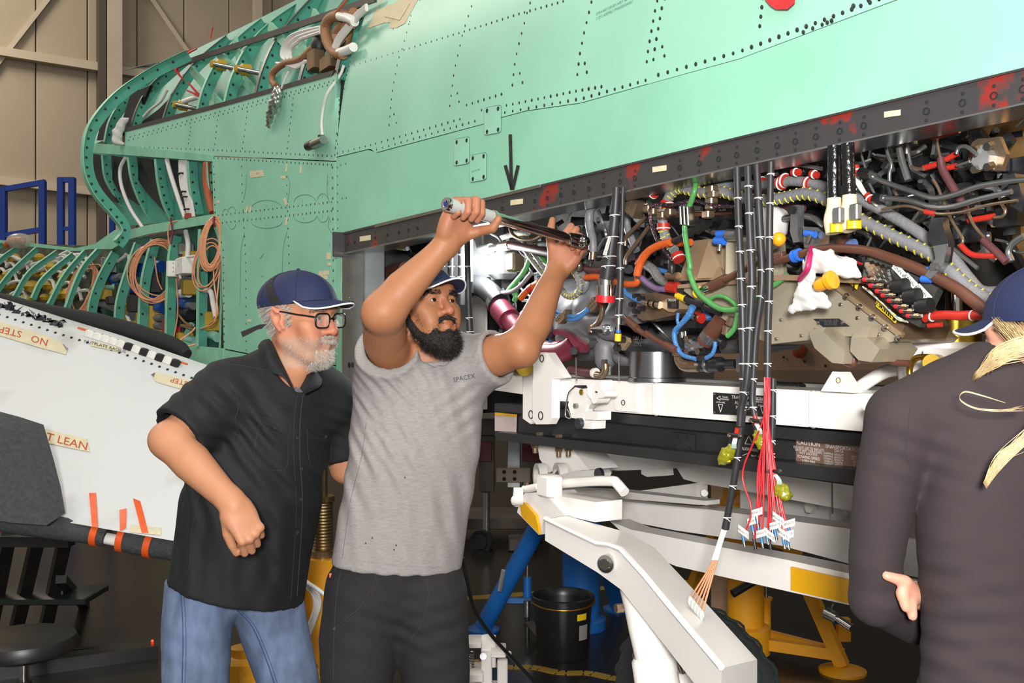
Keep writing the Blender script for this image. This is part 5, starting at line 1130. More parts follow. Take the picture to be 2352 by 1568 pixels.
# front clevis plates
def holed(name, poly, holes, c, th, mat, hm=None):
    o = TP(name, poly, c, th, mat)
    for x, y, r in holes:
        p = T(x, y, c); rr = r*p[1]/F; MB().lathe(p, -N, [(rr*1.15, -.0005), (rr*1.1, .002), (rr*.9, .002), (rr*.9, -.001), (0, -.001)], 18).build('bore', m_gap if hm is None else hm, o)
    return o
holed('clevis_plate', zt(130, 120, 190, 60, 312, 55, 300, 1040, 230, 1045, 125, 970), [(*zt(245, 135)[0], 8), (*zt(240, 915)[0], 9)], 2.05, .03, m_wp)
holed('clevis_plate', zt(272, 120, 330, 55, 465, 60, 690, 405, 530, 425, 525, 965, 480, 1050, 310, 1050, 262, 990), [(*zt(390, 138)[0], 8), (*zt(375, 930)[0], 9)], 1.955, .03, m_wp)
TP('clevis_block', zt(260, 420, 560, 420, 560, 820, 260, 820), 2.0, .1, m_wp)
TP('side_arm', [(1140, 848), (1200, 848), (1200, 905), (1130, 895)], 2.12, .1, m_wp)
MB().cyl(T(1188, 845, 2.05), T(1205, 843, 2.0), .03, 14).build('gold_pin', m_goldp, tr)
# clamp fittings on the beam
TP('mount_pad', zt(580, 575, 760, 580, 760, 790, 580, 775), 2.05, .02, m_wp); MB().lathe(T(*zt(638, 665)[0], 2.048), -N, [(.012, 0), (.012, .002), (0, .002)], 16).build('bore', m_gap, tr)
TP('clamp_lever', zt(830, 530, 950, 560, 1060, 560, 1080, 760, 980, 850, 1000, 950, 880, 975, 800, 960, 750, 780), 2.00, .03, m_wp); TP('clamp_lever', zt(900, 560, 1010, 570, 1085, 700, 1000, 800, 985, 900, 960, 1000, 870, 960, 850, 780), 1.985, .012, m_wp)
MB().prism([T(x, y, 2.0) for x, y in zt(840, 510, 930, 510, 950, 550, 840, 535)], N*.02).build('clamp_pad', m_blkp, tr)
TP('clamp_foot', zt(985, 865, 1160, 875, 1158, 995, 985, 985), 1.985, .05, m_wp); TP('clamp_foot', zt(880, 985, 1085, 1000, 1080, 1115, 878, 1100), 1.985, .05, m_wp)
MB().hexnut(T(*zt(935, 1035)[0], 1.985), -N, .016, .014, 12).build('bolt', m_dsteel, tr); MB().lathe(T(*zt(940, 605)[0], 1.983), -N, [(.009, 0), (.009, .003), (0, .003)], 14).build('gold_stud', m_goldp, tr); MB().hexnut(T(*zt(878, 792)[0], 1.983), -N, .008, .01).build('bolt', m_steel, tr)
MB().cyl(T(*zt(660, 775)[0], 2.02), T(*zt(745, 780)[0], 2.02), .011, 12).build('clamp_pin', m_dsteel, tr)
TB('lanyard', [T(x, y, 1.98) for x, y in zt(840, 530, 760, 620, 725, 780, 715, 920, 740, 960, 790, 960, 740, 840)], .0022, m_steel, tr, n=6)
def knob(cx, cy, c, s):
    P = []
    for k in range(48):
        a = 2*math.pi*k/48; r = (.8+.22*math.cos(4*a))*s; P.append((cx+r*.75*math.cos(a+.3), cy+r*math.sin(a+.3)))
    TP('star_knob', P, c, .045, m_wp); MB().prism([T(cx+x, cy+y, c-.002) for x, y in ((-2, -2), (2, -1), (2, 3), (-2, 2))], N*.004).build('knob_socket', m_gap, tr)
knob(*zt(1140, 600)[0], 1.96, 28); knob(2005, 940, 1.93, 32); MB().cyl(T(*zt(1140, 600)[0], 1.97), T(*zt(1270, 590)[0], 2.08), .026, 18).build('knob_shaft', m_wp, tr)
holed('tie_lug', zt(1560, 480, 1700, 490, 1700, 880, 1450, 865, 1395, 840, 1390, 730), [(*zt(1518, 750)[0], 6)], 2.045, .02, m_wp)
holed('hoist_lug', [(1885, 898), (1912, 853), (1932, 854), (1962, 902)], [(1926, 873, 6)], 2.03, .03, m_wp, m_goldp)
# things on the deck between the beams
MB().tube([T(1762, 886, 2.4), T(1845, 890, 2.4)], .012, n=10, sub=1).build('spring_rod', m_dsteel, tr)
b = MB(); P = [T(1765+k*.55, 886+k*.03, 2.4)+Z*.013*math.sin(k*.9)+N*.013*math.cos(k*.9) for k in range(140)]; b.tube(P, .0028, n=5, sub=1); b.build('coil_spring', m_steel, tr)
TB('diagonal_tube', [T(1955, 905, 2.2), T(2000, 872, 2.25), T(2040, 852, 2.3), T(2085, 848, 2.35)], .016, m_wp, tr, n=14)
# lifting post at the right: white saddle, gold ring and pin
MB().lathe(T(2170, 840, 2.35)-Z*.1, Z, [(0, 0), (.10, 0), (.10, .155), (0, .155)], 36).build('saddle_drum', m_wp, tr); MB().lathe(T(2195, 775, 2.35), Z, [(.055, -.02), (.055, .055), (0, .055)], 36).build('gold_collar', m_goldp, tr); MB().lathe(T(2192, 700, 2.35), Z, [(.02, -.05), (.02, .10), (0, .10)], 18).build('post', m_chr, tr)
TP('saddle_block', [(2121, 800), (2211, 802), (2211, 905), (2121, 905)], 2.18, .1, m_wp)
MB().cyl(T(2140, 833, 2.08), T(2165, 833, 2.25), .018, 24).build('lock_pin', m_goldp, tr); TB('pin_bail', [T(2140, 820, 2.1), T(2105, 822, 2.1), T(2090, 845, 2.1), T(2092, 870, 2.1), T(2108, 890, 2.1), T(2130, 895, 2.1)], .007, m_goldp, tr, n=10); TB('pin_bail', [T(2165, 840, 2.1), T(2177, 852, 2.1), T(2178, 875, 2.1), T(2170, 890, 2.1)], .007, m_goldp, tr, n=10)
# lower frame
z5 = lambda *P: [(1180+P[i]/5.226, 1000+P[i+1]/5.226) for i in range(0, len(P), 2)]
def box2(name, F4, c, back, mat, par=None):     # front polygon at plan constant c, pushed inboard
    return TP(name, F4, c, back, mat, par)
TP('leg_bracket', z5(200, 95, 700, 160, 905, 410, 600, 460, 430, 460, 310, 280, 290, 150), 2.20, .12, m_wp); TP('bracket_foot', z5(205, 95, 700, 150, 700, 175, 205, 118), 2.16, .16, m_wp)
for x, y in ((255, 150), (540, 190), (655, 185)): 
    p = T(*z5(x, y-30)[0], 2.15); MB().hexnut(p-Z*.008, Z, .014, .016).hexnut(p-Z*.026, Z, .009, .02, 10).build('bolt', m_brz, tr)
for x, y in ((310, 12), (540, 40)): MB().hexnut(T(*z5(x, y-5)[0], 2.10), Z, .013, .014).build('bolt', m_brz, tr)
for o in (0, 240): MB().lathe(T(*z5(370+o, 500)[0], 2.2), -N+A*.3, [(.05, 0), (.05, .03), (.035, .03), (.035, 0)], 22).build('pivot_ring', m_wp2, tr)
MB().cyl(T(*z5(400, 490)[0], 2.25), T(*z5(620, 480)[0], 2.2), .026, 16).build('pivot_pin', m_dsteel, tr)
TP('link_plate', z5(560, 470, 740, 420, 1050, 410, 1085, 450, 1060, 510, 640, 545), 2.14, .03, m_wp2); MB().hexnut(T(*z5(1045, 462)[0], 2.135), -N, .02, .012, 12).build('bolt', m_dsteel, tr)
TB('bent_rod', [T(x, y, 2.08) for x, y in z5(470, 600, 620, 570, 900, 548, 1180, 545, 1240, 575, 1330, 680)], .016, m_wp, tr, n=12, sub=4)
MB().bbox(T(*z5(430, 600)[0], 2.02), A*.035, N*.03, Z*.035, .006).build('rod_block', m_wp, tr)
for x in (370, 455): MB().hexnut(T(*z5(x, 525)[0], 2.02), Z, .008, .008, 10).build('bolt', m_wp, tr)
TB('coupling_rod', [T(x, y, 2.0) for x, y in z5(130, 640, 200, 635, 300, 610)], .013, m_wp, tr); MB().hexnut(T(*z5(150, 600)[0], 2.0), Z, .009, .012).build('bolt', m_brz, tr)
MB().lathe(T(*z5(70, 730)[0], 1.98), -N+A*.5, [(.03, -.01), (.03, .02), (.018, .02), (.018, -.01)], 18).build('coupling_eye', m_wp, tr); MB().ball(T(*z5(40, 780)[0], 1.98), .022, 12).build('coupling_lug', m_wp, tr)
TP('tongue_nose', z5(130, 690, 360, 680, 620, 960, 370, 1000, 300, 1190, 40, 920, 70, 800), 2.0, .12, m_wp)
TP('nose_reflector', z5(85, 800, 130, 810, 260, 960, 290, 1080, 300, 1180, 90, 960, 75, 850), 1.985, .01, m_yrf)
TP('raised_block', z5(340, 690, 980, 800, 975, 1040, 620, 960), 2.02, .10, m_wp)
# the two long lower beams
TP('lower_beam', [(1400, 1196), (1450, 1216), (1816, 1287), (2440, 1424), (2440, 1502), (1958, 1391), (1553, 1300), (1480, 1268)], 2.30, .08, m_wp)
TP('lower_beam', [(1400, 1148), (1639, 1171), (1950, 1214), (2440, 1290), (2440, 1392), (1946, 1293), (1796, 1253), (1553, 1218), (1420, 1192)], 2.62, .10, m_wp)
TP('beam_top_tube', [(1300, 1121), (1420, 1127), (1620, 1150), (1620, 1160), (1300, 1135)], 2.45, .06, m_wp2)
TP('yellow_panel', [(1816, 1301), (1953, 1332), (1953, 1386), (1816, 1355)], 2.292, .006, m_yrf)
# swinging wheel arm reaching out to the camera side
def arm_box(top_f, bot_f, top_b):
    G = []
    for a, b_, c_ in zip(top_f, bot_f, top_b): G.append([a, c_, c_+(b_-a), b_])
    v = [p for r in G for p in r]; f = []
    for i in range(len(G)-1):
        for k in range(4): l = (k+1) % 4; f.append((i*4+k, i*4+l, i*4+4+l, i*4+4+k))
    f.append((3, 2, 1, 0)); e = (len(G)-1)*4; f.append((e, e+1, e+2, e+3)); return MB().add(v, f)
tf = [V(1252, 1192, 2.96), V(1373, 1250, 2.72), V(1427, 1264, 2.62), V(1545, 1402, 2.35), V(1657, 1534, 2.10)]
hh = [50, 66, 92, 105, 118]
bf = [p-Z*h*p[1]/F*.98 for p, h in zip(tf, hh)]
tb = [V(1300, 1184, 3.10), V(1440, 1222, 2.90), V(1503, 1257, 2.80), V(1622, 1385, 2.55), V(1739, 1514, 2.29)]
arm_box(tf, bf, tb).build('wheel_arm', m_wp, tr)
b = MB(); b.tube([p+Z*.002 for p in tf], .008, n=6, sub=2); b.build('weld_bead', m_wp, tr)
MB().lathe(V(1395, 1293, 2.66), np.array([-.5, -.85, 0]), [(.024, -.005), (.024, .012), (.015, .014), (.015, .02), (0, .02)], 16).build('pivot_bolt', m_chr, tr)
MB().beam(V(1700, 1585, 2.19)-Z*.1, V(1700, 1585, 2.19)-Z*.5, .1, .12).build('wheel_post', m_wp2, tr)
TB('leg_tube', [V(1448, 1350, 2.72), V(1482, 1440, 2.62), V(1515, 1568, 2.55), V(1540, 1760, 2.5)], [.03, .045, .052, .052], m_wp, tr, n=22, sub=3)
MB().lathe(V(1502, 1515, 2.57), np.array([.12, -.05, -.9]), [(.05, -.01), (.058, 0), (.058, .25), (.05, .26)], 24).build('leg_sleeve', m_wp, tr)
for x, y in ((1430, 1395), (1472, 1505)): MB().hexnut(V(x, y, 2.6), np.array([-1, -.4, 0]), .012, .02).build('bolt', m_brz, tr)
TB('grease_pipe', [V(1555, 1515, 2.75), V(1565, 1538, 2.72), V(1572, 1560, 2.7)], .008, m_chr, tr); MB().lathe(V(1565, 1568, 2.72), Z, [(.05, -.1), (.045, 0), (.02, .03), (0, .03)], 20).build('caster_hub', m_wp, tr)
# wheel with zigzag tread
wc = V(1605, 784, 2.95); wc[2] = .355
wh = thing('wheel', wc, parent=tr)
prof = [(.17, -.045), (.26, -.065), (.32, -.065), (.345, -.052), (.353, -.02), (.353, .02), (.345, .052), (.32, .065), (.26, .065), (.17, .045)]
MB().lathe(wc, N, prof, 56).build('tyre', m_rub, wh); MB().lathe(wc, N, [(0, -.03), (.15, -.03), (.18, -.048), (.18, .048), (.15, .03), (0, .03)], 36).build('rim', m_wp2, wh)
uu = A; ww = Z
for k in range(4):
    P = []
    for i in range(112):
        a = 2*math.pi*i/112; P.append(wc+(.3535)*(uu*math.cos(a)+ww*math.sin(a))+N*(-.042+.028*k+(.007 if (i//2) % 2 else -.007)))
    MB().tube(P, .0045, n=5, sub=1, closed=True).build('tread_groove', m_gap, wh)
# belly plates seen between rail and lower frame
TP('belly_plate', z5(800, 170, 2195, 330, 2195, 380, 1550, 410, 1230, 420, 920, 380), 2.6, .02, m_wp2); TP('belly_plate', z5(840, 240, 1050, 260, 1130, 430, 930, 400), 2.5, .02, m_wp2); TP('belly_rib', z5(1530, 410, 1830, 400, 1840, 480, 1600, 495, 1530, 460), 2.55, .03, m_wp2)
TP('belly_box', [(1545, 1060), (1990, 1105), (1990, 1180), (1700, 1125), (1600, 1108), (1570, 1100)], 2.70, .02, m_wp2); TP('belly_box', z5(1240, 690, 1560, 655, 2195, 570, 2195, 840, 1230, 690), 2.68, .05, m_wp2)
TP('cross_plate', [(1700, 1105), (2440, 1200), (2440, 1290), (1700, 1180)], 3.0, .02, m_wp2); TP('gusset', [(1830, 1205), (1925, 1125), (1990, 1125), (1990, 1240)], 2.95, .02, m_wp2)
for x, y in ((1866, 1165), (1868, 1123), (1938, 1180)): MB().hexnut(T(x, y, 2.94), -N, .018, .02).build('bolt', m_wp2, tr)
MB().cyl(T(1911, 1105, 2.6), T(1912, 1180, 2.6), .002, 6).build('steel_line', m_dsteel, tr)
MB().cyl(T(1618, 1132, 2.66), T(1620, 1132, 2.70), .012, 16).build('pivot_boss', m_wp2, tr)
# release pin dangling from the beam
TB('pin_lanyard', [T(1916, 1385, 2.34), T(1912, 1393, 2.34), T(1908, 1405, 2.34)], .004, m_steel, tr, n=6); MB().cyl(T(1898, 1407, 2.33), T(1925, 1421, 2.33), .015, 16).build('release_pin_head', m_steel, tr); MB().cyl(T(1922, 1419, 2.33), T(1957, 1442, 2.33), .010, 14).build('release_pin', m_chr, tr)

# tan shipping crate panel beyond the engine
cr = thing('crate_panel', T(1990, 870, 4.4), 'tan plywood crate with orange dots seen under the silver controller box', 'crate')
m_ply = M('tan_plywood', '#c6a283', .65, var=.12, vs=5)
MB().prism([T(x, y, 4.4) for x, y in ((1640, 770), (2240, 770), (2240, 858), (1640, 858))], N*.03).build('board', m_ply, cr); MB().prism([T(x, y, 4.38) for x, y in ((1640, 850), (2240, 850), (2240, 900), (1640, 900))], N*.08).build('batten', M('grey_tan_board', '#a58a72', .7), cr)
for x in (1838, 2063): MB().lathe(T(x, 806, 4.39), -N, [(.035, 0), (.035, .02), (.02, .03), (0, .03)], 18).build('orange_plug', M('orange_red_plug', '#c0522e', .5), cr)
for k in range(9): MB().lathe(T(1800+k*48, 820+10*(k % 3), 4.39), -N, [(.008, 0), (.006, .004), (0, .004)], 8).build('screw', m_dsteel, cr)
p = T(1990, 870, 4.4); 
for x in (1660, 2220):
    a = T(x, 900, 4.42); q_ = a.copy(); q_[2] = 0; MB().beam(a, q_, .09, .09, A).build('crate_leg', m_ply, cr)
# ================================================================== equipment on the floor
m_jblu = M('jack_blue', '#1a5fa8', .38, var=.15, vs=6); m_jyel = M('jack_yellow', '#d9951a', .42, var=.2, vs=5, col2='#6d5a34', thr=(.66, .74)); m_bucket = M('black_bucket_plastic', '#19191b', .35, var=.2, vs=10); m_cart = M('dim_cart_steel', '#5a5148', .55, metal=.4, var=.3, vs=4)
# blue tripod jack
jk = thing('tripod_jack', G(1300, 1445), 'blue tripod jack with slanted tube legs under the white trailer', 'jack')
fo = G(1110, 1448); tp_ = V(1243, 1195, 4.9)
MB().cyl(fo+Z*.02, tp_, .046, 20).build('leg', m_jblu, jk); MB().lathe(fo, Z, [(0, 0), (.085, 0), (.085, .012), (.05, .03), (0, .03)], 24).build('foot_pad', m_jblu, jk)
c_ = G(1335, 1440); MB().lathe(c_, Z, [(0, 0), (.13, 0), (.13, .05), (.10, .06), (.10, .62), (.07, .64), (.07, .9), (0, .9)], 28).build('column', m_jblu, jk)
MB().cyl(G(1420, 1400)+Z*.02, c_+Z*.75, .045, 16).build('leg', m_jblu, jk); MB().lathe(G(1420, 1400), Z, [(0, 0), (.085, 0), (.085, .012), (.05, .03), (0, .03)], 24).build('foot_pad', m_jblu, jk)
MB().cyl(tp_, c_+Z*.85, .04, 14).build('head_tube', m_jblu, jk)
a_ = V(1155, 1377, 5.1); MB().beam(a_, V(1300, 1380, 5.1), .03, .025).build('cross_bar', m_jblu, jk); MB().prism([V(x, y, 4.88+i*.03) for i, (x, y) in enumerate(((1143, 1352), (1152, 1306), (1160, 1308), (1151, 1354)))], np.array([.002, -.05, .002])).build('white_decal', m_white, jk)
p = V(1211, 1370, 5.05); MB().cyl(p, p+Z*.10, .022, 14).build('screw_barrel', m_jblu, jk); MB().cyl(p+Z*.10, p+Z*.16, .007, 10).build('screw_stem', m_steel, jk); MB().cyl(p-Z*.02, p-Z*.10, .018, 12).build('ball_joint', m_steel, jk); MB().cyl(p-Z*.10, np.array([p[0], p[1], .0]), .012, 10).build('screw_foot', m_dsteel, jk)
MB().box(V(1232, 1450, 5.0), np.array([.04, .0, -.05]), np.array([.02, .02, .0]), np.array([.004, -.02, .004])).build('pedal', m_cart, jk)
# bucket
bu = thing('bucket', G(1293, 1506), 'black plastic bucket with a small yellow sticker on the dark floor', 'bucket')
c_ = G(1293, 1503); MB().lathe(c_, Z, [(0, .004), (.118, .0), (.122, .01), (.138, .245), (.150, .25), (.152, .285), (.146, .29), (.140, .285), (.132, .25), (.116, .015), (0, .012)], 36).build('pail', m_bucket, bu)
TB('bail_handle', [c_+Z*.265+np.array([.152*math.cos(a), .152*math.sin(a), 0])+Z*.015*math.sin(a*1) for a in np.linspace(math.pi*1.02, math.pi*1.98, 12)], .004, M('brass_wire', '#a8853a', .3, metal=.9), bu, n=6, sub=2)
for nm, a, z0, z1, r, m_ in (('yellow_sticker', -.95, .195, .225, .1395, m_caly), ('white_sticker', -.85, .10, .17, .1345, M('grey_print', '#8b8783', .6))):
    MB().grid([[c_+Z*z0+np.array([r*math.cos(a+t), r*math.sin(a+t), 0])*1.0 for t in np.linspace(-.18, .22, 6)], [c_+Z*z1+np.array([(r+.002)*math.cos(a+t), (r+.002)*math.sin(a+t), 0]) for t in np.linspace(-.18, .22, 6)]]).build(nm, m_, bu)
# white caster jack in front
cj = thing('caster_stand', G(1110, 1640), 'small white steel caster stand with a coil spring by the dark trousers', 'stand')
Yc = 3.75
def bx(name, x0, y0, x1, y1, Y, d, m, par): 
    a, b_ = V(x0, y1, Y), V(x1, y0, Y); return MB().bbox((a+b_)/2+np.array([0, d/2, 0]), np.array([(b_[0]-a[0])/2, 0, 0]), np.array([0, d/2, 0]), Z*(b_[2]-a[2])/2, .004).build(name, m, par)
bx('upright', 1105, 1457, 1139, 1535, Yc, .012, m_wp2, cj); bx('top_plate', 1072, 1477, 1106, 1490, Yc-.05, .12, m_wp2, cj); bx('tube_post', 1105, 1500, 1130, 1640, Yc-.03, .05, m_wp2, cj); bx('cross_plate', 1127, 1497, 1162, 1512, Yc-.06, .12, m_wp2, cj); bx('side_plate', 1142, 1515, 1166, 1640, Yc-.02, .03, m_wp2, cj); bx('foot_plate', 1070, 1548, 1110, 1568, Yc-.08, .15, m_wp2, cj)
MB().cyl(V(1110, 1507, Yc-.06), V(1110, 1507, Yc-.03), .013, 14).build('bolt', m_dsteel, cj); MB().ball(V(1170, 1500, Yc-.04), .009, 10).build('bolt_end', m_wp2, cj)
TB('spring', [V(1082, 1497+k*1.0, Yc)+np.array([.012*math.cos(k*1.1), .012*math.sin(k*1.1), 0]) for k in range(60)], .0025, m_steel, cj, n=5, sub=1)
p_ = V(1118, 1568, Yc); MB().box(np.array([p_[0], p_[1], .1]), np.array([.07, 0, 0]), np.array([0, .07, 0]), Z*.1).build('base', m_wp2, cj)
TB('black_cable', [V(1062, 1280, 3.0), V(1070, 1320, 3.05), V(1090, 1400, 3.2), V(1130, 1460, 3.35), V(1180, 1515, 3.5), V(1240, 1580, 3.6), (V(1300, 1640, 3.9)*np.array([1, 1, 0])+Z*.01)], .0065, m_blkp, None, n=8, label='thin black cable running down past the dark trousers to the floor', cat='cable')
# yellow tripod jack at the right
yj = thing('tripod_jack', G(1712, 1500), 'large yellow tripod jack standing behind the white trailer beams at right', 'jack')
c_ = G(1712, 1515); MB().lathe(c_, Z, [(0, .04), (.115, .04), (.115, .16), (.085, .17), (.085, .75), (.05, .78), (.05, 1.1), (0, 1.1)], 32).build('column', m_jyel, yj)
p = G(1760, 1500); MB().lathe(p, Z, [(0, .05), (.028, .05), (.028, .1), (.022, .11), (.022, .25), (.03, .26), (.03, .27), (.008, .27), (.008, .42), (0, .42)], 18).build('ram', m_jyel, yj)
MB().cyl(p+Z*.27, p+Z*.42, .009, 10).build('ram_rod', m_steel, yj)
f1 = G(1935, 1543); MB().lathe(f1, Z, [(0, 0), (.105, 0), (.105, .012), (.04, .03), (0, .03)], 30).build('foot_pad', m_jyel, yj); MB().beam(f1+Z*.03, c_+Z*.78+np.array([.1, 0, 0]), .06, .055).build('leg', m_jyel, yj); MB().beam(f1+Z*.08-np.array([.02, 0, 0]), c_+Z*.09, .04, .05).build('spreader', m_jyel, yj)
f2 = G(1560, 1440); MB().lathe(f2, Z, [(0, 0), (.1, 0), (.1, .012), (.04, .03), (0, .03)], 30).build('foot_pad', m_jyel, yj); MB().beam(f2+Z*.03, c_+Z*.8-np.array([.05, 0, 0]), .06, .055).build('leg', m_jyel, yj); MB().beam(f2+Z*.08, f1+Z*.08, .04, .045).build('spreader', m_jyel, yj)
MB().bbox(V(1937, 1445, 4.62), np.array([.03, 0, 0]), np.array([0, .02, 0]), Z*.055, .004).build('lug', m_jyel, yj)
MB().cyl(V(1683, 1363, 4.3), V(1760, 1318, 4.35), .018, 14).build('pump_handle', m_blkp, yj)
MB().beam(V(1660, 1175, 4.6), V(1790, 1195, 4.6), .1, .09).build('head_beam', m_jyel, yj); MB().beam(V(1770, 1235, 4.6), V(1840, 1258, 4.6), .08, .06).build('head_arm', m_jyel, yj); MB().cyl(c_+Z*1.0, V(1730, 1180, 4.6), .04, 16).build('head_post', m_jyel, yj)
# yellow jack between the two men
yk = thing('screw_jack', G(720, 1560), 'yellow screw jack with a threaded steel column standing between the two men', 'jack')
cx = V(742, 784, 4.3)[:2]; b0 = np.array([*cx, 0.])
zz = lambda y: CZ+(784-y)/F*4.3
MB().lathe(b0, Z, [(0, 0), (.17, 0), (.17, .1), (.09, .12), (.075, zz(1440)), (.085, zz(1300)), (.085, zz(1278)), (0, zz(1278))], 28).build('body', m_jyel, yk)
MB().lathe(b0, Z, [(.056, zz(1278)), (.056, zz(1262)), (.044, zz(1260))]+[(.044 if i % 2 else .041, zz(1260)+(zz(1152)-zz(1260))*i/30) for i in range(31)]+[(.05, zz(1150)), (.05, zz(1138)), (0, zz(1138))], 24).build('threaded_column', M('worn_brass_steel', '#a08a62', .32, metal=.9, var=.2, vs=30), yk)
MB().lathe(b0, Z, [(.02 if i % 2 else .018, zz(1140)+(zz(1060)-zz(1140))*i/24) for i in range(25)]+[(0, zz(1060))], 16).build('inner_screw', MATS['worn_brass_steel'], yk)
for k, (dx, dy) in enumerate(((-.1, -.05), (.08, -.07), (0, .1))): MB().cyl(b0+np.array([dx*1.9, dy*1.9, .02]), b0+np.array([dx*.9, dy*.9, zz(1310)]), .032, 14).build('leg', m_jyel, yk)
MB().lathe(b0+Z*.12-np.array([.03, .08, 0]), np.array([0, -1, 0]), [(.025, 0), (.025, .05), (0, .05)], 14).build('hose_port', m_brz, yk)
b = thing('cable_hank', V(715, 1400, 4.15), 'white twisted cables looped over the yellow screw jack', 'cable')
for k in range(3):
    TB('cable', [V(690, 1325+k*6, 4.12), V(715, 1345+k*7, 4.08), V(735-k*6, 1380+k*5, 4.08), V(722-k*5, 1430, 4.1), V(705-k*5, 1475, 4.12)], .008, m_white, b, n=7)
TB('cable', [V(695, 1332, 4.1), V(725, 1350, 4.05), V(760, 1375, 4.05)], .009, m_white, b, n=7)
yb = thing('floor_jack', G(560, 1590), 'low yellow floor jack on the floor behind the blue jeans', 'jack')
p_ = G(555, 1600); MB().bbox(p_+Z*.09, np.array([.11, 0, 0]), np.array([0, .1, 0]), Z*.09, .02).build('block', m_jyel, yb); MB().lathe(p_+Z*.18, Z, [(.05, 0), (.05, .03), (.02, .04), (0, .04)], 16).build('hub', m_jyel, yb)
# dim cart far behind
ct = thing('engine_cart', G(1120, 1250), 'dim grey cart with red brackets and a caster wheel behind the fitters', 'cart')
Y_ = 7.2
def bq(name, x0, y0, x1, y1, m, d=.2, dy=0.): return bx(name, x0, y0, x1, y1, Y_+dy, d, m, ct)
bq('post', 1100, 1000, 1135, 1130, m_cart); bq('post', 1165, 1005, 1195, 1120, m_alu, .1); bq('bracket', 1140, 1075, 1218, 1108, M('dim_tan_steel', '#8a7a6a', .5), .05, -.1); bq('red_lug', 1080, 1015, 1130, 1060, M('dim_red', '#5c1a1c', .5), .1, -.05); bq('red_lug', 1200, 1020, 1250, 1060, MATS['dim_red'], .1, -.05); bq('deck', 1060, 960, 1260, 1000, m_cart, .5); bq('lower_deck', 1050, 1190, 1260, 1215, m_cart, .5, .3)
MB().cyl(V(1117, 1130, Y_), V(1117, 1220, Y_), .028, 14).build('ram', m_alu, ct)
c_ = V(1103, 1243, Y_); MB().lathe(c_-np.array([.0, .03, 0]), np.array([.5, .86, 0]), [(0, 0), (.05, 0), (.055, .01), (.085, .0), (.09, .01), (.09, .05), (.085, .06), (0, .05)], 26).build('caster_wheel', m_rub, ct)
for x, y in ((1158, 1083), (1182, 1083), (1158, 1099), (1182, 1099)): MB().hexnut(V(x, y, Y_-.11), np.array([0, -1, 0]), .014, .02).build('bolt', m_gap, ct)
p_ = G(1200, 1262); MB().bbox(p_+Z*.05, np.array([.1, 0, 0]), np.array([0, .08, 0]), Z*.05, .01).build('foot', m_cart, ct)
for x in (1060, 1250): 
    a = V(x, 1190, Y_+.3); q_ = a.copy(); q_[2] = 0; MB().beam(a, q_, .05, .05, A).build('leg', m_cart, ct)
# valve with red handle
vl = thing('ball_valve', G(1450, 1568), 'white valve actuator with a red lever grip on the floor', 'valve')
p_ = V(1448, 1565, 4.0); MB().ball(p_, .045, 14, (1.1, 1, 1)).build('actuator', m_wp2, vl); MB().lathe(p_+np.array([.03, 0, .0]), np.array([1, 0, .1]), [(.05, 0), (.05, .03), (.04, .035), (.04, .05), (0, .05)], 20).build('collar', m_alu, vl); MB().cyl(V(1440, 1510, 4.0), V(1490, 1522, 4.0), .018, 14).build('lever', m_wp2, vl); MB().cyl(V(1428, 1508, 4.0), V(1448, 1512, 4.0), .02, 14).build('grip', m_calr, vl); MB().cyl(p_, np.array([p_[0], p_[1], 0]), .035, 16).build('stem', m_wp2, vl); MB().cyl(V(1490, 1522, 4.0), p_+np.array([.06, 0, 0]), .014, 12).build('link', m_wp2, vl)
# stool and dark chair at the left
m_dark = M('black_vinyl', '#1e1d1c', .4, var=.2, vs=10)
so = thing('stool', G(60, 1700), 'round black padded stool with a chrome post at lower left', 'stool')
c_ = V(55, 1478, 3.55); MB().lathe(np.array([c_[0], c_[1], 0]), Z, [(0, c_[2]-.035), (.15, c_[2]-.035), (.178, c_[2]-.02), (.182, c_[2]), (.172, c_[2]+.025), (.14, c_[2]+.035), (0, c_[2]+.038)], 40).build('seat', m_dark, so); MB().lathe(np.array([c_[0], c_[1], 0]), Z, [(.016, .1), (.016, c_[2]-.03)], 16).build('post', m_chr, so); MB().lathe(np.array([c_[0], c_[1], 0]), Z, [(.026, c_[2]-.2), (.026, c_[2]-.13), (0, c_[2]-.13)], 16).build('collar', m_dark, so)
for k in range(5):
    a = k*2*math.pi/5+.4; e = np.array([c_[0]+.2*math.cos(a), c_[1]+.2*math.sin(a), 0]); MB().beam(np.array([c_[0], c_[1], .1]), e+Z*.06, .03, .025).build('base_arm', m_dark, so); MB().lathe(e+Z*.026-np.array([.012, 0, 0]), np.array([1, 0, 0]), [(0, 0), (.024, 0), (.024, .024), (0, .024)], 14).build('caster', m_dark, so)
st_ = thing('work_stand', G(110, 1440), 'dim black steel stand with slanted legs behind the padded stool', 'stand')
for a, b_ in (((150, 1230), (105, 1440)), ((88, 1230), (38, 1440)), ((20, 1230), (-20, 1440))): 
    p = V(*a, 4.9); q_ = G(*b_); MB().beam(p, q_, .06, .05).build('leg', m_dark, st_)
MB().beam(V(140, 1330, 4.95), G(195, 1390), .05, .04).build('brace', M('dark_green_steel', '#171d1a', .5), st_); MB().beam(V(-40, 1240, 4.9), V(165, 1242, 4.9), .08, .05).build('top_bar', m_dark, st_); bx('shelf', -30, 1375, 195, 1390, 5.0, .3, M('dark_green_steel'), st_)
rl = thing('floor_track', G(200, 1520), 'low black floor track with a tiny red light behind the jeans', 'track')
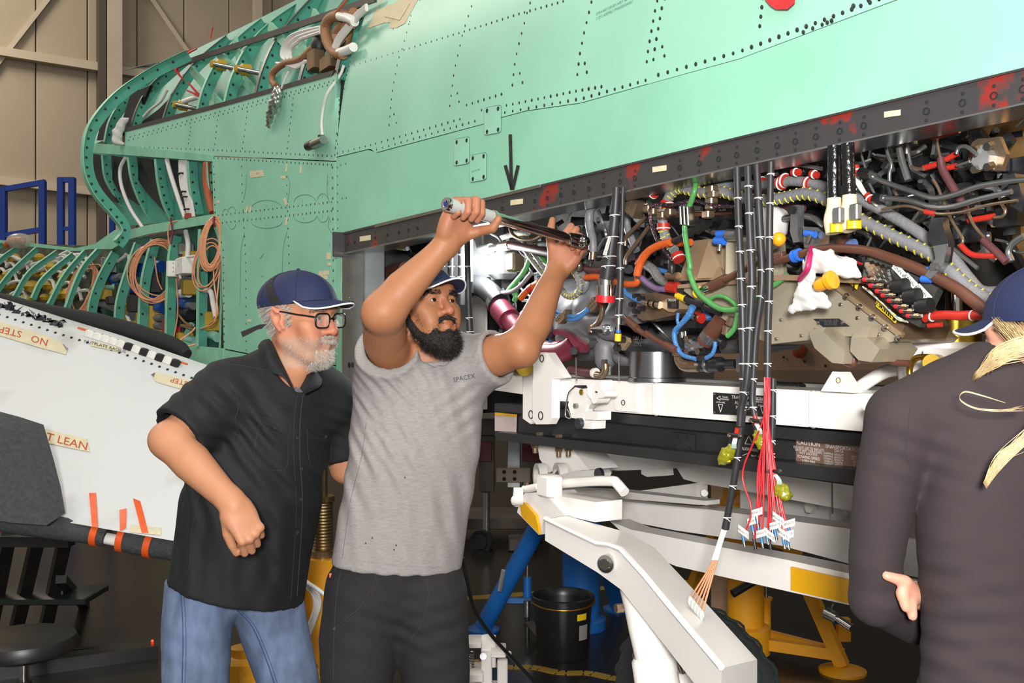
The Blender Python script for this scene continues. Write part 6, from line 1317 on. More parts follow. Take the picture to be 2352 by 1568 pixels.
MB().beam(G(-100, 1568)+Z*.03, G(360, 1505)+Z*.03, .1, .06).build('bar', m_dark, rl); MB().beam(G(60, 1518)+Z*.02, G(330, 1490)+Z*.02, .03, .03).build('tube', m_dark, rl); MB().ball(G(350, 1503)+Z*.066, .006, 10).build('red_lamp', M('red_glow', '#ff2a10', .4, emit=6.), rl)
# ================================================================== white wing, foam guards, tape
wg = thing('wing', V(200, 1000, 4.3)*np.array([1, 1, 0]), 'white scuffed wing skin with red lettered tape strips behind the man in black', 'wing')
m_wing = M('white_wing_paint', '#c6c8c8', .45, var=.07, vs=3, col2='#a3a19a', thr=(.58, .78), spec=.4)
def WY(py): return 4.75-(py-700)*.0020-.00000045*(py-700)**2*0
def wtop(x): return np.interp(x, [-420, -120, 0, 130, 260, 440, 620], [585, 668, 703, 745, 785, 848, 905])
def wbot(x): return np.interp(x, [-420, -120, 0, 360, 620], [1096, 1150, 1172, 1235, 1280])
def wp(x, y, off=0.): return V(x, y, WY(y)-off)
xs = np.linspace(-420, 620, 36); G_ = [[wp(x, wtop(x)+(wbot(x)-wtop(x))*t) for x in xs] for t in np.linspace(1, 0, 14)]
MB().grid(G_, np.array([.0, .10, .03])).build('wing_skin', m_wing, wg)
rv = MB()
for i, x in enumerate(np.linspace(-20, 440, 26)):
    c = wp(x, wtop(x)+20, .001); rv.lathe(c, np.array([0, -1, .3]), [(.007, 0), (.006, .002), (0, .002)], 8)
rv.build('rivets', m_riv, wg, kind='stuff')
# torn foil and shims along the upper edge
b = MB()
for k in range(46):
    x = random.uniform(-20, 150); c = wp(x, wtop(x)-random.uniform(-2, 10), .004); b.prism([c+np.array([random.uniform(-.03, .03), random.uniform(-.004, .004), random.uniform(-.02, .02)]) for _ in range(4)], np.array([0, -.003, 0]))
b.build('torn_sealant', m_dsteel, wg, kind='stuff')
for k in range(12):
    x0 = 205+k*18; c = wp(x0, wtop(x0)-1, .006); d = nrm(wp(x0+10, wtop(x0+10), .006)-wp(x0, wtop(x0), .006))
    MB().bbox(c, d*.024, np.array([0, .012, 0]), np.array([.008, 0, .018]), .006).build('spring_finger', m_white if k % 2 == 0 or k < 5 else m_blkp, wg)
def tape(name, P, mat, off=.004, th=.0015): return MB().prism([wp(x, y, off) for x, y in P], np.array([0, -th, 0])).build(name, mat, wg)
zq = lambda *P: [(P[i]/3.1357, 450+P[i+1]/3.1357) for i in range(0, len(P), 2)]
m_tape2 = M('aged_masking_tape', '#cfc7a6', .65, var=.12, vs=20)
t1 = tape('tape_strip', zq(-60, 890, 0, 905, 350, 1010, 450, 1060, 490, 1100, 475, 1140, 300, 1095, 0, 1005, -60, 985), m_tape2); tape('tape_tip', zq(450, 1060, 492, 1100, 478, 1112), m_dsteel, .006)
def wt(s, x, y, dx, dy, h, m=m_rpen, off=.0075, flip=1): 
    o = wp(x, y, off); xd = wp(x+dx, y+dy, off)-o; xd = nrm(xd); yd = nrm(wp(x+dy, y-dx, off)-o); text('lettering', s, m, wg, o, xd, yd, h)
wt('NO', *zq(285, 1038)[0], -10, -3, .060); wt('STEP', *zq(75, 975)[0], -10, -2.5, .060)
t2 = tape('tape_strip', zq(660, 1050, 680, 1045, 855, 1090, 850, 1120, 655, 1078), m_tape2); wt('NUTPLATE RADIUS', *zq(755, 1082)[0], 10, 2.6, .026, m_kpen)
t3 = tape('tape_strip', zq(1088, 1285, 1125, 1268, 1400, 1330, 1400, 1400, 1290, 1385, 1150, 1345, 1118, 1330), m_tape2); tape('tape_tip', zq(1088, 1285, 1118, 1270, 1108, 1303), m_dsteel, .006); wt('STEP', *zq(1290, 1335)[0], -10, -2.5, .042)
z2 = lambda *P: [(P[i]/2.184, 850+P[i+1]/2.184) for i in range(0, len(P), 2)]
tape('tape_strip', z2(150, 285, 240, 297, 438, 345, 450, 408, 330, 385, 150, 345), m_tape2); wt('NOT LEAN', *z2(285, 345)[0], 10, 2.6, .062)
tape('tape_strip', [(300, 1205), (370, 1212), (370, 1228), (300, 1222)], m_tape2)
for P in ([447, 615, 482, 615, 492, 785, 462, 785], [600, 700, 635, 692, 632, 790, 602, 805], [668, 642, 703, 655, 745, 815, 712, 815]): tape('orange_tape_strip', z2(*P), m_otape, .006)
# black seal strip along the wing root
TB('seal_strip', [wp(x, wtop(x)-d, -.12) for x, d in ((-80, 12), (0, 14), (100, 20), (200, 30), (300, 38), (400, 40), (430, 30))], [.032, .036, .040, .046, .046, .040, .026], M('black_foam_strip', '#1a1b1c', .85, bump=.3, bs=90), wg, n=12)
TB('green_wire', [wp(x, wtop(x)-7, -.02) for x in (180, 250, 330, 400, 430)], .007, m_ored, wg)
# supports below the wing, out of sight
MB().beam(V(470, 1200, 4.0), V(470, 784, 4.0)*np.array([1, 1, 0]), .05, .05, np.array([0, 1., 0])).build('strut', m_dark, wg)
# foam-covered pipe along the leading edge
m_foam = M('charcoal_foam', '#3e4042', .9, var=.25, vs=60, bump=1., bs=70)
fp = thing('foam_padded_pipe', V(180, 1230, 3.75), 'white pipe wrapped in charcoal foam and orange tape along the wing edge', 'pipe')
def FP(x, y): return V(x, y, 3.78+.0*x)
TB('pipe', [FP(-420, 1116), FP(-60, 1180), FP(250, 1237), FP(290, 1245), FP(420, 1262)], .022, m_white, fp, n=16, sub=1)
TB('foam_sleeve', [FP(-420, 1118), FP(-60, 1182), FP(100, 1207), FP(200, 1221), FP(245, 1232)], [.047, .047, .046, .044, .04], m_foam, fp, n=18, sub=4); TB('foam_sleeve', [FP(285, 1236), FP(330, 1246), FP(440, 1262)], [.05, .05, .05], m_foam, fp, n=18, sub=2)
for x, y, s in ((5, 1191, .05), (222, 1226, .047), (283, 1236, .053), (345, 1249, .053)):
    MB().cyl(FP(x-7, y-1.5), FP(x+8, y+1.5), s, 20).build('orange_tape', m_otape, fp)
# foam block
fb = thing('foam_block', V(70, 1070, 3.62), 'thick charcoal foam block leaning on the wing edge at left', 'foam')
P = [(-90, 925), (0, 945), (45, 957), (100, 975), (122, 1050), (140, 1120), (150, 1178), (70, 1172), (-90, 1150)]
f_ = [V(x, y, 3.72-(1180-y)*-.0006) for x, y in P]; MB().prism(f_, np.array([-.03, -.085, -.03])).build('block', m_foam, fb)

# ---- orange cable coils
m_oc = M('salmon_cable', '#dc9a74', .5, var=.1, vs=30)
def coil(label, loops, extra, r=.0045):
    x, y, Y = loops[0][0], loops[0][1], loops[0][4]; o = thing('cable_coil', V(x, y, Y), label, 'cable', 'salmon cable coils hanging on the bays')
    for cx, cy, rx, ry, Y, n, tilt in loops:
        P = []
        for k in range(n*18+1):
            a = 2*math.pi*k/18; j = k//18; rn = np.random.default_rng(int(j*13+cx)); q1, q2, q3, q4 = rn.uniform(-1, 1, 4)
            xx = (rx*(1+.24*q1))*math.cos(a); yy = (ry*(1+.13*q2))*math.sin(a); ct, s_ = math.cos(tilt), math.sin(tilt)
            P.append(V(cx+q3*rx*.20+xx*ct-yy*s_, cy+q4*ry*.05+xx*s_+yy*ct, Y+.01*q1))
        TB('wire_loops', P, r, m_oc, o, n=6, sub=2)
    for P in extra: TB('wire_tail', [V(*p) for p in P], r, m_oc, o, n=6, sub=5)
    return o
Yc = lambda x: YL(x)-.05
o = coil('salmon cable coil hanging as a round hank over the middle of lower bay', [(358, 622, 54, 66, Yc(358), 9, .3)], [[(388, 560, Yc(388)), (386, 530, Yc(388)), (392, 512, Yc(390)), (410, 507, Yc(400))], [(405, 640, Yc(400)), (408, 720, Yc(400)), (395, 795, Yc(400))], [(355, 590, Yc(360)), (362, 640, Yc(360)), (372, 665, Yc(360))]])
TB('maroon_tie', [V(392, 500, Yc(390)-.01), V(396, 530, Yc(390)-.01), V(392, 560, Yc(390)-.01)], .006, m_marp, o)
o = coil('salmon cable coil hanging as a long hank beside the skin edge', [(487, 560, 24, 58, Yc(487)-.03, 16, .12), (478, 610, 28, 55, Yc(478)-.03, 3, .25)], [[(505, 620, Yc(500)), (498, 690, Yc(500)), (492, 740, Yc(500)), (460, 755, Yc(470))], [(490, 600, Yc(490)), (492, 650, Yc(490)), (500, 720, Yc(500)), (480, 745, Yc(480))]])
TB('maroon_tie', [V(492, 497, Yc(490)-.04), V(491, 510, Yc(490)-.05), V(493, 520, Yc(490)-.04)], .007, m_marp, o)
coil('salmon cable coil tucked between the frames nearest the nose', [(190, 665, 24, 58, Yc(190), 13, .35)], [[(200, 610, Yc(200)), (225, 607, Yc(225)), (232, 612, Yc(230))]])
coil('salmon cable coil lying flat on the lower longeron', [(385, 798, 34, 5, 5.6, 7, .06)], [[(400, 790, 5.6), (440, 762, 5.7), (448, 752, 5.75)], [(400, 800, 5.6), (440, 793, 5.6), (450, 790, 5.6)]])
# white equipment box and wire in the bay
wbx = thing('junction_box', V(420, 612, YL(420)-.02), 'white junction box hanging in the lower bay behind the coils', 'box')
MB().bbox(V(425, 612, YL(425)+.0), A*.11, N*.04, Z*.055, .008).build('body', m_white, wbx); MB().bbox(V(400, 618, YL(400)-.02), A*.025, N*.045, Z*.052, .006).build('end_plate', m_white, wbx); TB('white_wire', [V(448, 588, YL(448)-.06), V(425, 592, YL(425)-.08), V(410, 610, YL(410)-.08), V(415, 640, YL(415)-.06)], .008, m_wire_w, wbx)
for y in (604, 614, 624): MB().lathe(V(398, y, YL(398)-.07), -N, [(.006, 0), (.004, .002), (0, .002)], 8).build('screw', m_dsteel, wbx)
# loose leads hanging over the skin
hl = thing('hanging_lead', skin(765, 260, -.02), 'white sensor lead with a steel plug hanging over the green skin', 'lead')
TB('wire', [skin(x, y, -.02) for x, y in ((790, 150), (780, 175), (762, 215), (752, 250), (748, 285), (750, 312))], .007, m_wire_w, hl); cP = skin(746, 325, -.03); MB().cyl(skin(752, 312, -.03), skin(752, 325, -.03), .016, 12).build('clip', m_dsteel, hl); MB().cyl(skin(757, 322, -.03), skin(732, 333, -.03), .02, 14).build('plug', m_steel, hl); MB().cyl(skin(732, 333, -.03), skin(721, 337, -.03), .022, 14).build('plug_cap', m_blkp, hl)
fo_ = thing('foil_wrap', skin(640, 250, -.02), 'crinkled silver foil wrapped lead hanging on the green skin', 'foil')
TB('lead', [skin(667, 165, -.01), skin(660, 190, -.02), skin(652, 212, -.02)], .005, m_wire_w, fo_, n=6)
g = SDF(skin(640, 250, -.02)-.2, skin(640, 250, -.02)+.2, .006); g.limb([skin(652, 212, -.03), skin(648, 235, -.035), skin(635, 262, -.03), skin(624, 290, -.02)], [.028, .030, .022, .012], .01)
g.warp(lambda x, y, z: .005*np.sin(z*190+x*60)*np.sin(x*170-z*90+y*80)); g.build('foil', M('crinkled_foil', '#b9b7b2', .22, metal=.9, bump=.9, bs=60), fo_, smooth=0)
rg = thing('white_cloth', V(277, 300, YL(277)-.05), 'white cloth tucked between the frames near the nose ring', 'cloth')
g = SDF(V(277, 300, YL(277)-.05)-.25, V(277, 300, YL(277)-.05)+.25, .008); cV = lambda x, y: V(x, y, YL(277)-.06); g.limb([cV(295, 272), cV(280, 282), cV(270, 305), cV(268, 325), cV(284, 330)], [.012, .030, .034, .028, .010], .02); g.warp(lambda x, y, z: .006*np.sin(x*70+z*50)*np.sin(z*45)); g.build('fabric', M('white_cotton', '#cfcdc9', .9), rg, smooth=1)
# ================================================================== hanging wiring harnesses
m_hs = M('black_heat_shrink', '#2b2b2d', .45, var=.15, vs=20)
def harness(label, P, rpx, ties=(), parts=None, dc=.0, group=None, flat=None):
    Q = [U(x, y, dc if len(q) == 2 else q[2]) for q in P for x, y in [q[:2]]]; o = thing('wiring_harness', Q[-1], label, 'harness', group)
    Y = Q[0][1]; r = [a*Y/F for a in rpx] if hasattr(rpx, '__len__') else [rpx*Y/F]*len(P)
    TB('sleeve', Q, r, m_hs, o, n=14, sub=5)
    ys = [q[1] for q in P]
    for t in ties:
        x = np.interp(t, ys, [q[0] for q in P]); rr = np.interp(t, ys, r); p = U(x, t, dc)
        b = MB(); b.ring(p, Z+A*.06, rr*1.04, .0015, 16, 5).tube([p-N*rr*1.1, p-N*rr*1.15-A*.012-Z*.002, p-N*rr*1.1-A*.018-Z*.006], .0011, n=4, sub=3); b.build('lacing_tie', m_ties, o)
    return o
D0 = -.035
def HC(name, o, a, b_, rpx, mat, dc=D0, n=16):
    p, q = U(*a, dc), U(*b_, dc); return MB().cyl(p, q, rpx*p[1]/F, n).build(name, mat, o)
o = harness('thick black harness with a white cable tag and red capped steel connector', [(1416, 430), (1414, 470), (1409, 530), (1402, 580), (1393, 640)], [9, 10, 13, 15, 17], (495, 545, 590, 612), dc=D0)
HC('coupling_ring', o, (1392, 640), (1392, 655), 17, m_steel); HC('coupling_nut', o, (1391, 655), (1391, 680), 21, m_chr, n=14); HC('red_cap', o, (1391, 678), (1390, 694), 22, m_calr, n=22)
MB().prism([U(x, y, D0-.04) for x, y in ((1398, 543), (1404, 545), (1393, 587), (1385, 585))], -N*.001).build('cable_tag', m_white, o)
text('lettering', 'CONNECT 4-AFT BATT R03', m_btape, o, U(1395, 565, D0-.043), U(1387, 584, D0)-U(1401, 546, D0), N*0+Z*.25-A*.9, .007)
o = harness('thin black harness ending in a steel plug with a yellow cap', [(1431, 430), (1428, 540), (1424, 575), (1425, 640), (1421, 725)], [4, 5, 8, 8, 8], (558, 616, 686, 724), dc=D0); HC('plug_body', o, (1421, 730), (1421, 745), 7.5, m_steel); HC('plug_ring', o, (1420, 745), (1420, 762), 5, m_chr); HC('blue_ring', o, (1420, 757), (1420, 764), 6, m_blc); HC('yellow_cap', o, (1420, 766), (1419, 783), 7.5, m_caly)
z9 = lambda x, y: (1560+x/2.7034, 820+y/2.7034)
HD = -.03
o = harness('black harness ending in salmon leads over the white wheel arm', [(1693, 385), (1697, 520), (1705, 700), (1708, 870), (1706, 940), (1697, 1020), (1688, 1090), (1672, 1180), (1666, 1214)], [8, 8, 9.5, 9, 8.5, 8, 8, 8, 9], (455, 520, 578, 640, 700, 755, 835, 870, 900, 935, 1050, 1115, 1188), dc=HD)
for i in range(5):
    e = (1588+i*6.5, 1370+i*8); TB('salmon_lead', [U(1661+i*2.2, 1212, HD), U(1645+i*2, 1260, HD), U(1631+i*3, 1300, HD), U(*e, HD)], .0024, m_oc, o, n=6); TB('print_sleeve', [U(1661+i*2.2, 1212, HD), U(1650+i*2, 1245, HD), U(1637+i*2.6, 1285, HD)], .0030, m_white, o, n=7)
    MB().ball(U(e[0]-2, e[1]+10, HD), .008, 8, (1, 1, 1.8)).build('clear_tip', M('clear_cap', '#cfd6d2', .15, alpha=.55), o)
o = harness('black harness second of the four, ending in an open backshell with yellow bag', [(1718, 382), (1722, 520), (1727, 640), (1722, 760), (1716, 870), (1703, 935), (1699, 978)], [8, 9, 9.5, 9, 9, 8.5, 8], (428, 490, 575, 658, 753, 835, 900), dc=HD-.02)
def backshell(o, x, y, s, c):
    HC('red_tape', o, (x+6*s, y-22), (x, y+6), 5.5, m_rsl, c); HC('clamp_bar', o, (x-13, y-8), (x+12, y-4), 4.5, m_blkp, c-.012, 10); HC('backshell', o, (x-2, y+0), (x-8*s, y+30), 10, m_blkp, c+.006)
    b = MB()
    for k in range(10): b.tube([U(x-3+k*.9, y+2, c-.012), U(x-6*s+k*.9, y+14, c-.022), U(x-7*s+k, y+24, c-.012)], .0014, n=4, sub=2)
    b.build('pale_wires', M('mint_wire', '#c5ddd2', .5), o)
    g = SDF(U(x, y, c)-.14, U(x, y, c)+.14, .005); g.limb([U(x-8*s, y+24, c), U(x-18*s, y+38, c), U(x-26*s, y+48, c)], [.011, .017, .015], .01); g.warp(lambda X, Y_, Z_: .0035*np.sin(X*330+Z_*190)*np.sin(Z_*270-X*160)); g.build('yellow_bag', M('yellow_film', '#8f8f1e', .15, alpha=.8, var=.2, vs=60), o, smooth=0)
    HC('yellow_cap', o, (x-18*s, y+42), (x-16*s, y+56), 7, m_caly, c)
    for dx in (-13, 12): MB().lathe(U(x+dx, y-6, c-.016), -N, [(.005, 0), (.004, .003), (0, .003)], 8).build('screw', m_chr, o)
backshell(o, 1688, 1005, 1, HD-.03)
o = harness('short black harness third of the four, its backshell beside the red wires', [(1738, 378), (1745, 520), (1750, 650), (1736, 770), (1730, 870), (1728, 920), (1733, 955)], [8, 9, 8.5, 8, 8, 8, 7], (455, 545, 620, 680, 835, 870, 935), dc=HD); backshell(o, 1737, 972, -.6, HD)
o = harness('black harness nearest the yellow cap, ending in fanned red leads with blue plugs', [(1771, 372), (1768, 520), (1768, 640), (1764, 760), (1763, 868)], [7.5, 8, 8.5, 8, 8], (400, 467, 545, 618, 692, 760, 835), dc=HD-.01)
ends = [(1710, 1255), (1735, 1262), (1731, 1230), (1745, 1235), (1752, 1258), (1764, 1250), (1770, 1262), (1775, 1228), (1783, 1240), (1802, 1260), (1812, 1262), (1815, 1236), (1790, 1225), (1741, 1210)]
for i, (ex, ey) in enumerate(ends):
    c = HD-.02+.006*(i % 4); mx = 1758+(ex-1760)*.45+random.uniform(-8, 8); far = -45 if i == 0 else 0
    TB('red_lead', [U(1756+i*.9, 866, c), U(1754+i*.9, 960, c), U(mx+far*.8, 1080+random.uniform(-20, 20), c), U((mx+ex)/2, 1170, c), U(ex-3, ey-22, c)], .0021, m_calr, o, n=6)
    HC('blue_plug', o, (ex-4, ey-26), (ex-1, ey-10), 3.6, M('blue_plug', '#2d6f9e', .4) if i not in (1, 6) else m_blkp, c, 10); HC('steel_tip', o, (ex-1, ey-10), (ex+1, ey), 3.2, m_chr if i not in (1, 6) else m_blkp, c, 10)
    if i % 2 == 0 or i > 8:
        t = U(ex-2, ey-34, c-.008); MB().prism([t+(-A)*a*.016+Z*(b_*.008+a*.006*(1 if i % 3 else -1)) for a, b_ in ((-1, -1), (1, -1), (1, 1), (-1, 1))], -N*.001).build('paper_flag', m_white, o); text('lettering', 'MEDGH TS', m_btape, o, t-N*.003, -A+Z*.35*(1 if i % 3 else -1), Z, .007)
o = harness('black harness behind the red leads, its open backshell wrapped in yellow film', [(1776, 868), (1775, 960), (1772, 1040), (1770, 1066)], [7, 7.5, 7, 6], (895, 955, 1012, 1042), dc=HD+.01); backshell(o, 1780, 1088, -.9, HD)
# two glossy black hoses with taped ends
for lab, x0, y0, x1, y1, xe, ye in (('glossy black hose with masking tape end and yellow cap, left of the pair', 1916, 335, 1916, 455, 1918, 540), ('glossy black hose with masking tape end and yellow cap, right of the pair', 1947, 330, 1951, 448, 1957, 532)):
    o = thing('capped_hose', U(x1, y1, -.02), lab, 'hose'); c = -.02
    TB('sleeve', [U(x0, y0, c), U((x0+x1)/2, (y0+y1)/2, c), U(x1, y1+8, c)], 15*U(x0, y0, c)[1]/F, m_blkg, o, n=18); TB('masking_tape_wrap', [U(x1, y1, c), U(x1, y1+22, c), U(x1-4, y1+50, c), U(xe-2, ye-5, c)], [r*U(x1, y1, c)[1]/F for r in (16, 17, 20, 19)], m_mtape, o, n=16, sub=3)
    HC('yellow_cap', o, (xe+5, ye-28), (xe+5, ye-6), 16.5, m_caly, c-.012, 20); MB().bbox(U(xe+8, ye-45, c-.03), A*.010, N*.008, Z*.016, .002).build('latch', m_alu, o)
# black sleeved bundles behind the man's head
for k, (x, yb, r) in enumerate(((1014, 640, 7), (1035, 640, 8), (1060, 640, 9))):
    harness(('black laced bundle behind the cap, leftmost of three', 'black laced bundle behind the cap, middle of three', 'black laced bundle behind the cap, rightmost of three')[k], [(x, 470), (x+1, 560), (x, yb+60)], r, (560, 585, 612, 636), dc=.12)
o = harness('black laced harness hanging between the cap and the black duct', [(1073, 520), (1075, 640), (1076, 700), (1080, 775)], [7, 7, 8, 8], (612, 730, 762), dc=.02); HC('plug_body', o, (1080, 775), (1080, 790), 7, m_steel, .02)
# white rag tied on the brown conduit, with amber caps
rw = thing('white_rag', EP(6, (400, 350), .0), 'white paper rag tied to the brown conduit with a pink strap', 'rag')
g = SDF(np.minimum(EP(6, (180, 650), .0), EP(6, (860, 80), .04))-.06, np.maximum(EP(6, (180, 650), .0), EP(6, (860, 80), .04))+.06, .0045); E_ = lambda x, y, d=.02: EP(6, (x, y), d)
g.limb([E_(430, 130), E_(420, 220), E_(380, 330), E_(300, 470), E_(230, 590)], [.014, .020, .014, .012, .007], .01, flat=(N, .6)); g.limb([E_(430, 150), E_(560, 170), E_(640, 230)], [.02, .024, .016], .012, flat=(N, .6)); g.limb([E_(640, 160, .04), E_(760, 230, .04), E_(820, 290, .04)], [.018, .02, .010], .01, flat=(N, .6)); g.limb([E_(330, 470), E_(450, 480), E_(560, 510)], [.016, .018, .010], .01, flat=(N, .5)); g.limb([E_(250, 590), E_(400, 570), E_(570, 540)], [.008, .009, .007], .008, flat=(N, .6))
g.warp(lambda x, y, z: .003*np.sin(z*150+x*110)*np.sin(x*130-z*60)+.0012*np.sin(z*420+x*310)); g.build('cloth', MATS['white_cotton'], rw, smooth=1)
TB('pink_strap', [E_(412, 35, .03), E_(395, 130, -.02), E_(375, 230, -.03), E_(305, 325, .0)], .006, M('pink_strap', '#b31f5a', .5), rw, n=6)
ca = MB(); p = EP(6, (535, 355), -.01); ca.lathe(p, EP(6, (600, 330), -.01)-EP(6, (470, 385), -.01), [(0, -.024), (.011, -.022), (.014, -.01), (.013, .008), (.019, .010), (.020, .022), (0, .024)], 20); ca.build('amber_cap', m_calo, label='amber plastic cap poking out of the white rag', cat='cap')
ycp = MB(); p = U(1789, 549, .02); ycp.ball(p, .016, 14, (1, 1, 1)); ycp.build('yellow_ball_cap', m_calo, label='round amber cap beside the black harnesses', cat='cap')
g = SDF(EP(2, (1850, 850), .2)-.15, EP(2, (1850, 850), .2)+.15, .006); g.limb([EP(2, (1800, 720), .16), EP(2, (1900, 800), .16), EP(2, (1850, 1000), .16)], [.03, .05, .04], .02); g.warp(lambda x, y, z: .004*np.sin(z*110+x*90)*np.sin(x*100)); g.build('cotton_wad', MATS['white_cotton'], smooth=1, label='white cotton wad behind the black harnesses in the bay', cat='rag')
# ================================================================== people
m_skin = M('skin', '#c08a6a', .5, attr='Col', bump=.1, bs=420, sss=.08, spec=.3)
m_eye = M('eye_white', '#d9d2ca', .15); m_iris = M('dark_iris', '#2a1a12', .1)
m_navy = M('navy_cap_cloth', '#151f45', .75, var=.1, vs=200, bump=.1, bs=500)
m_pipe = M('white_piping', '#f2f2f2', .5)
m_mesh = M('black_cap_mesh', '#151517', .7, bump=.6, bs=700)
m_tee = M('heather_grey_cotton', '#8b8684', .9, var=.16, vs=260, stretch=(.25, .25, 1.3), bump=.1, bs=300)
m_bsh = M('black_twill', '#0d0e12', .8, var=.2, vs=30, bump=.1, bs=500)
m_jean = M('blue_denim', '#5d6d89', .88, var=.4, vs=22, bump=.25, bs=350, stretch=(1, 1, .35))
m_tro = M('charcoal_canvas', '#1c191b', .88, var=.12, vs=30, bump=.2, bs=400)
m_plum = M('dark_plum_knit', '#2a2023', .88, var=.08, vs=20, bump=.05, bs=600)
m_gtee = M('grey_undershirt', '#5e5c5e', .9)
class HF:                       # head frame: l to the person's left, f forward, u up
    def __init__(s, O, f, roll=0., sc=1.):
        s.O = np.asarray(O, float); s.f = nrm(f); l = nrm(np.cross(Z, s.f)); u = np.cross(s.f, l)
        c, n = math.cos(roll), math.sin(roll); s.l = l*c+u*n; s.u = u*c-l*n; s.sc = sc; s.R = [s.l, s.f, s.u]
    def __call__(s, a, b, c): return s.O+s.sc*(s.l*a+s.f*b+s.u*c)
    def mat(s): return [[s.l[i], s.f[i], s.u[i]] for i in range(3)]      # world -> local rows for SDF.ell
    def loc(s, v): d = (v-s.O)/s.sc; return np.stack([d@s.l, d@s.f, d@s.u], 1)
def head(g, H, ears=True, nose=1., jaw=1.):
    q = H.sc; R = H.mat(); S = lambda r: tuple(x*q for x in r)
    E = lambda c, r, k=.012, op='u': g.ell(H(*c), S(r), k*q, op, R)
    L = lambda P, r, k=.012, op='u', **kw: g.limb([H(*p) for p in P], [x*q for x in r], k*q, op, **kw)
    E((0, -.018, .030), (.075, .096, .076)); E((0, .022, -.025), (.064, .066, .088), .03)
    L([(-.052, -.005, -.062), (-.03, .055, -.098), (0, .07, -.105), (.03, .055, -.098), (.052, -.005, -.062)], [.022, .022*jaw, .022, .022*jaw, .022], .03)
    E((0, .078, -.098), (.02, .018, .018), .02)
    for s in (-1, 1): E((s*.044, .062, -.024), (.026, .022, .022), .025); E((s*.035, .07, -.055), (.022, .02, .024), .025)
    L([(-.046, .066, .022), (-.024, .082, .024), (0, .084, .018), (.024, .082, .024), (.046, .066, .022)], [.012, .012, .010, .012, .012], .018)
    E((0, .056, .050), (.055, .028, .032), .03)
    for s in (-1, 1): E((s*.031, .094, .000), (.019, .015, .0115), .010, 's'); 
    for s in (-1, 1): 
        E((s*.031, .0725, .000), (.0145, .0125, .0125), .002)
        L([(s*.015, .083, .000), (s*.022, .0865, .0075), (s*.031, .088, .0095), (s*.040, .084, .007), (s*.047, .076, .000)], [.0028, .0036, .004, .0036, .003], .004)
        L([(s*.016, .0825, -.002), (s*.023, .085, -.007), (s*.031, .086, -.009), (s*.040, .082, -.007), (s*.047, .076, -.001)], [.0025, .003, .003, .003, .0025], .004)
    L([(0, .082, .016), (0, .094, -.006), (0, .104*1., -.024), (0, .1065, -.032)], [.0075, .0085, .0105*nose, .0125*nose], .012)
    for s in (-1, 1): E((s*.0135*nose, .094, -.036), (.0085*nose, .011, .0085), .007); E((s*.007, .103, -.0435), (.0035, .006, .003), .003, 's')
    L([(-.025, .080, -.066), (-.010, .0935, -.060), (0, .094, -.061), (.010, .0935, -.060), (.025, .080, -.066)], [.004, .006, .0058, .006, .004], .008)
    L([(-.023, .080, -.068), (0, .0915, -.0735), (.023, .080, -.068)], [.004, .0075, .004], .008)
    L([(-.027, .084, -.0665), (-.01, .0985, -.0668), (0, .0995, -.0675), (.01, .0985, -.0668), (.027, .084, -.0665)], [.0012, .002, .002, .002, .0012], .003, 's')
    if ears:
        for s in (-1, 1):
            L([(s*.073, .004, -.030), (s*.079, -.002, -.012), (s*.083, -.012, .012), (s*.083, -.024, .020), (s*.080, -.032, .008), (s*.077, -.024, -.014), (s*.074, -.006, -.034)], [.006, .0055, .006, .006, .006, .006, .0075], .006)
            E((s*.074, -.012, -.006), (.010, .018, .026), .008); E((s*.083, -.008, -.004), (.006, .008, .011), .006, 's')
def eyes(H, par, look=(0, 0)):
    for s in (-1, 1):
        c = H(s*.031, .0735, 0); b = MB(); b.ball(c, .0131*H.sc, 18); o = b.build('eye', m_eye, par, smooth=True); d = nrm(H.f+H.l*look[0]+H.u*look[1])
        MB().lathe(c+d*.0118*H.sc, d, [(.0070*H.sc, -.0012), (.0064*H.sc, .0012), (.003*H.sc, .0022), (0, .0024)], 16).build('iris', m_iris, o)
def strands(pts, nrmls, down, length, n, mat, name, par, wid=.0007, curl=.004, lift=.5, seed=1):
    r = np.random.default_rng(seed); idx = r.integers(0, len(pts), n); V_ = []; Fc = []
    for i in idx:
        p = pts[i]; m = nrmls[i]; L_ = length[i]*r.uniform(.7, 1.15); d = nrm(m*lift+down+r.normal(size=3)*.28); side = nrm(np.cross(d, r.normal(size=3)))*wid
        k = len(V_); ph = r.uniform(0, 6.28)
        for j in range(4):
            t = j/3; c = p-m*.001+d*L_*t+down*L_*.25*t*t+np.array([math.sin(ph+t*5), math.cos(ph+t*4), 0])*curl*t; w = side*(1-.85*t); V_ += [c-w, c+w]
        for j in range(3): a = k+j*2; Fc.append((a, a+1, a+3, a+2))
    return mk(name, V_, Fc, mat, par, kind='stuff')
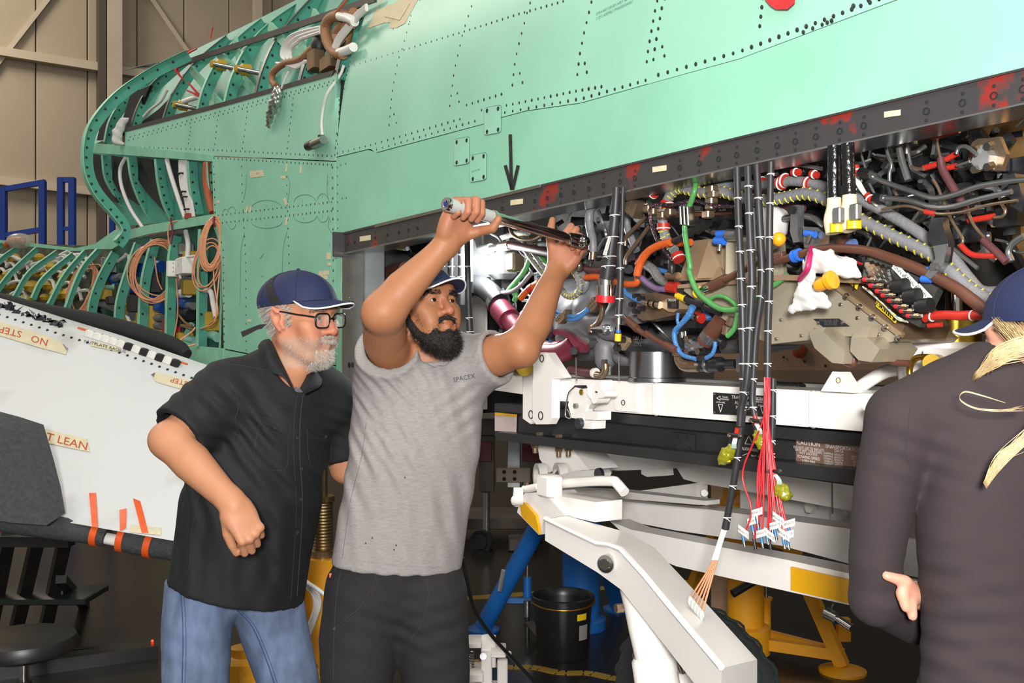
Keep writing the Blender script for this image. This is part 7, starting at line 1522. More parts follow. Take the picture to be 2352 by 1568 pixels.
def hand(g, W, d, back, thumb_side, curls, sc=1., thumb=((.55, .75, -.35), (.25, .95, -.25), (0, 1, -.1)), spread=.05, k=.007):
    y = nrm(d); z = nrm(np.asarray(back)-y*np.dot(back, y)); x = np.cross(y, z)*thumb_side; tips = []
    P = lambda a, b, c: np.asarray(W)+sc*(x*a+y*b+z*c)
    R = [[x[i], y[i], z[i]] for i in range(3)]
    g.rbox(P(.002, .050, 0), (.039*sc, .046*sc, .0145*sc), .013*sc, .015*sc, R=R); g.limb([P(0, -.01, 0), P(0, .03, 0)], [.030*sc, .034*sc], .02*sc, flat=(z, .62)); g.ell(P(.024, .028, -.010), (.018*sc, .030*sc, .016*sc), .012*sc, R=R); g.ell(P(-.026, .032, -.008), (.014*sc, .030*sc, .014*sc), .012*sc, R=R)
    for i, (bx_, by, ln_, r) in enumerate(((.029, .092, 1., .0098), (.0098, .096, 1.08, .0100), (-.0098, .092, 1.0, .0095), (-.028, .084, .80, .0085))):
        a1, a2, a3 = curls[i]; p = P(bx_, by, .002); Q = [P(bx_*.9, by-.03, .002), p]; ang = 0
        for seg, (l_, da) in enumerate(zip((.044, .027, .021), (a1, a2, a3))):
            ang += math.radians(da); dv = y*math.cos(ang)-z*math.sin(ang)+x*spread*(1.5-i)*.5*math.cos(ang); p = p+nrm(dv)*l_*ln_*sc; Q.append(p)
        g.limb(Q, [r*sc, r*sc, r*.98*sc, r*.92*sc, r*.80*sc], k*sc*.6); g.ell(Q[1]+z*.003*sc, (r*1.12*sc,)*3, k*sc); tips.append((Q[-1], nrm(Q[-1]-Q[-2]), ang))
    p = P(.030, .018, -.008); Q = [P(.012, .008, -.004), p]
    for l_, tv in zip((.044, .034, .026), thumb): p = p+nrm(x*tv[0]+y*tv[1]+z*tv[2])*l_*sc; Q.append(p)
    g.limb(Q, [.016*sc, .0165*sc, .0125*sc, .0115*sc, .0092*sc], k*sc); return P
def cap(H, par, label=None, insert=True, rim_c=.045):
    o = thing('baseball_cap', H(0, 0, .05), parent=par); q = H.sc
    C = (0, -.016, .034); Rx, Ry, Rz = .0875, .1175, .086
    def pt(th, t):             # th round, t 0 at the rim to 1 at the top
        base = (rim_c-.022*(1-math.cos(th))/2*1.6)-C[2]       # rim dips at the back
        s0 = math.asin(max(-.99, min(.99, base/Rz))); ph = s0+(math.pi/2-s0)*t; return H(C[0]+Rx*math.cos(ph)*math.sin(th), C[1]+Ry*math.cos(ph)*math.cos(th), C[2]+Rz*math.sin(ph)*(1+.05*math.cos(th)*math.cos(ph)))
    n, m = 40, 12; v = []; f = []
    for j in range(m+1):
        for i in range(n): v.append(pt(2*math.pi*i/n, j/m*.995))
    for j in range(m):
        for i in range(n): f.append((j*n+i, j*n+(i+1) % n, (j+1)*n+(i+1) % n, (j+1)*n+i))
    mk('crown', v, f, m_navy, o, True)
    for th in (0, 1.05, -1.05, 2.1, -2.1, math.pi): MB().tube([pt(th, t)+nrm(pt(th, t)-H(*C))*.0004 for t in np.linspace(0, .97, 10)], .0009, n=4, sub=1).build('seam', m_navy, o)
    MB().ball(pt(0, .999)+H.u*.001, .006, 8).build('button', m_navy, o)
    if insert:
        for s in (-1, 1):
            G_ = [[pt(s*(1.35+.75*w_+.9*t), .02+.78*t)+nrm(pt(s*1.7, .4)-H(*C))*.0016 for w_ in np.linspace(0, .42*(1-.5*t), 5)] for t in np.linspace(0, 1, 10)]; MB().grid(G_).build('mesh_insert', m_mesh, o, smooth=True)
    # brim
    Bi = []; Bo = []; A0 = 1.12
    rows = []
    for r in range(7):
        t = r/6; row = []
        for i in range(25):
            th = -A0+2*A0*i/24; w = math.cos(th/A0*math.pi/2)**.55; e = pt(th, .0); loc_ = H.loc(e[None])[0]; ext = .060*w*t
            row.append(H(loc_[0]*(1-.04*t), loc_[1]+ext, loc_[2]+.004-.010*t*w-(.045*(th/A0)**2)*t*w*1.0+.004*t))
        rows.append(row)
    MB().grid(rows, -H.u*.0035*q).build('brim', m_navy, o, smooth=True)
    MB().tube([p-H.u*.0015 for p in rows[-1]], .0024*q, n=6, sub=1).build('piping', m_pipe, o)
    return o, pt
def bvh(o): 
    me = o.data; w = np.array(o['_w']); return BVHTree.FromPolygons([tuple(np.array(v.co)+w) for v in me.vertices], [tuple(p.vertices) for p in me.polygons])
def cast(B, px, py, off=.0):
    d = np.array([(px-1176)/F, 1., (784-py)/F]); d = nrm(d); h = B.ray_cast((0, 0, CZ), tuple(d))
    if h[0] is None: return None
    return np.array(h[0])-d*off
def seam(B, P, mat, par, r=.0011, name='seam', off=.0005, sub=4, n=5):
    Q = [p for p in (cast(B, x, y, off) for x, y in [tuple(q) for q in catmull([np.array(p, float) for p in P], sub)]) if p is not None]
    if len(Q) > 1: return MB().tube(Q, r, n=n, sub=1).build(name, mat, par)
def patch(B, BL, BR, TR, TL, mat, par, name, off=.003, n=8, th=.002):
    G_ = []
    for j in range(n+1):
        row = []
        for i in range(n+1):
            u, v = i/n, j/n; x = (1-v)*((1-u)*BL[0]+u*BR[0])+v*((1-u)*TL[0]+u*TR[0]); y = (1-v)*((1-u)*BL[1]+u*BR[1])+v*((1-u)*TL[1]+u*TR[1]); p = cast(B, x, y, off)
            if p is None: return None
            row.append(p)
        G_.append(row)
    return MB().grid(G_, np.array([0, th, 0])).build(name, mat, par, smooth=60)
def mixc(a, b, t): return a*(1-t[:, None])+b*t[:, None]
def sstep(x, a, b): t = np.clip((x-a)/(b-a), 0, 1); return t*t*(3-2*t)
L3 = lambda h: np.array(lin(h))
_nz = np.random.default_rng(3).normal(size=(8, 3))
def blotch(v, sc=30): return sum(np.sin(v@_nz[i]*sc*(1+.3*i)+i) for i in range(6))/6

# ------------------------------------------------------------------ the bearded man
YM = 2.85
bm = thing('person', (V(915, 784, YM)[0], YM, 0), 'bearded man in grey t-shirt and navy cap reaching up with a torque wrench', 'person')
fB = nrm([.66, -.72, .20]); OB = V(1017, 690, 2.755)-.086*fB; HB = HF(OB, fB, roll=-.02, sc=1.03)
h0, h1 = V(1022, 468, 2.535), V(1322, 551, 2.86); wd_ = nrm(h1-h0); _v = np.array([.36, -.10, 1.]); DR = nrm(_v-wd_*np.dot(_v, wd_)); BKR = np.cross(-wd_, DR)
SR, ER, WR = V(905, 835, 2.86), V(882, 716, 2.60), h0+wd_*.070-DR*.088+BKR*.030
SLh, EL_, WL = V(1085, 835, 2.88), V(1196, 798, 2.78), V(1284, 612, 2.96)
allp = [SR, ER, WR, SLh, EL_, WL, V(1040, 430, 2.60), V(1350, 480, 2.93), HB(0, -.12, .14), HB(0, .12, -.14), V(960, 1000, 2.85)]
g = SDF(np.min(allp, 0)-.07, np.max(allp, 0)+.06, .0029)
head(g, HB, True, 1.08, 1.15)
NK = V(985, 850, 2.87)
g.limb([HB(0, -.03, -.05), V(985, 822, 2.85), NK], [.060, .062, .075], .02); g.limb([V(905, 860, 2.87), V(985, 860, 2.87), V(1080, 850, 2.88)], [.07, .09, .07], .03, flat=(np.array([.35, -.94, 0]), .8)); g.limb([V(985, 880, 2.87), V(970, 1000, 2.86)], [.13, .14], .03, flat=(np.array([.35, -.94, 0]), .62))
# right arm (gripping hand towards the camera)
g.limb([SR, (SR+ER)/2+np.array([-.012, 0, 0]), ER], [.064, .060, .054], .02); g.ell(ER+np.array([-.018, -.005, -.012]), (.035, .035, .035), .02)
g.limb([ER, ER*.65+WR*.35+np.array([-.010, 0, -.006]), ER*.3+WR*.7, WR], [.052, .050, .037, .029], .02, flat=(np.array([0, 1., 0]), .92))
hand(g, WR, DR, BKR, -1, [(72, 80, 52), (74, 82, 52), (76, 84, 54), (80, 86, 56)], 1.10, thumb=((.5, .5, -.6), (.25, .40, -.85), (.10, .85, -.25)), spread=.02)
# left arm, thumb up inside the bay
g.limb([SLh, (SLh+EL_)/2, EL_], [.064, .060, .050], .02); g.limb([EL_, EL_*.68+WL*.32+np.array([.004, 0, -.008]), EL_*.3+WL*.7, WL], [.050, .050, .038, .030], .02); g.ell(EL_+np.array([.005, 0, -.015]), (.04, .04, .035), .02)
DL = nrm([.58, -.08, .80])
hand(g, WL, DL, np.array([.35, .92, .0]), 1, [(62, 96, 55), (68, 98, 55), (74, 98, 55), (78, 98, 55)], 1.04, thumb=((.75, .65, -.2), (.55, .85, .0), (.5, .85, .15)))
def slab(g, P, d, rad, ln_):
    d = nrm(d); x = nrm(np.cross(d, [.3, .2, .9])); y = np.cross(d, x); g.rbox(P+d*ln_/2, (rad, rad, ln_/2), .006, .004, 's', [[x[i], y[i], d[i]] for i in range(3)])
def colB(v):
    P = HB.loc(v); c = np.tile(L3('#a06c4c'), (len(v), 1)); a, b, h = P[:, 0], P[:, 1], P[:, 2]; inh = (np.abs(a) < .1) & (b > -.12) & (h > -.13) & (h < .16)
    t = np.where(inh, np.exp(-((h+.035)**2/.0006+(a)**2/.0006))*(b > .09), 0); c = mixc(c, L3('#b26a52'), t*.6)
    t = np.where(inh, np.exp(-((h+.068)**2/.00006+a**2/.0005))*(b > .075), 0); c = mixc(c, L3('#a5604f'), t*.9)
    t = np.where(inh & (b > .055) & (np.abs(np.abs(a)-.031) < .022) & (np.abs(h) < .016), 1., 0); c = mixc(c, L3('#9a684e'), t*.5)
    c = mixc(c, L3('#8f5e40'), np.clip(.35+.5*blotch(v, 25), 0, 1)*.35)
    hd = np.minimum(np.linalg.norm(v-WR-DR*.09, axis=1), np.linalg.norm(v-WL-DL*.09, axis=1)); c = mixc(c, L3('#a96f58'), sstep(-hd, -.10, -.06)*.6)
    return c
body = g.build('body', m_skin, bm, smooth=2, colf=colB)
eyes(HB, bm, (.12, .12)); cap(HB, bm)
# beard: a dense volume with strands over it
g = SDF(HB(-.1, -.05, -.2)*0+np.min([HB(x, y, z) for x in (-.1, .1) for y in (-.06, .15) for z in (-.22, .0)], 0), np.max([HB(x, y, z) for x in (-.1, .1) for y in (-.06, .15) for z in (-.22, .0)], 0), .003)
LB = lambda P, r, k=.012, op='u': g.limb([HB(*p) for p in P], r, k, op)
for s in (-1, 1):
    LB([(s*.070, .006, -.010), (s*.066, .012, -.045), (s*.054, .032, -.080), (s*.03, .064, -.108), (0, .075, -.116)], [.007, .012, .018, .020, .024], .02)
    LB([(s*.002, .098, -.050), (s*.020, .091, -.054), (s*.032, .080, -.068), (s*.034, .076, -.088)], [.005, .0075, .008, .010], .008)
LB([(0, .076, -.105), (0, .076, -.122)], [.026, .026], .02); LB([(-.026, .055, -.105), (.026, .055, -.105)], [.028, .028], .02); LB([(0, .094, -.088), (0, .095, -.10)], [.009, .014], .006)
g.limb([HB(-.024, .098, -.0675), HB(0, .106, -.069), HB(.024, .098, -.0675)], [.004, .006, .004], .006, 's')
m_beard = M('black_beard', '#17110e', .7, var=.3, vs=120, bump=.8, bs=260)
bo = g.build('beard', m_beard, bm, smooth=1)
bv = np.array([v.co[:] for v in bo.data.vertices])+np.array(bo['_w']); bn = np.array([v.normal[:] for v in bo.data.vertices]); m_hair = M('black_hair', '#130e0c', .55)
lc = HB.loc(bv); ln_ = np.where(lc[:, 2] < -.10, .015, .010)
strands(bv, bn, -HB.u*.8+HB.f*.1, ln_, 5200, m_hair, 'beard_strands', bm, .0006, .005, .9)
sk = np.array([v.co[:] for v in body.data.vertices])+np.array(body['_w']); sn = np.array([v.normal[:] for v in body.data.vertices]); ls = HB.loc(sk)
def brows(H, sk, sn, mat, par, n, sc=1., name='eyebrow'):
    ls = H.loc(sk)
    for s in (-1, 1):
        m = (ls[:, 1] > .05) & (np.abs(ls[:, 2]-.020+.10*(np.abs(ls[:, 0])-.03)**2*20) < .0055*sc) & (s*ls[:, 0] > .011) & (s*ls[:, 0] < .054)
        if m.sum() > 5: strands(sk[m], sn[m], nrm(H.l*s*1.0+H.u*.25), np.full(m.sum(), .009), n, mat, name, par, .0005, .001, .45, 5)
brows(HB, sk, sn, m_hair, bm, 500, 1.15)
m = (ls[:, 0] < -.04) & (ls[:, 1] > .0) & (ls[:, 1] < .075) & (ls[:, 2] < -.025) & (ls[:, 2] > -.08); strands(sk[m], sn[m], -HB.u, np.full(m.sum(), .007), 500, m_hair, 'cheek_hair', bm, .0004, .002, .5, 8)
m = (np.abs(ls[:, 0]) > .05) & (ls[:, 1] < .035) & (ls[:, 1] > -.03) & (ls[:, 2] > -.02) & (ls[:, 2] < .05); strands(sk[m], sn[m], -HB.u, np.full(m.sum(), .012), 1500, m_hair, 'side_hair', bm, .0006, .002, .35, 9)
# t-shirt
tB = nrm([.35, -.94, 0])
g = SDF(V(740, 1330, 2.95)-np.array([.03, .25, .03]), V(1200, 690, 2.95)+np.array([.03, .15, .03]), .0058)
TPt = [V(978, 862, 2.87), V(970, 920, 2.86), V(955, 1030, 2.85), V(935, 1150, 2.86), V(914, 1290, 2.87), V(905, 1380, 2.87)]
g.limb(TPt, [.158, .182, .188, .188, .190, .192], .02, flat=(tB, .66)); g.limb([V(900, 850, 2.88), V(985, 838, 2.88), V(1085, 840, 2.89)], [.078, .085, .078], .04, flat=(tB, .85))
g.limb([V(885, 870, 2.88), SR*.3+ER*.7], [.088, .088], .03); g.limb([V(1070, 850, 2.89), SLh*.2+EL_*.8], [.084, .080], .03)
g.limb([V(870, 900, 2.87), V(850, 1000, 2.87)], [.06, .05], .05)
aR, aL = SR*.62+ER*.38, SLh*.46+EL_*.54
dR, dL = nrm(ER-SR), nrm(EL_-SLh)
g.cut(V(910, 1299, 2.87), np.array([-.09, 0, -1]))
for P0, Pc, dd, n_ in ((V(920, 1000, 2.86), .085, nrm([.8, 0, .6]), 0), (V(905, 930, 2.78), .075, nrm([.75, .2, .55]), 1), (V(1060, 930, 2.80), .07, nrm([-.7, .2, .6]), 2)):
    g.fold(P0, Pc, dd, .034, .0028, n_)
for x, y, rr, kd, wl, am in ((860, 905, .07, (.7, 0, .7), .026, .006), (900, 880, .06, (.72, 0, .7), .024, .005), (1000, 980, .10, (1, 0, .25), .05, .005), (1050, 1080, .12, (1, 0, .2), .06, .005), (960, 1130, .13, (1, 0, .15), .07, .004), (1070, 1180, .10, (1, 0, -.1), .06, .005), (830, 1130, .11, (1, 0, .3), .06, .005), (900, 1260, .10, (.9, 0, .2), .06, .004), (1110, 850, .05, (.9, 0, -.4), .02, .004), (1140, 860, .05, (.8, 0, -.6), .022, .004), (880, 1010, .09, (.85, 0, .5), .035, .005), (985, 860, .06, (1, 0, .3), .03, .003), (1040, 1240, .08, (1, 0, .1), .05, .005)):
    g.fold(V(x, y, 2.75), rr, kd, wl, am*.55)
def hollow(P0, d, r_in, r_out, cutat):
    g.limb([P0-d*.02, P0+d*.5], [r_in, r_in], .004, 's')
g.limb([SR, ER], [.074, .066], .004, 's'); slab(g, aR, dR, .115, .2); slab(g, aL, dL, .12, .25); g.limb([SLh, EL_], [.066, .060], .004, 's')
g.limb([V(985, 900, 2.86), V(986, 838, 2.85), V(992, 760, 2.83)], [.060, .072, .09], .006, 's')
tee = g.build('t_shirt', m_tee, bm, smooth=2); Bt = bvh(tee)
b = MB(); rg_ = [V(985, 846, 2.855)+np.array([.078*math.cos(a), .070*math.sin(a), -.010*math.sin(a+.4)+.022*abs(math.cos(a))**2*(1 if math.cos(a) > 0 else .6)]) for a in np.linspace(0, 2*math.pi, 28, endpoint=False)]
b.tube(rg_, .009, n=8, sub=2, closed=True, flat=(Z, 1.4)); b.build('neck_rib', m_tee, bm)
def ontext(B, s, cx, cy, ang, size_px, mat, par, name='shirt_lettering', bold=.0, sx=1., off=.0012):
    v, f = text2d(s, size_px, bold); ca, sa = math.cos(ang), math.sin(ang); P = []
    for p in v:
        x, y = cx+(p[0]*sx*ca-p[1]*sa), cy-(p[1]*ca+p[0]*sx*sa); q_ = cast(B, x, y, off)
        if q_ is None: q_ = P[-1] if P else np.zeros(3)
        P.append(q_)
    return mk(name, P, f, mat, par)
ontext(Bt, 'SPACEX', 1066, 868, math.radians(11), 15.5, M('dark_print', '#3a3a3e', .8), bm, sx=.92)
seam(Bt, [(757, 1276), (860, 1291), (960, 1299), (1062, 1302)], m_tee, bm, .0012, 'hem_stitch'); seam(Bt, [(842, 960), (830, 1050), (805, 1150), (786, 1282)], M('seam_grey', '#5f5b5b', .9), bm, .0008, 'side_seam')
for x, y in ((840, 1247), (855, 1235), (905, 1262), (910, 1252), (930, 1096)): 
    p = cast(Bt, x, y, .0008); MB().ball(p, .0022, 6, (1, .15, 1.5)).build('oil_spot', M('oil_stain', '#3b3735', .8), bm)
# trousers
g = SDF(V(730, 1990, 2.9)-np.array([.03, .25, .0])*1., V(1090, 1275, 2.9)+np.array([.03, .2, .03]), .0075)
g.limb([V(912, 1270, 2.87), V(910, 1320, 2.88)], [.180, .185], .02, flat=(tB, .68)); g.limb([V(840, 1370, 2.86), V(820, 1540, 2.84), V(815, 1750, 2.85), V(810, 1960, 2.9)], [.112, .104, .085, .08], .03); g.limb([V(985, 1370, 2.88), V(1000, 1540, 2.88), V(1005, 1750, 2.9), V(1010, 1960, 2.95)], [.112, .100, .085, .08], .03)
g.limb([V(768, 1330, 2.85), V(752, 1470, 2.83), V(758, 1540, 2.83)], [.012, .022, .008], .03)
for x, y, rr, kd, wl, am in ((930, 1440, .09, (.4, 0, 1), .035, .005), (1010, 1400, .09, (-.35, 0, 1), .04, .005), (860, 1460, .1, (.3, 0, 1), .05, .004), (1020, 1490, .08, (-.3, 0, 1), .05, .005), (960, 1370, .06, (1, 0, .3), .03, .004)): g.fold(V(x, y, 2.77), rr, kd, wl*1.4, am*.35)
g.cut(V(910, 1283, 2.87), np.array([.0, 0, 1]))
tro = g.build('trousers', m_tro, bm, smooth=1); Bp = bvh(tro); m_st = M('charcoal_stitch', '#332f2f', .9)
seam(Bp, [(866, 1310), (858, 1340), (830, 1390), (770, 1442)], m_st, bm, .0011, 'pocket_seam'); seam(Bp, [(872, 1312), (864, 1343), (836, 1393), (776, 1446)], m_st, bm, .0008, 'pocket_seam'); seam(Bp, [(972, 1318), (985, 1360), (970, 1430), (945, 1465)], m_st, bm, .001, 'fly_seam'); seam(Bp, [(786, 1300), (775, 1350), (768, 1440), (765, 1560)], m_st, bm, .001, 'side_seam')
seam(Bp, [(772, 1300), (768, 1312), (752, 1310)], m_st, bm, .001, 'pocket_seam')
for x, y in ((790, 1290), (768, 1443)): 
    p = cast(Bp, x, y, .001)
    if p is not None: MB().lathe(p, np.array([0, -1, 0]), [(.005, 0), (.004, .002), (0, .002)], 10).build('rivet', m_chr, bm)
p = cast(Bp, 760, 1321, .001)
if p is not None: MB().box(p, np.array([.004, 0, 0]), np.array([0, .0008, 0]), Z*.006).build('brand_tag', m_ored, bm)
for x in (812, 1010):
    p = V(x, 1975, 2.88); p[2] = 0; MB().bbox(p+np.array([.03, -.06, .05]), np.array([.05, 0, 0]), np.array([.02, .14, 0]), Z*.05, .03).build('boot', m_dark, bm)
# torque wrench
tw = thing('torque_wrench', (h0+h1)/2, 'chrome torque wrench with a grey grip held across by the bearded man', 'wrench')
Lw = np.linalg.norm(h1-h0); at_ = lambda t: h0+wd_*t
MB().lathe(h0, wd_, [(0, .004), (.008, .004), (.0095, .001), (.0165, 0), (.0185, .004), (.0185, .012)], 24).build('end_cap', m_chr, tw); MB().lathe(h0, wd_, [(0, .003), (.0085, .003), (.0085, .0055)], 18).build('blue_insert', M('dark_blue_dial', '#1c2a6a', .3), tw)
MB().lathe(h0, wd_, [(.0185, .012), (.0188, .02), (.0188, .085), (.017, .13), (.0165, .16)], 24).build('grip', M('grey_grip', '#a9aaa6', .5), tw); MB().lathe(h0, wd_, [(.0165, .16), (.019, .162), (.019, .170), (.0165, .172)], 24).build('lock_ring', m_chr, tw)
MB().lathe(h0, wd_, [(.0155, .17), (.0155, .20), (.0145, .205), (.0140, Lw-.05), (.011, Lw-.04), (.011, Lw-.02)], 24).build('shaft', M('mirror_chrome', '#b9b4ae', .1, metal=1), tw)
hx_ = at_(Lw); up_ = nrm(Z-wd_*np.dot(Z, wd_)); sd_ = np.cross(wd_, up_)
g = SDF(hx_-.06, hx_+.06, .002); nn_ = nrm(-np.array([0, 1., 0])+wd_*np.dot([0, 1., 0], wd_)); g.limb([hx_-wd_*.02, hx_+wd_*.024], [.0175, .021], .004, flat=(nn_, .75)); g.limb([hx_+wd_*.022-nn_*.012, hx_+wd_*.022+nn_*.012], [.018, .018], .003); g.limb([hx_-wd_*.028, hx_-wd_*.01], [.012, .014], .004); g.build('ratchet_head', MATS['mirror_chrome'], tw)
MB().lathe(hx_+wd_*.022+nn_*.012, nn_, [(.013, 0), (.013, .008), (.006, .009), (.006, .018), (0, .018)], 20).build('drive_square', m_chr, tw)
for t0, t1 in ((Lw*.60, Lw*.68), (Lw*.70, Lw*.78)):
    G_ = [[at_(t)+.0150*(-np.array([0, 1., 0])*math.cos(a)+up_*math.sin(a)) for t in np.linspace(t0, t1, 4)] for a in np.linspace(-.5, .6, 6)]; MB().grid(G_).build('scale_label', m_white, tw)
text('lettering', '250 IN LB', m_btape, tw, at_(Lw*.64)-np.array([0, .0158, -.002]), wd_, up_, .008); text('lettering', 'QC3R250', m_btape, tw, at_(Lw*.74)-np.array([0, .0158, -.002]), wd_, up_, .008)

# ------------------------------------------------------------------ the older man
YO = 2.95
om = thing('person', (V(560, 784, YO)[0], YO, 0), 'grey-bearded man with glasses in black work shirt, jeans and navy cap leaning in', 'person')
fO = nrm([.87, -.47, -.07]); lO = nrm(np.cross(Z, fO)); OO = V(728, 729, 2.83)+.033*lO-.085*fO; HO = HF(OO, fO, roll=.03, sc=1.10)
SRo, ERo, WRo = V(520, 905, 2.84), V(392, 1012, 2.70), V(538, 1160, 2.62)
SLo, ELo, WLo = V(760, 930, 3.06), V(795, 1075, 3.10), V(900, 1100, 3.12)
allp = [SRo, ERo, WRo, SLo, ELo, WLo, V(610, 1275, 2.6), HO(0, -.12, .13), HO(0, .12, -.14), V(600, 1000, 2.9)]
g = SDF(np.min(allp, 0)-.08, np.max(allp, 0)+.06, .0029)
head(g, HO, True, 1.12, 1.1)
g.limb([HO(0, -.03, -.04), V(668, 840, 2.90), V(655, 880, 2.93)], [.057, .058, .07], .02); g.limb([HO(0, .03, -.10), V(690, 845, 2.88), V(672, 880, 2.9)], [.026, .034, .04], .03); g.limb([V(560, 930, 2.89), V(655, 925, 2.96), V(750, 930, 3.02)], [.06, .07, .06], .03); g.limb([V(650, 940, 2.96), V(610, 1050, 2.96)], [.09, .10], .03)
g.limb([SRo, (SRo+ERo)/2, ERo], [.062, .058, .050], .02); g.ell(ERo+np.array([-.022, 0, .004]), (.034, .034, .034), .025); g.limb([ERo, ERo*.66+WRo*.34, ERo*.3+WRo*.7, WRo], [.050, .052, .041, .033], .02); g.limb([SLo, ELo, WLo], [.058, .050, .035], .02)
DO = nrm([.50, -.10, -.80]); hand(g, WRo, DO, np.array([.45, -.85, .25]), 1, [(52, 62, 30), (56, 64, 30), (58, 66, 32), (60, 66, 34)], 1.02, thumb=((.35, .85, -.5), (.0, 1, -.5), (-.1, .9, -.6)))
hand(g, WLo, nrm([1, .1, -.1]), np.array([0, -.2, 1]), 1, [(20, 30, 20)]*4, 1.0)
def colO(v):
    P = HO.loc(v); c = np.tile(L3('#b58060'), (len(v), 1)); a, b, h = P[:, 0], P[:, 1], P[:, 2]; inh = (np.abs(a) < .1) & (b > -.12) & (h > -.13) & (h < .16)
    t = np.where(inh, np.exp(-((h+.03)**2/.0005+(a)**2/.0005))*(b > .085), 0); c = mixc(c, L3('#c06e5c'), t*.7)
    t = np.where(inh, np.exp(-((np.abs(a)-.05)**2/.0006+(h+.03)**2/.0008)), 0); c = mixc(c, L3('#c67a66'), t*.5)
    t = np.where(inh & (b < .01), sstep(np.abs(a), .072, .082), 0); c = mixc(c, L3('#c97d68'), t*.6)
    t = np.where(inh, np.exp(-((h+.068)**2/.00005+a**2/.0005))*(b > .07), 0); c = mixc(c, L3('#b3685c'), t*.9)
    st_ = np.where(inh, sstep(-h, .045, .065)*sstep(b+.3*(-h-.05), -.01, .02), 0); c = mixc(c, L3('#a89284'), st_*.55)
    c = mixc(c, L3('#a0664a'), np.clip(.3+.6*blotch(v, 28), 0, 1)*.3)
    return c
body = g.build('body', m_skin, om, smooth=2, colf=colO); eyes(HO, om, (.1, .1)); _, cpt = cap(HO, om)
sk = np.array([v.co[:] for v in body.data.vertices])+np.array(body['_w']); sn = np.array([v.normal[:] for v in body.data.vertices]); ls = HO.loc(sk)
m_grey = M('silver_hair', '#b9b3ab', .5); m_dgrey = M('grey_hair', '#7d746c', .5)
inh = (np.abs(ls[:, 0]) < .09) & (ls[:, 1] > -.13) & (ls[:, 1] < .13) & (ls[:, 2] > -.135) & (ls[:, 2] < .1)
lips = (np.abs(ls[:, 2]+.068) < .011) & (np.abs(ls[:, 0]) < .026)
m = inh & (ls[:, 2] < -.048+.25*(np.abs(ls[:, 0])-.05)*0) & (ls[:, 1] > .0) & ~lips & ((ls[:, 2] < -.082) | (np.abs(ls[:, 0]) > .03)) & (sn@HO.u > -.9); strands(sk[m], sn[m], -HO.u, np.full(m.sum(), .006), 1600, m_grey, 'stubble', om, .00045, .0015, .5, 11)
m = inh & (ls[:, 1] > .045) & (ls[:, 2] < -.082) & (np.abs(ls[:, 0]) < .036); strands(sk[m], sn[m], -HO.u*.9+HO.f*.2, np.full(m.sum(), .012), 1300, m_grey, 'goatee', om, .0006, .004, .7, 12)
m = inh & (ls[:, 1] > .07) & (np.abs(ls[:, 2]+.053) < .0085) & (np.abs(ls[:, 0]) < .030); strands(sk[m], sn[m], -HO.u*.8+HO.f*.2, np.full(m.sum(), .011), 550, m_grey, 'moustache', om, .0005, .002, .6, 13)
m = inh & (ls[:, 1] < .03) & (ls[:, 1] > -.12) & (ls[:, 2] > -.045) & (ls[:, 2] < .05) & (np.abs(ls[:, 0]) > .0) & ~((np.abs(ls[:, 0]) > .062) & (np.abs(ls[:, 1]+.012) < .026) & (ls[:, 2] < .022)) & ((ls[:, 1] < -.035) | (ls[:, 2] > .012) | ((ls[:, 1] > .005) & (ls[:, 2] > -.02)))
strands(sk[m], sn[m], nrm(-HO.u*.8-HO.f*.6), np.full(m.sum(), .018), 6000, m_grey, 'hair', om, .0007, .002, .25, 14); strands(sk[m], sn[m], nrm(-HO.u*.8-HO.f*.6), np.full(m.sum(), .016), 3500, m_dgrey, 'hair', om, .0007, .002, .2, 15)
brows(HO, sk, sn, m_dgrey, om, 350)
# cap strap
MB().grid([[V(600, 755, 2.80)+d_ for d_ in (np.zeros(3),)]+[V(x, y, 2.80) for x, y in ((590, 757), (575, 765), (557, 774))], [V(612, 744, 2.80)]+[V(x, y, 2.80) for x, y in ((596, 745), (575, 753), (553, 762))]][::-1], np.array([0, .004, 0])).build('cap_strap', m_mesh, om)
# glasses
gl = thing('eyeglasses', HO(0, .1, 0), parent=om); m_fr = M('black_acetate', '#121214', .2, coat=.4)
for s in (-1, 1):
    P = []
    for a in np.linspace(0, 2*math.pi, 28, endpoint=False):
        ca, sa = math.cos(a), math.sin(a); x = .0265*np.sign(ca)*abs(ca)**.55; z = .0185*np.sign(sa)*abs(sa)**.6; P.append(HO(s*.034+x, .101-.10*(abs(s*.034+x)-.02)*.6*abs(s*.034+x)/.05, -.006+z))
    MB().tube(P, .0026, n=6, sub=1, closed=True).build('rim', m_fr, gl); c_ = np.mean(P, 0); mk('lens', [c_]+P, [(0, i+1, (i+1) % 28+1) for i in range(28)], M('lens_glass', '#ffffff', .02, alpha=.12, spec=.8), gl, True)
    MB().tube([HO(s*.060, .094, .004), HO(s*.078, .05, .008), HO(s*.081, .0, .012), HO(s*.079, -.022, .004)], .0026, n=6, sub=4, flat=(Z, 1.0)).build('temple', m_fr, gl)
TB('bridge', [HO(-.009, .103, -.002), HO(0, .107, .002), HO(.009, .103, -.002)], .0024, m_fr, gl, n=6)
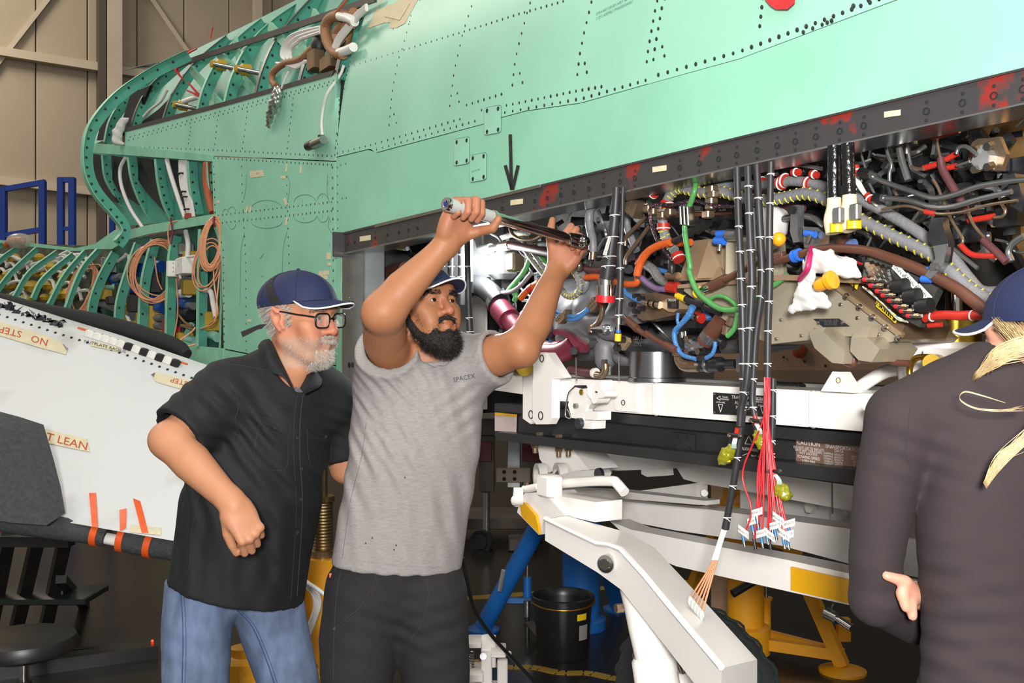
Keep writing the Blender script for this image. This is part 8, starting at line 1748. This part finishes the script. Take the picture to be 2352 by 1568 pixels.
# work shirt
tO = nrm([.74, -.67, 0])
g = SDF(V(330, 1420, 3.0)-np.array([.03, .40, .03]), V(830, 790, 3.0)+np.array([.05, .32, .03]), .006)
g.limb([V(655, 905, 2.95), V(622, 985, 2.95), V(588, 1120, 2.95), V(562, 1250, 2.96), V(545, 1360, 2.96), V(540, 1440, 2.96)], [.150, .195, .215, .212, .212, .214], .03, flat=(tO, .80)); g.limb([V(550, 900, 2.88), V(655, 880, 2.95), V(755, 915, 3.02)], [.090, .095, .085], .05)
dRo = nrm(ERo-SRo); aRo = SRo*.14+ERo*.86; g.limb([V(545, 915, 2.87), SRo, ERo+dRo*.06], [.10, .098, .082], .04); aLo = SLo*.2+ELo*.8; dLo = nrm(ELo-SLo); g.limb([V(745, 930, 3.03), SLo, ELo+dLo*.05], [.09, .085, .072], .03)
for x, y, Yf, rr, kd, wl, am in ((470, 930, 2.77, .09, (.6, 0, .8), .045, .007), (540, 960, 2.78, .09, (.8, 0, .5), .05, .007), (600, 1060, 2.76, .12, (.75, 0, .6), .06, .006), (470, 1120, 2.82, .12, (.9, 0, .3), .06, .006), (620, 1200, 2.76, .13, (.9, 0, .4), .08, .006), (440, 1260, 2.84, .12, (.95, 0, -.2), .07, .006), (560, 1290, 2.78, .13, (.9, 0, .1), .09, .006), (700, 1100, 2.80, .12, (.9, 0, .3), .07, .005), (670, 1290, 2.82, .11, (.9, 0, -.2), .06, .005), (780, 970, 2.97, .06, (.5, 0, .9), .04, .005), (400, 985, 2.70, .07, (.5, 0, .85), .035, .005)): g.fold(V(x, y, Yf), rr, kd, wl, am*.7)
g.cut(V(640, 1384, 2.95), nrm([-.27, 0, -1]))
g.limb([SRo, ERo], [.072, .066], .004, 's'); slab(g, aRo, dRo, .14, .22); slab(g, aLo, dLo, .12, .25); g.limb([SLo, ELo], [.064, .06], .004, 's'); g.limb([V(672, 882, 2.90), V(677, 852, 2.885), V(694, 790, 2.86)], [.050, .064, .09], .008, 's'); g.limb([V(676, 870, 2.79), V(684, 905, 2.78)], [.020, .003], .008, 's')
sh_ = g.build('work_shirt', m_bsh, om, smooth=2); Bs = bvh(sh_); m_bst = M('black_stitch', '#26272d', .8)
seam(Bs, [(697, 905), (690, 960), (689, 1050), (695, 1150), (690, 1260), (682, 1370)], m_bst, om, .0016, 'placket'); seam(Bs, [(683, 905), (676, 960), (675, 1050), (681, 1150), (676, 1260), (668, 1375)], m_bst, om, .0009, 'placket')
for x, y in ((682, 1005), (692, 1076), (692, 1146), (682, 1222)): 
    p = cast(Bs, x, y, .001)
    if p is not None: MB().lathe(p, np.array([.4, -.9, 0]), [(.006, 0), (.0055, .0025), (.003, .002), (0, .002)], 12).build('button', m_bsh, om)
for nm, q, bt in (('pocket', [(600, 950), (660, 975), (662, 1000), (640, 990), (603, 972)], (632, 982)), ('pocket', [(706, 975), (762, 985), (762, 1010), (735, 1012), (712, 992)], (748, 1003))):
    o_ = patch(Bs, q[4], q[2], q[1], q[0], m_bsh, om, 'pocket_flap', .004, 8, .003); p = cast(Bs, *bt, .006)
    if p is not None: MB().lathe(p, np.array([.3, -.95, 0]), [(.0055, 0), (.005, .002), (0, .002)], 12).build('button', m_bsh, om)
for P in ([(598, 965), (588, 1010), (585, 1055), (600, 1073), (640, 1080), (660, 1068), (663, 1000)], [(706, 985), (708, 1040), (718, 1075), (748, 1092), (758, 1060), (762, 1012)], [(498, 860), (530, 880), (548, 930), (540, 970), (560, 1010)], [(462, 1095), (455, 1150), (440, 1220), (435, 1300), (415, 1340)], [(500, 832), (560, 840), (610, 850)]): seam(Bs, P, m_bst, om, .0009, 'seam')
# collar and undershirt
def flap(inn, out, th=.004):
    a, b_ = catmull([V(*p) for p in inn], 5), catmull([V(*p) for p in out], 5); n_ = min(len(a), len(b_)); MB().grid([[a[i]*(1-t)+b_[i]*t+np.array([0, -.012*math.sin(t*3.14), .006*math.sin(t*3.14)]) for i in range(n_)] for t in np.linspace(0, 1, 6)], np.array([.001, .004, 0])).build('collar', m_bsh, om, smooth=60)
flap([(618, 790, 2.93), (616, 778, 2.86), (624, 787, 2.815), (642, 825, 2.80), (658, 858, 2.79), (670, 884, 2.785)], [(604, 800, 2.95), (592, 796, 2.85), (603, 818, 2.79), (622, 853, 2.765), (650, 866, 2.755), (677, 903, 2.755)])
flap([(712, 800, 3.0), (712, 835, 2.92), (704, 862, 2.855), (688, 892, 2.80)], [(735, 830, 3.02), (738, 862, 2.93), (735, 886, 2.845), (700, 905, 2.785)])
g = SDF(V(640, 960, 2.9)-.15, V(700, 850, 2.9)+.15, .005); g.limb([V(672, 872, 2.895), V(664, 920, 2.935)], [.068, .078], .01); g.limb([V(674, 858, 2.885), V(682, 800, 2.865)], [.062, .085], .006, 's'); g.build('undershirt', m_gtee, om, smooth=1)
# jeans
g = SDF(V(350, 1990, 3.0)-np.array([.06, .35, 0]), V(760, 1300, 3.0)+np.array([.06, .3, .03]), .0075)
g.limb([V(535, 1240, 2.97), V(535, 1275, 2.97)], [.185, .185], .02, flat=(tO, .8)); g.limb([V(470, 1330, 2.93), V(452, 1440, 2.90), V(450, 1560, 2.88), V(455, 1760, 2.92), V(450, 1950, 3.0)], [.112, .100, .094, .082, .08], .02); g.limb([V(605, 1330, 3.0), V(628, 1440, 3.01), V(662, 1560, 3.0), V(690, 1760, 3.02), V(700, 1950, 3.08)], [.112, .102, .090, .082, .08], .02)
for x, y, rr, kd, wl, am in ((480, 1430, .09, (.3, 0, 1), .05, .006), (600, 1430, .1, (-.4, 0, 1), .045, .007), (640, 1500, .09, (-.5, 0, 1), .05, .005), (450, 1530, .1, (.2, 0, 1), .06, .005), (540, 1400, .06, (.2, 0, 1), .03, .005)): g.fold(V(x, y, 2.82), rr, kd, wl*1.5, am*.3)
g.cut(V(540, 1320, 2.96), np.array([.0, 0, 1])); jn = g.build('jeans', m_jean, om, smooth=1); Bj = bvh(jn); m_jst = M('denim_stitch', '#33486b', .9)
for P in ([(410, 1330), (418, 1400), (420, 1480), (418, 1568)], [(545, 1400), (580, 1440), (610, 1510), (630, 1568)]): seam(Bj, P, m_jst, om, .0018, 'seam'); seam(Bj, [(x+7, y) for x, y in P], m_jst, om, .0010, 'seam')
for x in (452, 700):
    p = V(x, 1960, 3.02); p[2] = 0; MB().bbox(p+np.array([.06, -.05, .05]), np.array([.11, -.08, 0]), np.array([.03, .04, 0]), Z*.05, .03).build('boot', m_dark, om)

# ------------------------------------------------------------------ the woman at the right
YW = 1.55
wm = thing('person', (V(2300, 784, YW)[0], YW, 0), 'blonde woman in dark plum long-sleeved top and navy cap seen from behind, arms folded', 'person')
fW = nrm([-.50, .85, -.15]); HW = HF(V(2415, 774, 1.58), fW, 0, 1.0)
g = SDF(np.min([HW(0, 0, .13), V(2010, 1440, 1.5), HW(0, .12, 0), V(2520, 900, 1.75)], 0)-.08, np.max([HW(0, 0, .13), V(2520, 900, 1.75), V(2010, 1440, 1.75)], 0)+.10, .0034)
head(g, HW, True, .9, .9); g.limb([HW(0, -.03, -.05), V(2370, 870, 1.56), V(2360, 930, 1.56)], [.052, .052, .07], .02)
g.limb([V(2360, 930, 1.58), V(2330, 1200, 1.60), V(2320, 1420, 1.62)], [.06, .06, .06], .03); HWd = V(2105, 1365, 1.585); g.limb([V(2320, 1420, 1.64), V(2200, 1400, 1.66), HWd], [.04, .026, .022], .02)
for P in ([HWd, V(2078, 1335, 1.545), V(2036, 1322, 1.535)], [HWd, V(2072, 1362, 1.54), V(2080, 1395, 1.537)], [HWd, V(2090, 1385, 1.545), V(2096, 1415, 1.54)]): g.limb(P, [.013, .0105, .0075], .006)
def colW(v): return mixc(np.tile(L3('#c48f78'), (len(v), 1)), L3('#c98672'), np.clip(.3+.6*blotch(v, 25), 0, 1)*.5)
body = g.build('body', m_skin, wm, smooth=2, colf=colW); eyes(HW, wm); cap(HW, wm, insert=False, rim_c=.04)
tW = nrm([-.35, .94, 0])
g = SDF(V(1930, 1640, 1.5)-np.array([.03, .25, .10]), V(2680, 820, 1.6)+np.array([.05, .3, .03]), .0055)
g.limb([V(2340, 930, 1.57), V(2325, 1050, 1.57), V(2305, 1220, 1.57), V(2300, 1400, 1.57), V(2320, 1700, 1.57)], [.115, .158, .150, .138, .155], .04, flat=(tW, .66)); g.limb([V(2075, 955, 1.55), V(2180, 905, 1.56), V(2340, 880, 1.57), V(2500, 900, 1.62), V(2620, 960, 1.66)], [.052, .056, .062, .056, .052], .04)
ELw = V(2012, 1375, 1.60); g.limb([V(2070, 965, 1.55), V(2030, 1130, 1.56), V(2012, 1280, 1.58), ELw], [.054, .046, .042, .040], .014); g.limb([ELw, V(2100, 1425, 1.70), V(2300, 1400, 1.80)], [.040, .040, .036], .014)
ERw = V(2640, 1380, 1.72); g.limb([V(2630, 960, 1.66), ERw, V(2500, 1400, 1.85), V(2250, 1370, 1.84)], [.054, .044, .042, .036], .03)
for x, y, Yf, rr, kd, wl, am in ((2110, 1060, 1.46, .06, (.3, 0, 1), .035, .002), (2200, 1480, 1.47, .09, (.25, 0, 1), .05, .0018), (2160, 1430, 1.48, .07, (-.2, 0, 1), .04, .002), (2290, 1540, 1.45, .08, (.15, 0, 1), .045, .002)): g.fold(V(x, y, Yf), rr, kd, wl, am)
g.limb([V(2365, 960, 1.56), V(2370, 880, 1.56), V(2385, 780, 1.56)], [.045, .062, .09], .006, 's'); 
top = g.build('knit_top', m_plum, wm, smooth=2); Bw = bvh(top)
seam(Bw, [(2092, 915), (2085, 990), (2080, 1040), (2095, 1075)], M('plum_seam', '#2c2529', .9), wm, .001, 'shoulder_seam')
g = SDF(V(2100, 2500, 1.6)*np.array([1, 1, 0])-np.array([.1, .3, 0]), V(2560, 1600, 1.65)+np.array([.06, .25, .05]), .012); g.limb([V(2310, 1650, 1.57), V(2315, 1780, 1.58)], [.155, .165], .02, flat=(tW, .75))
for x in (2225, 2405): a_ = V(x, 1850, 1.6); e_ = a_.copy(); e_[2] = .08; g.limb([a_, (a_+e_)/2, e_], [.10, .075, .06], .03)
g.build('trousers', m_tro, wm, smooth=1)
for x in (2225, 2405):
    p = V(x, 1850, 1.6); p[2] = 0; MB().bbox(p+np.array([-.02, .05, .045]), np.array([.045, 0, 0]), np.array([-.03, .12, 0]), Z*.045, .03).build('shoe', m_dark, wm)
# blonde hair: side sweep and ponytail
m_bl = M('blonde_hair', '#cbb083', .4, var=.25, vs=60); r_ = np.random.default_rng(5); b = MB()
for k in range(900):
    u = r_.uniform(0, 1); a0 = HW(.070+.012*r_.uniform(), .045-.13*u, .040-.03*u-.02*r_.uniform()); q1 = HW(.088, -.01-.10*u, -.02); q2 = HW(.055, -.105, -.045-.02*u)+r_.normal(size=3)*.004; q3 = HW(.01, -.125, -.06-.03*r_.uniform())+r_.normal(size=3)*.006
    b.tube([a0, q1+r_.normal(size=3)*.004, q2, q3], [.0005, .0007, .0007, .0006], n=3, sub=4)
for k in range(600):
    u = r_.uniform(0, 1); w0 = r_.uniform(0, 1)**1.5; p0 = V(2232+75*w0, 870-38*w0+r_.normal()*4, 1.50-.03*w0); b.tube([p0, V(2290, 832-u*25, 1.46)+r_.normal(size=3)*.003, V(2352, 808-u*30, 1.44)+r_.normal(size=3)*.003, V(2440, 800-u*40, 1.44)], [.0003, .0007, .0007, .0005], n=3, sub=4)
for k in range(170):
    u = r_.uniform(0, 1); b.tube([HW(.0, -.13, -.04)+r_.normal(size=3)*.008, V(2440, 900, 1.40)+r_.normal(size=3)*.008, V(2370, 985+u*14, 1.395)+r_.normal(size=3)*.004, V(2300, 1050+u*12, 1.40)+r_.normal(size=3)*.003, V(2258+u*8, 1108+u*14, 1.41)], [.0005, .0005, .0005, .0004, .0002], n=3, sub=5)
for k in range(10):
    u = r_.uniform(0, 1); b.tube([V(2352, 935+u*6, 1.40)+r_.normal(size=3)*.002, V(2300, 940+u*5, 1.40), V(2240, 935+u*4, 1.41), V(2205, 915+u*4, 1.42), V(2215, 898+u*3, 1.425), V(2250, 905+u*3, 1.42), V(2310, 925, 1.41)], .0003, n=3, sub=5)
for k in range(0):
    x0 = r_.uniform(2230, 2340); b.tube([V(x0, 870+r_.uniform(0, 40), 1.42), V(x0+r_.uniform(-15, 10), 950+r_.uniform(-10, 30), 1.415), V(x0+r_.uniform(-30, 5), 1040+r_.uniform(-20, 60), 1.42)], .00016, n=3, sub=4)
b.build('hair', m_bl, wm, smooth=True, kind='stuff')
for o in bpy.data.objects:
    if '_w' in o: del o['_w']
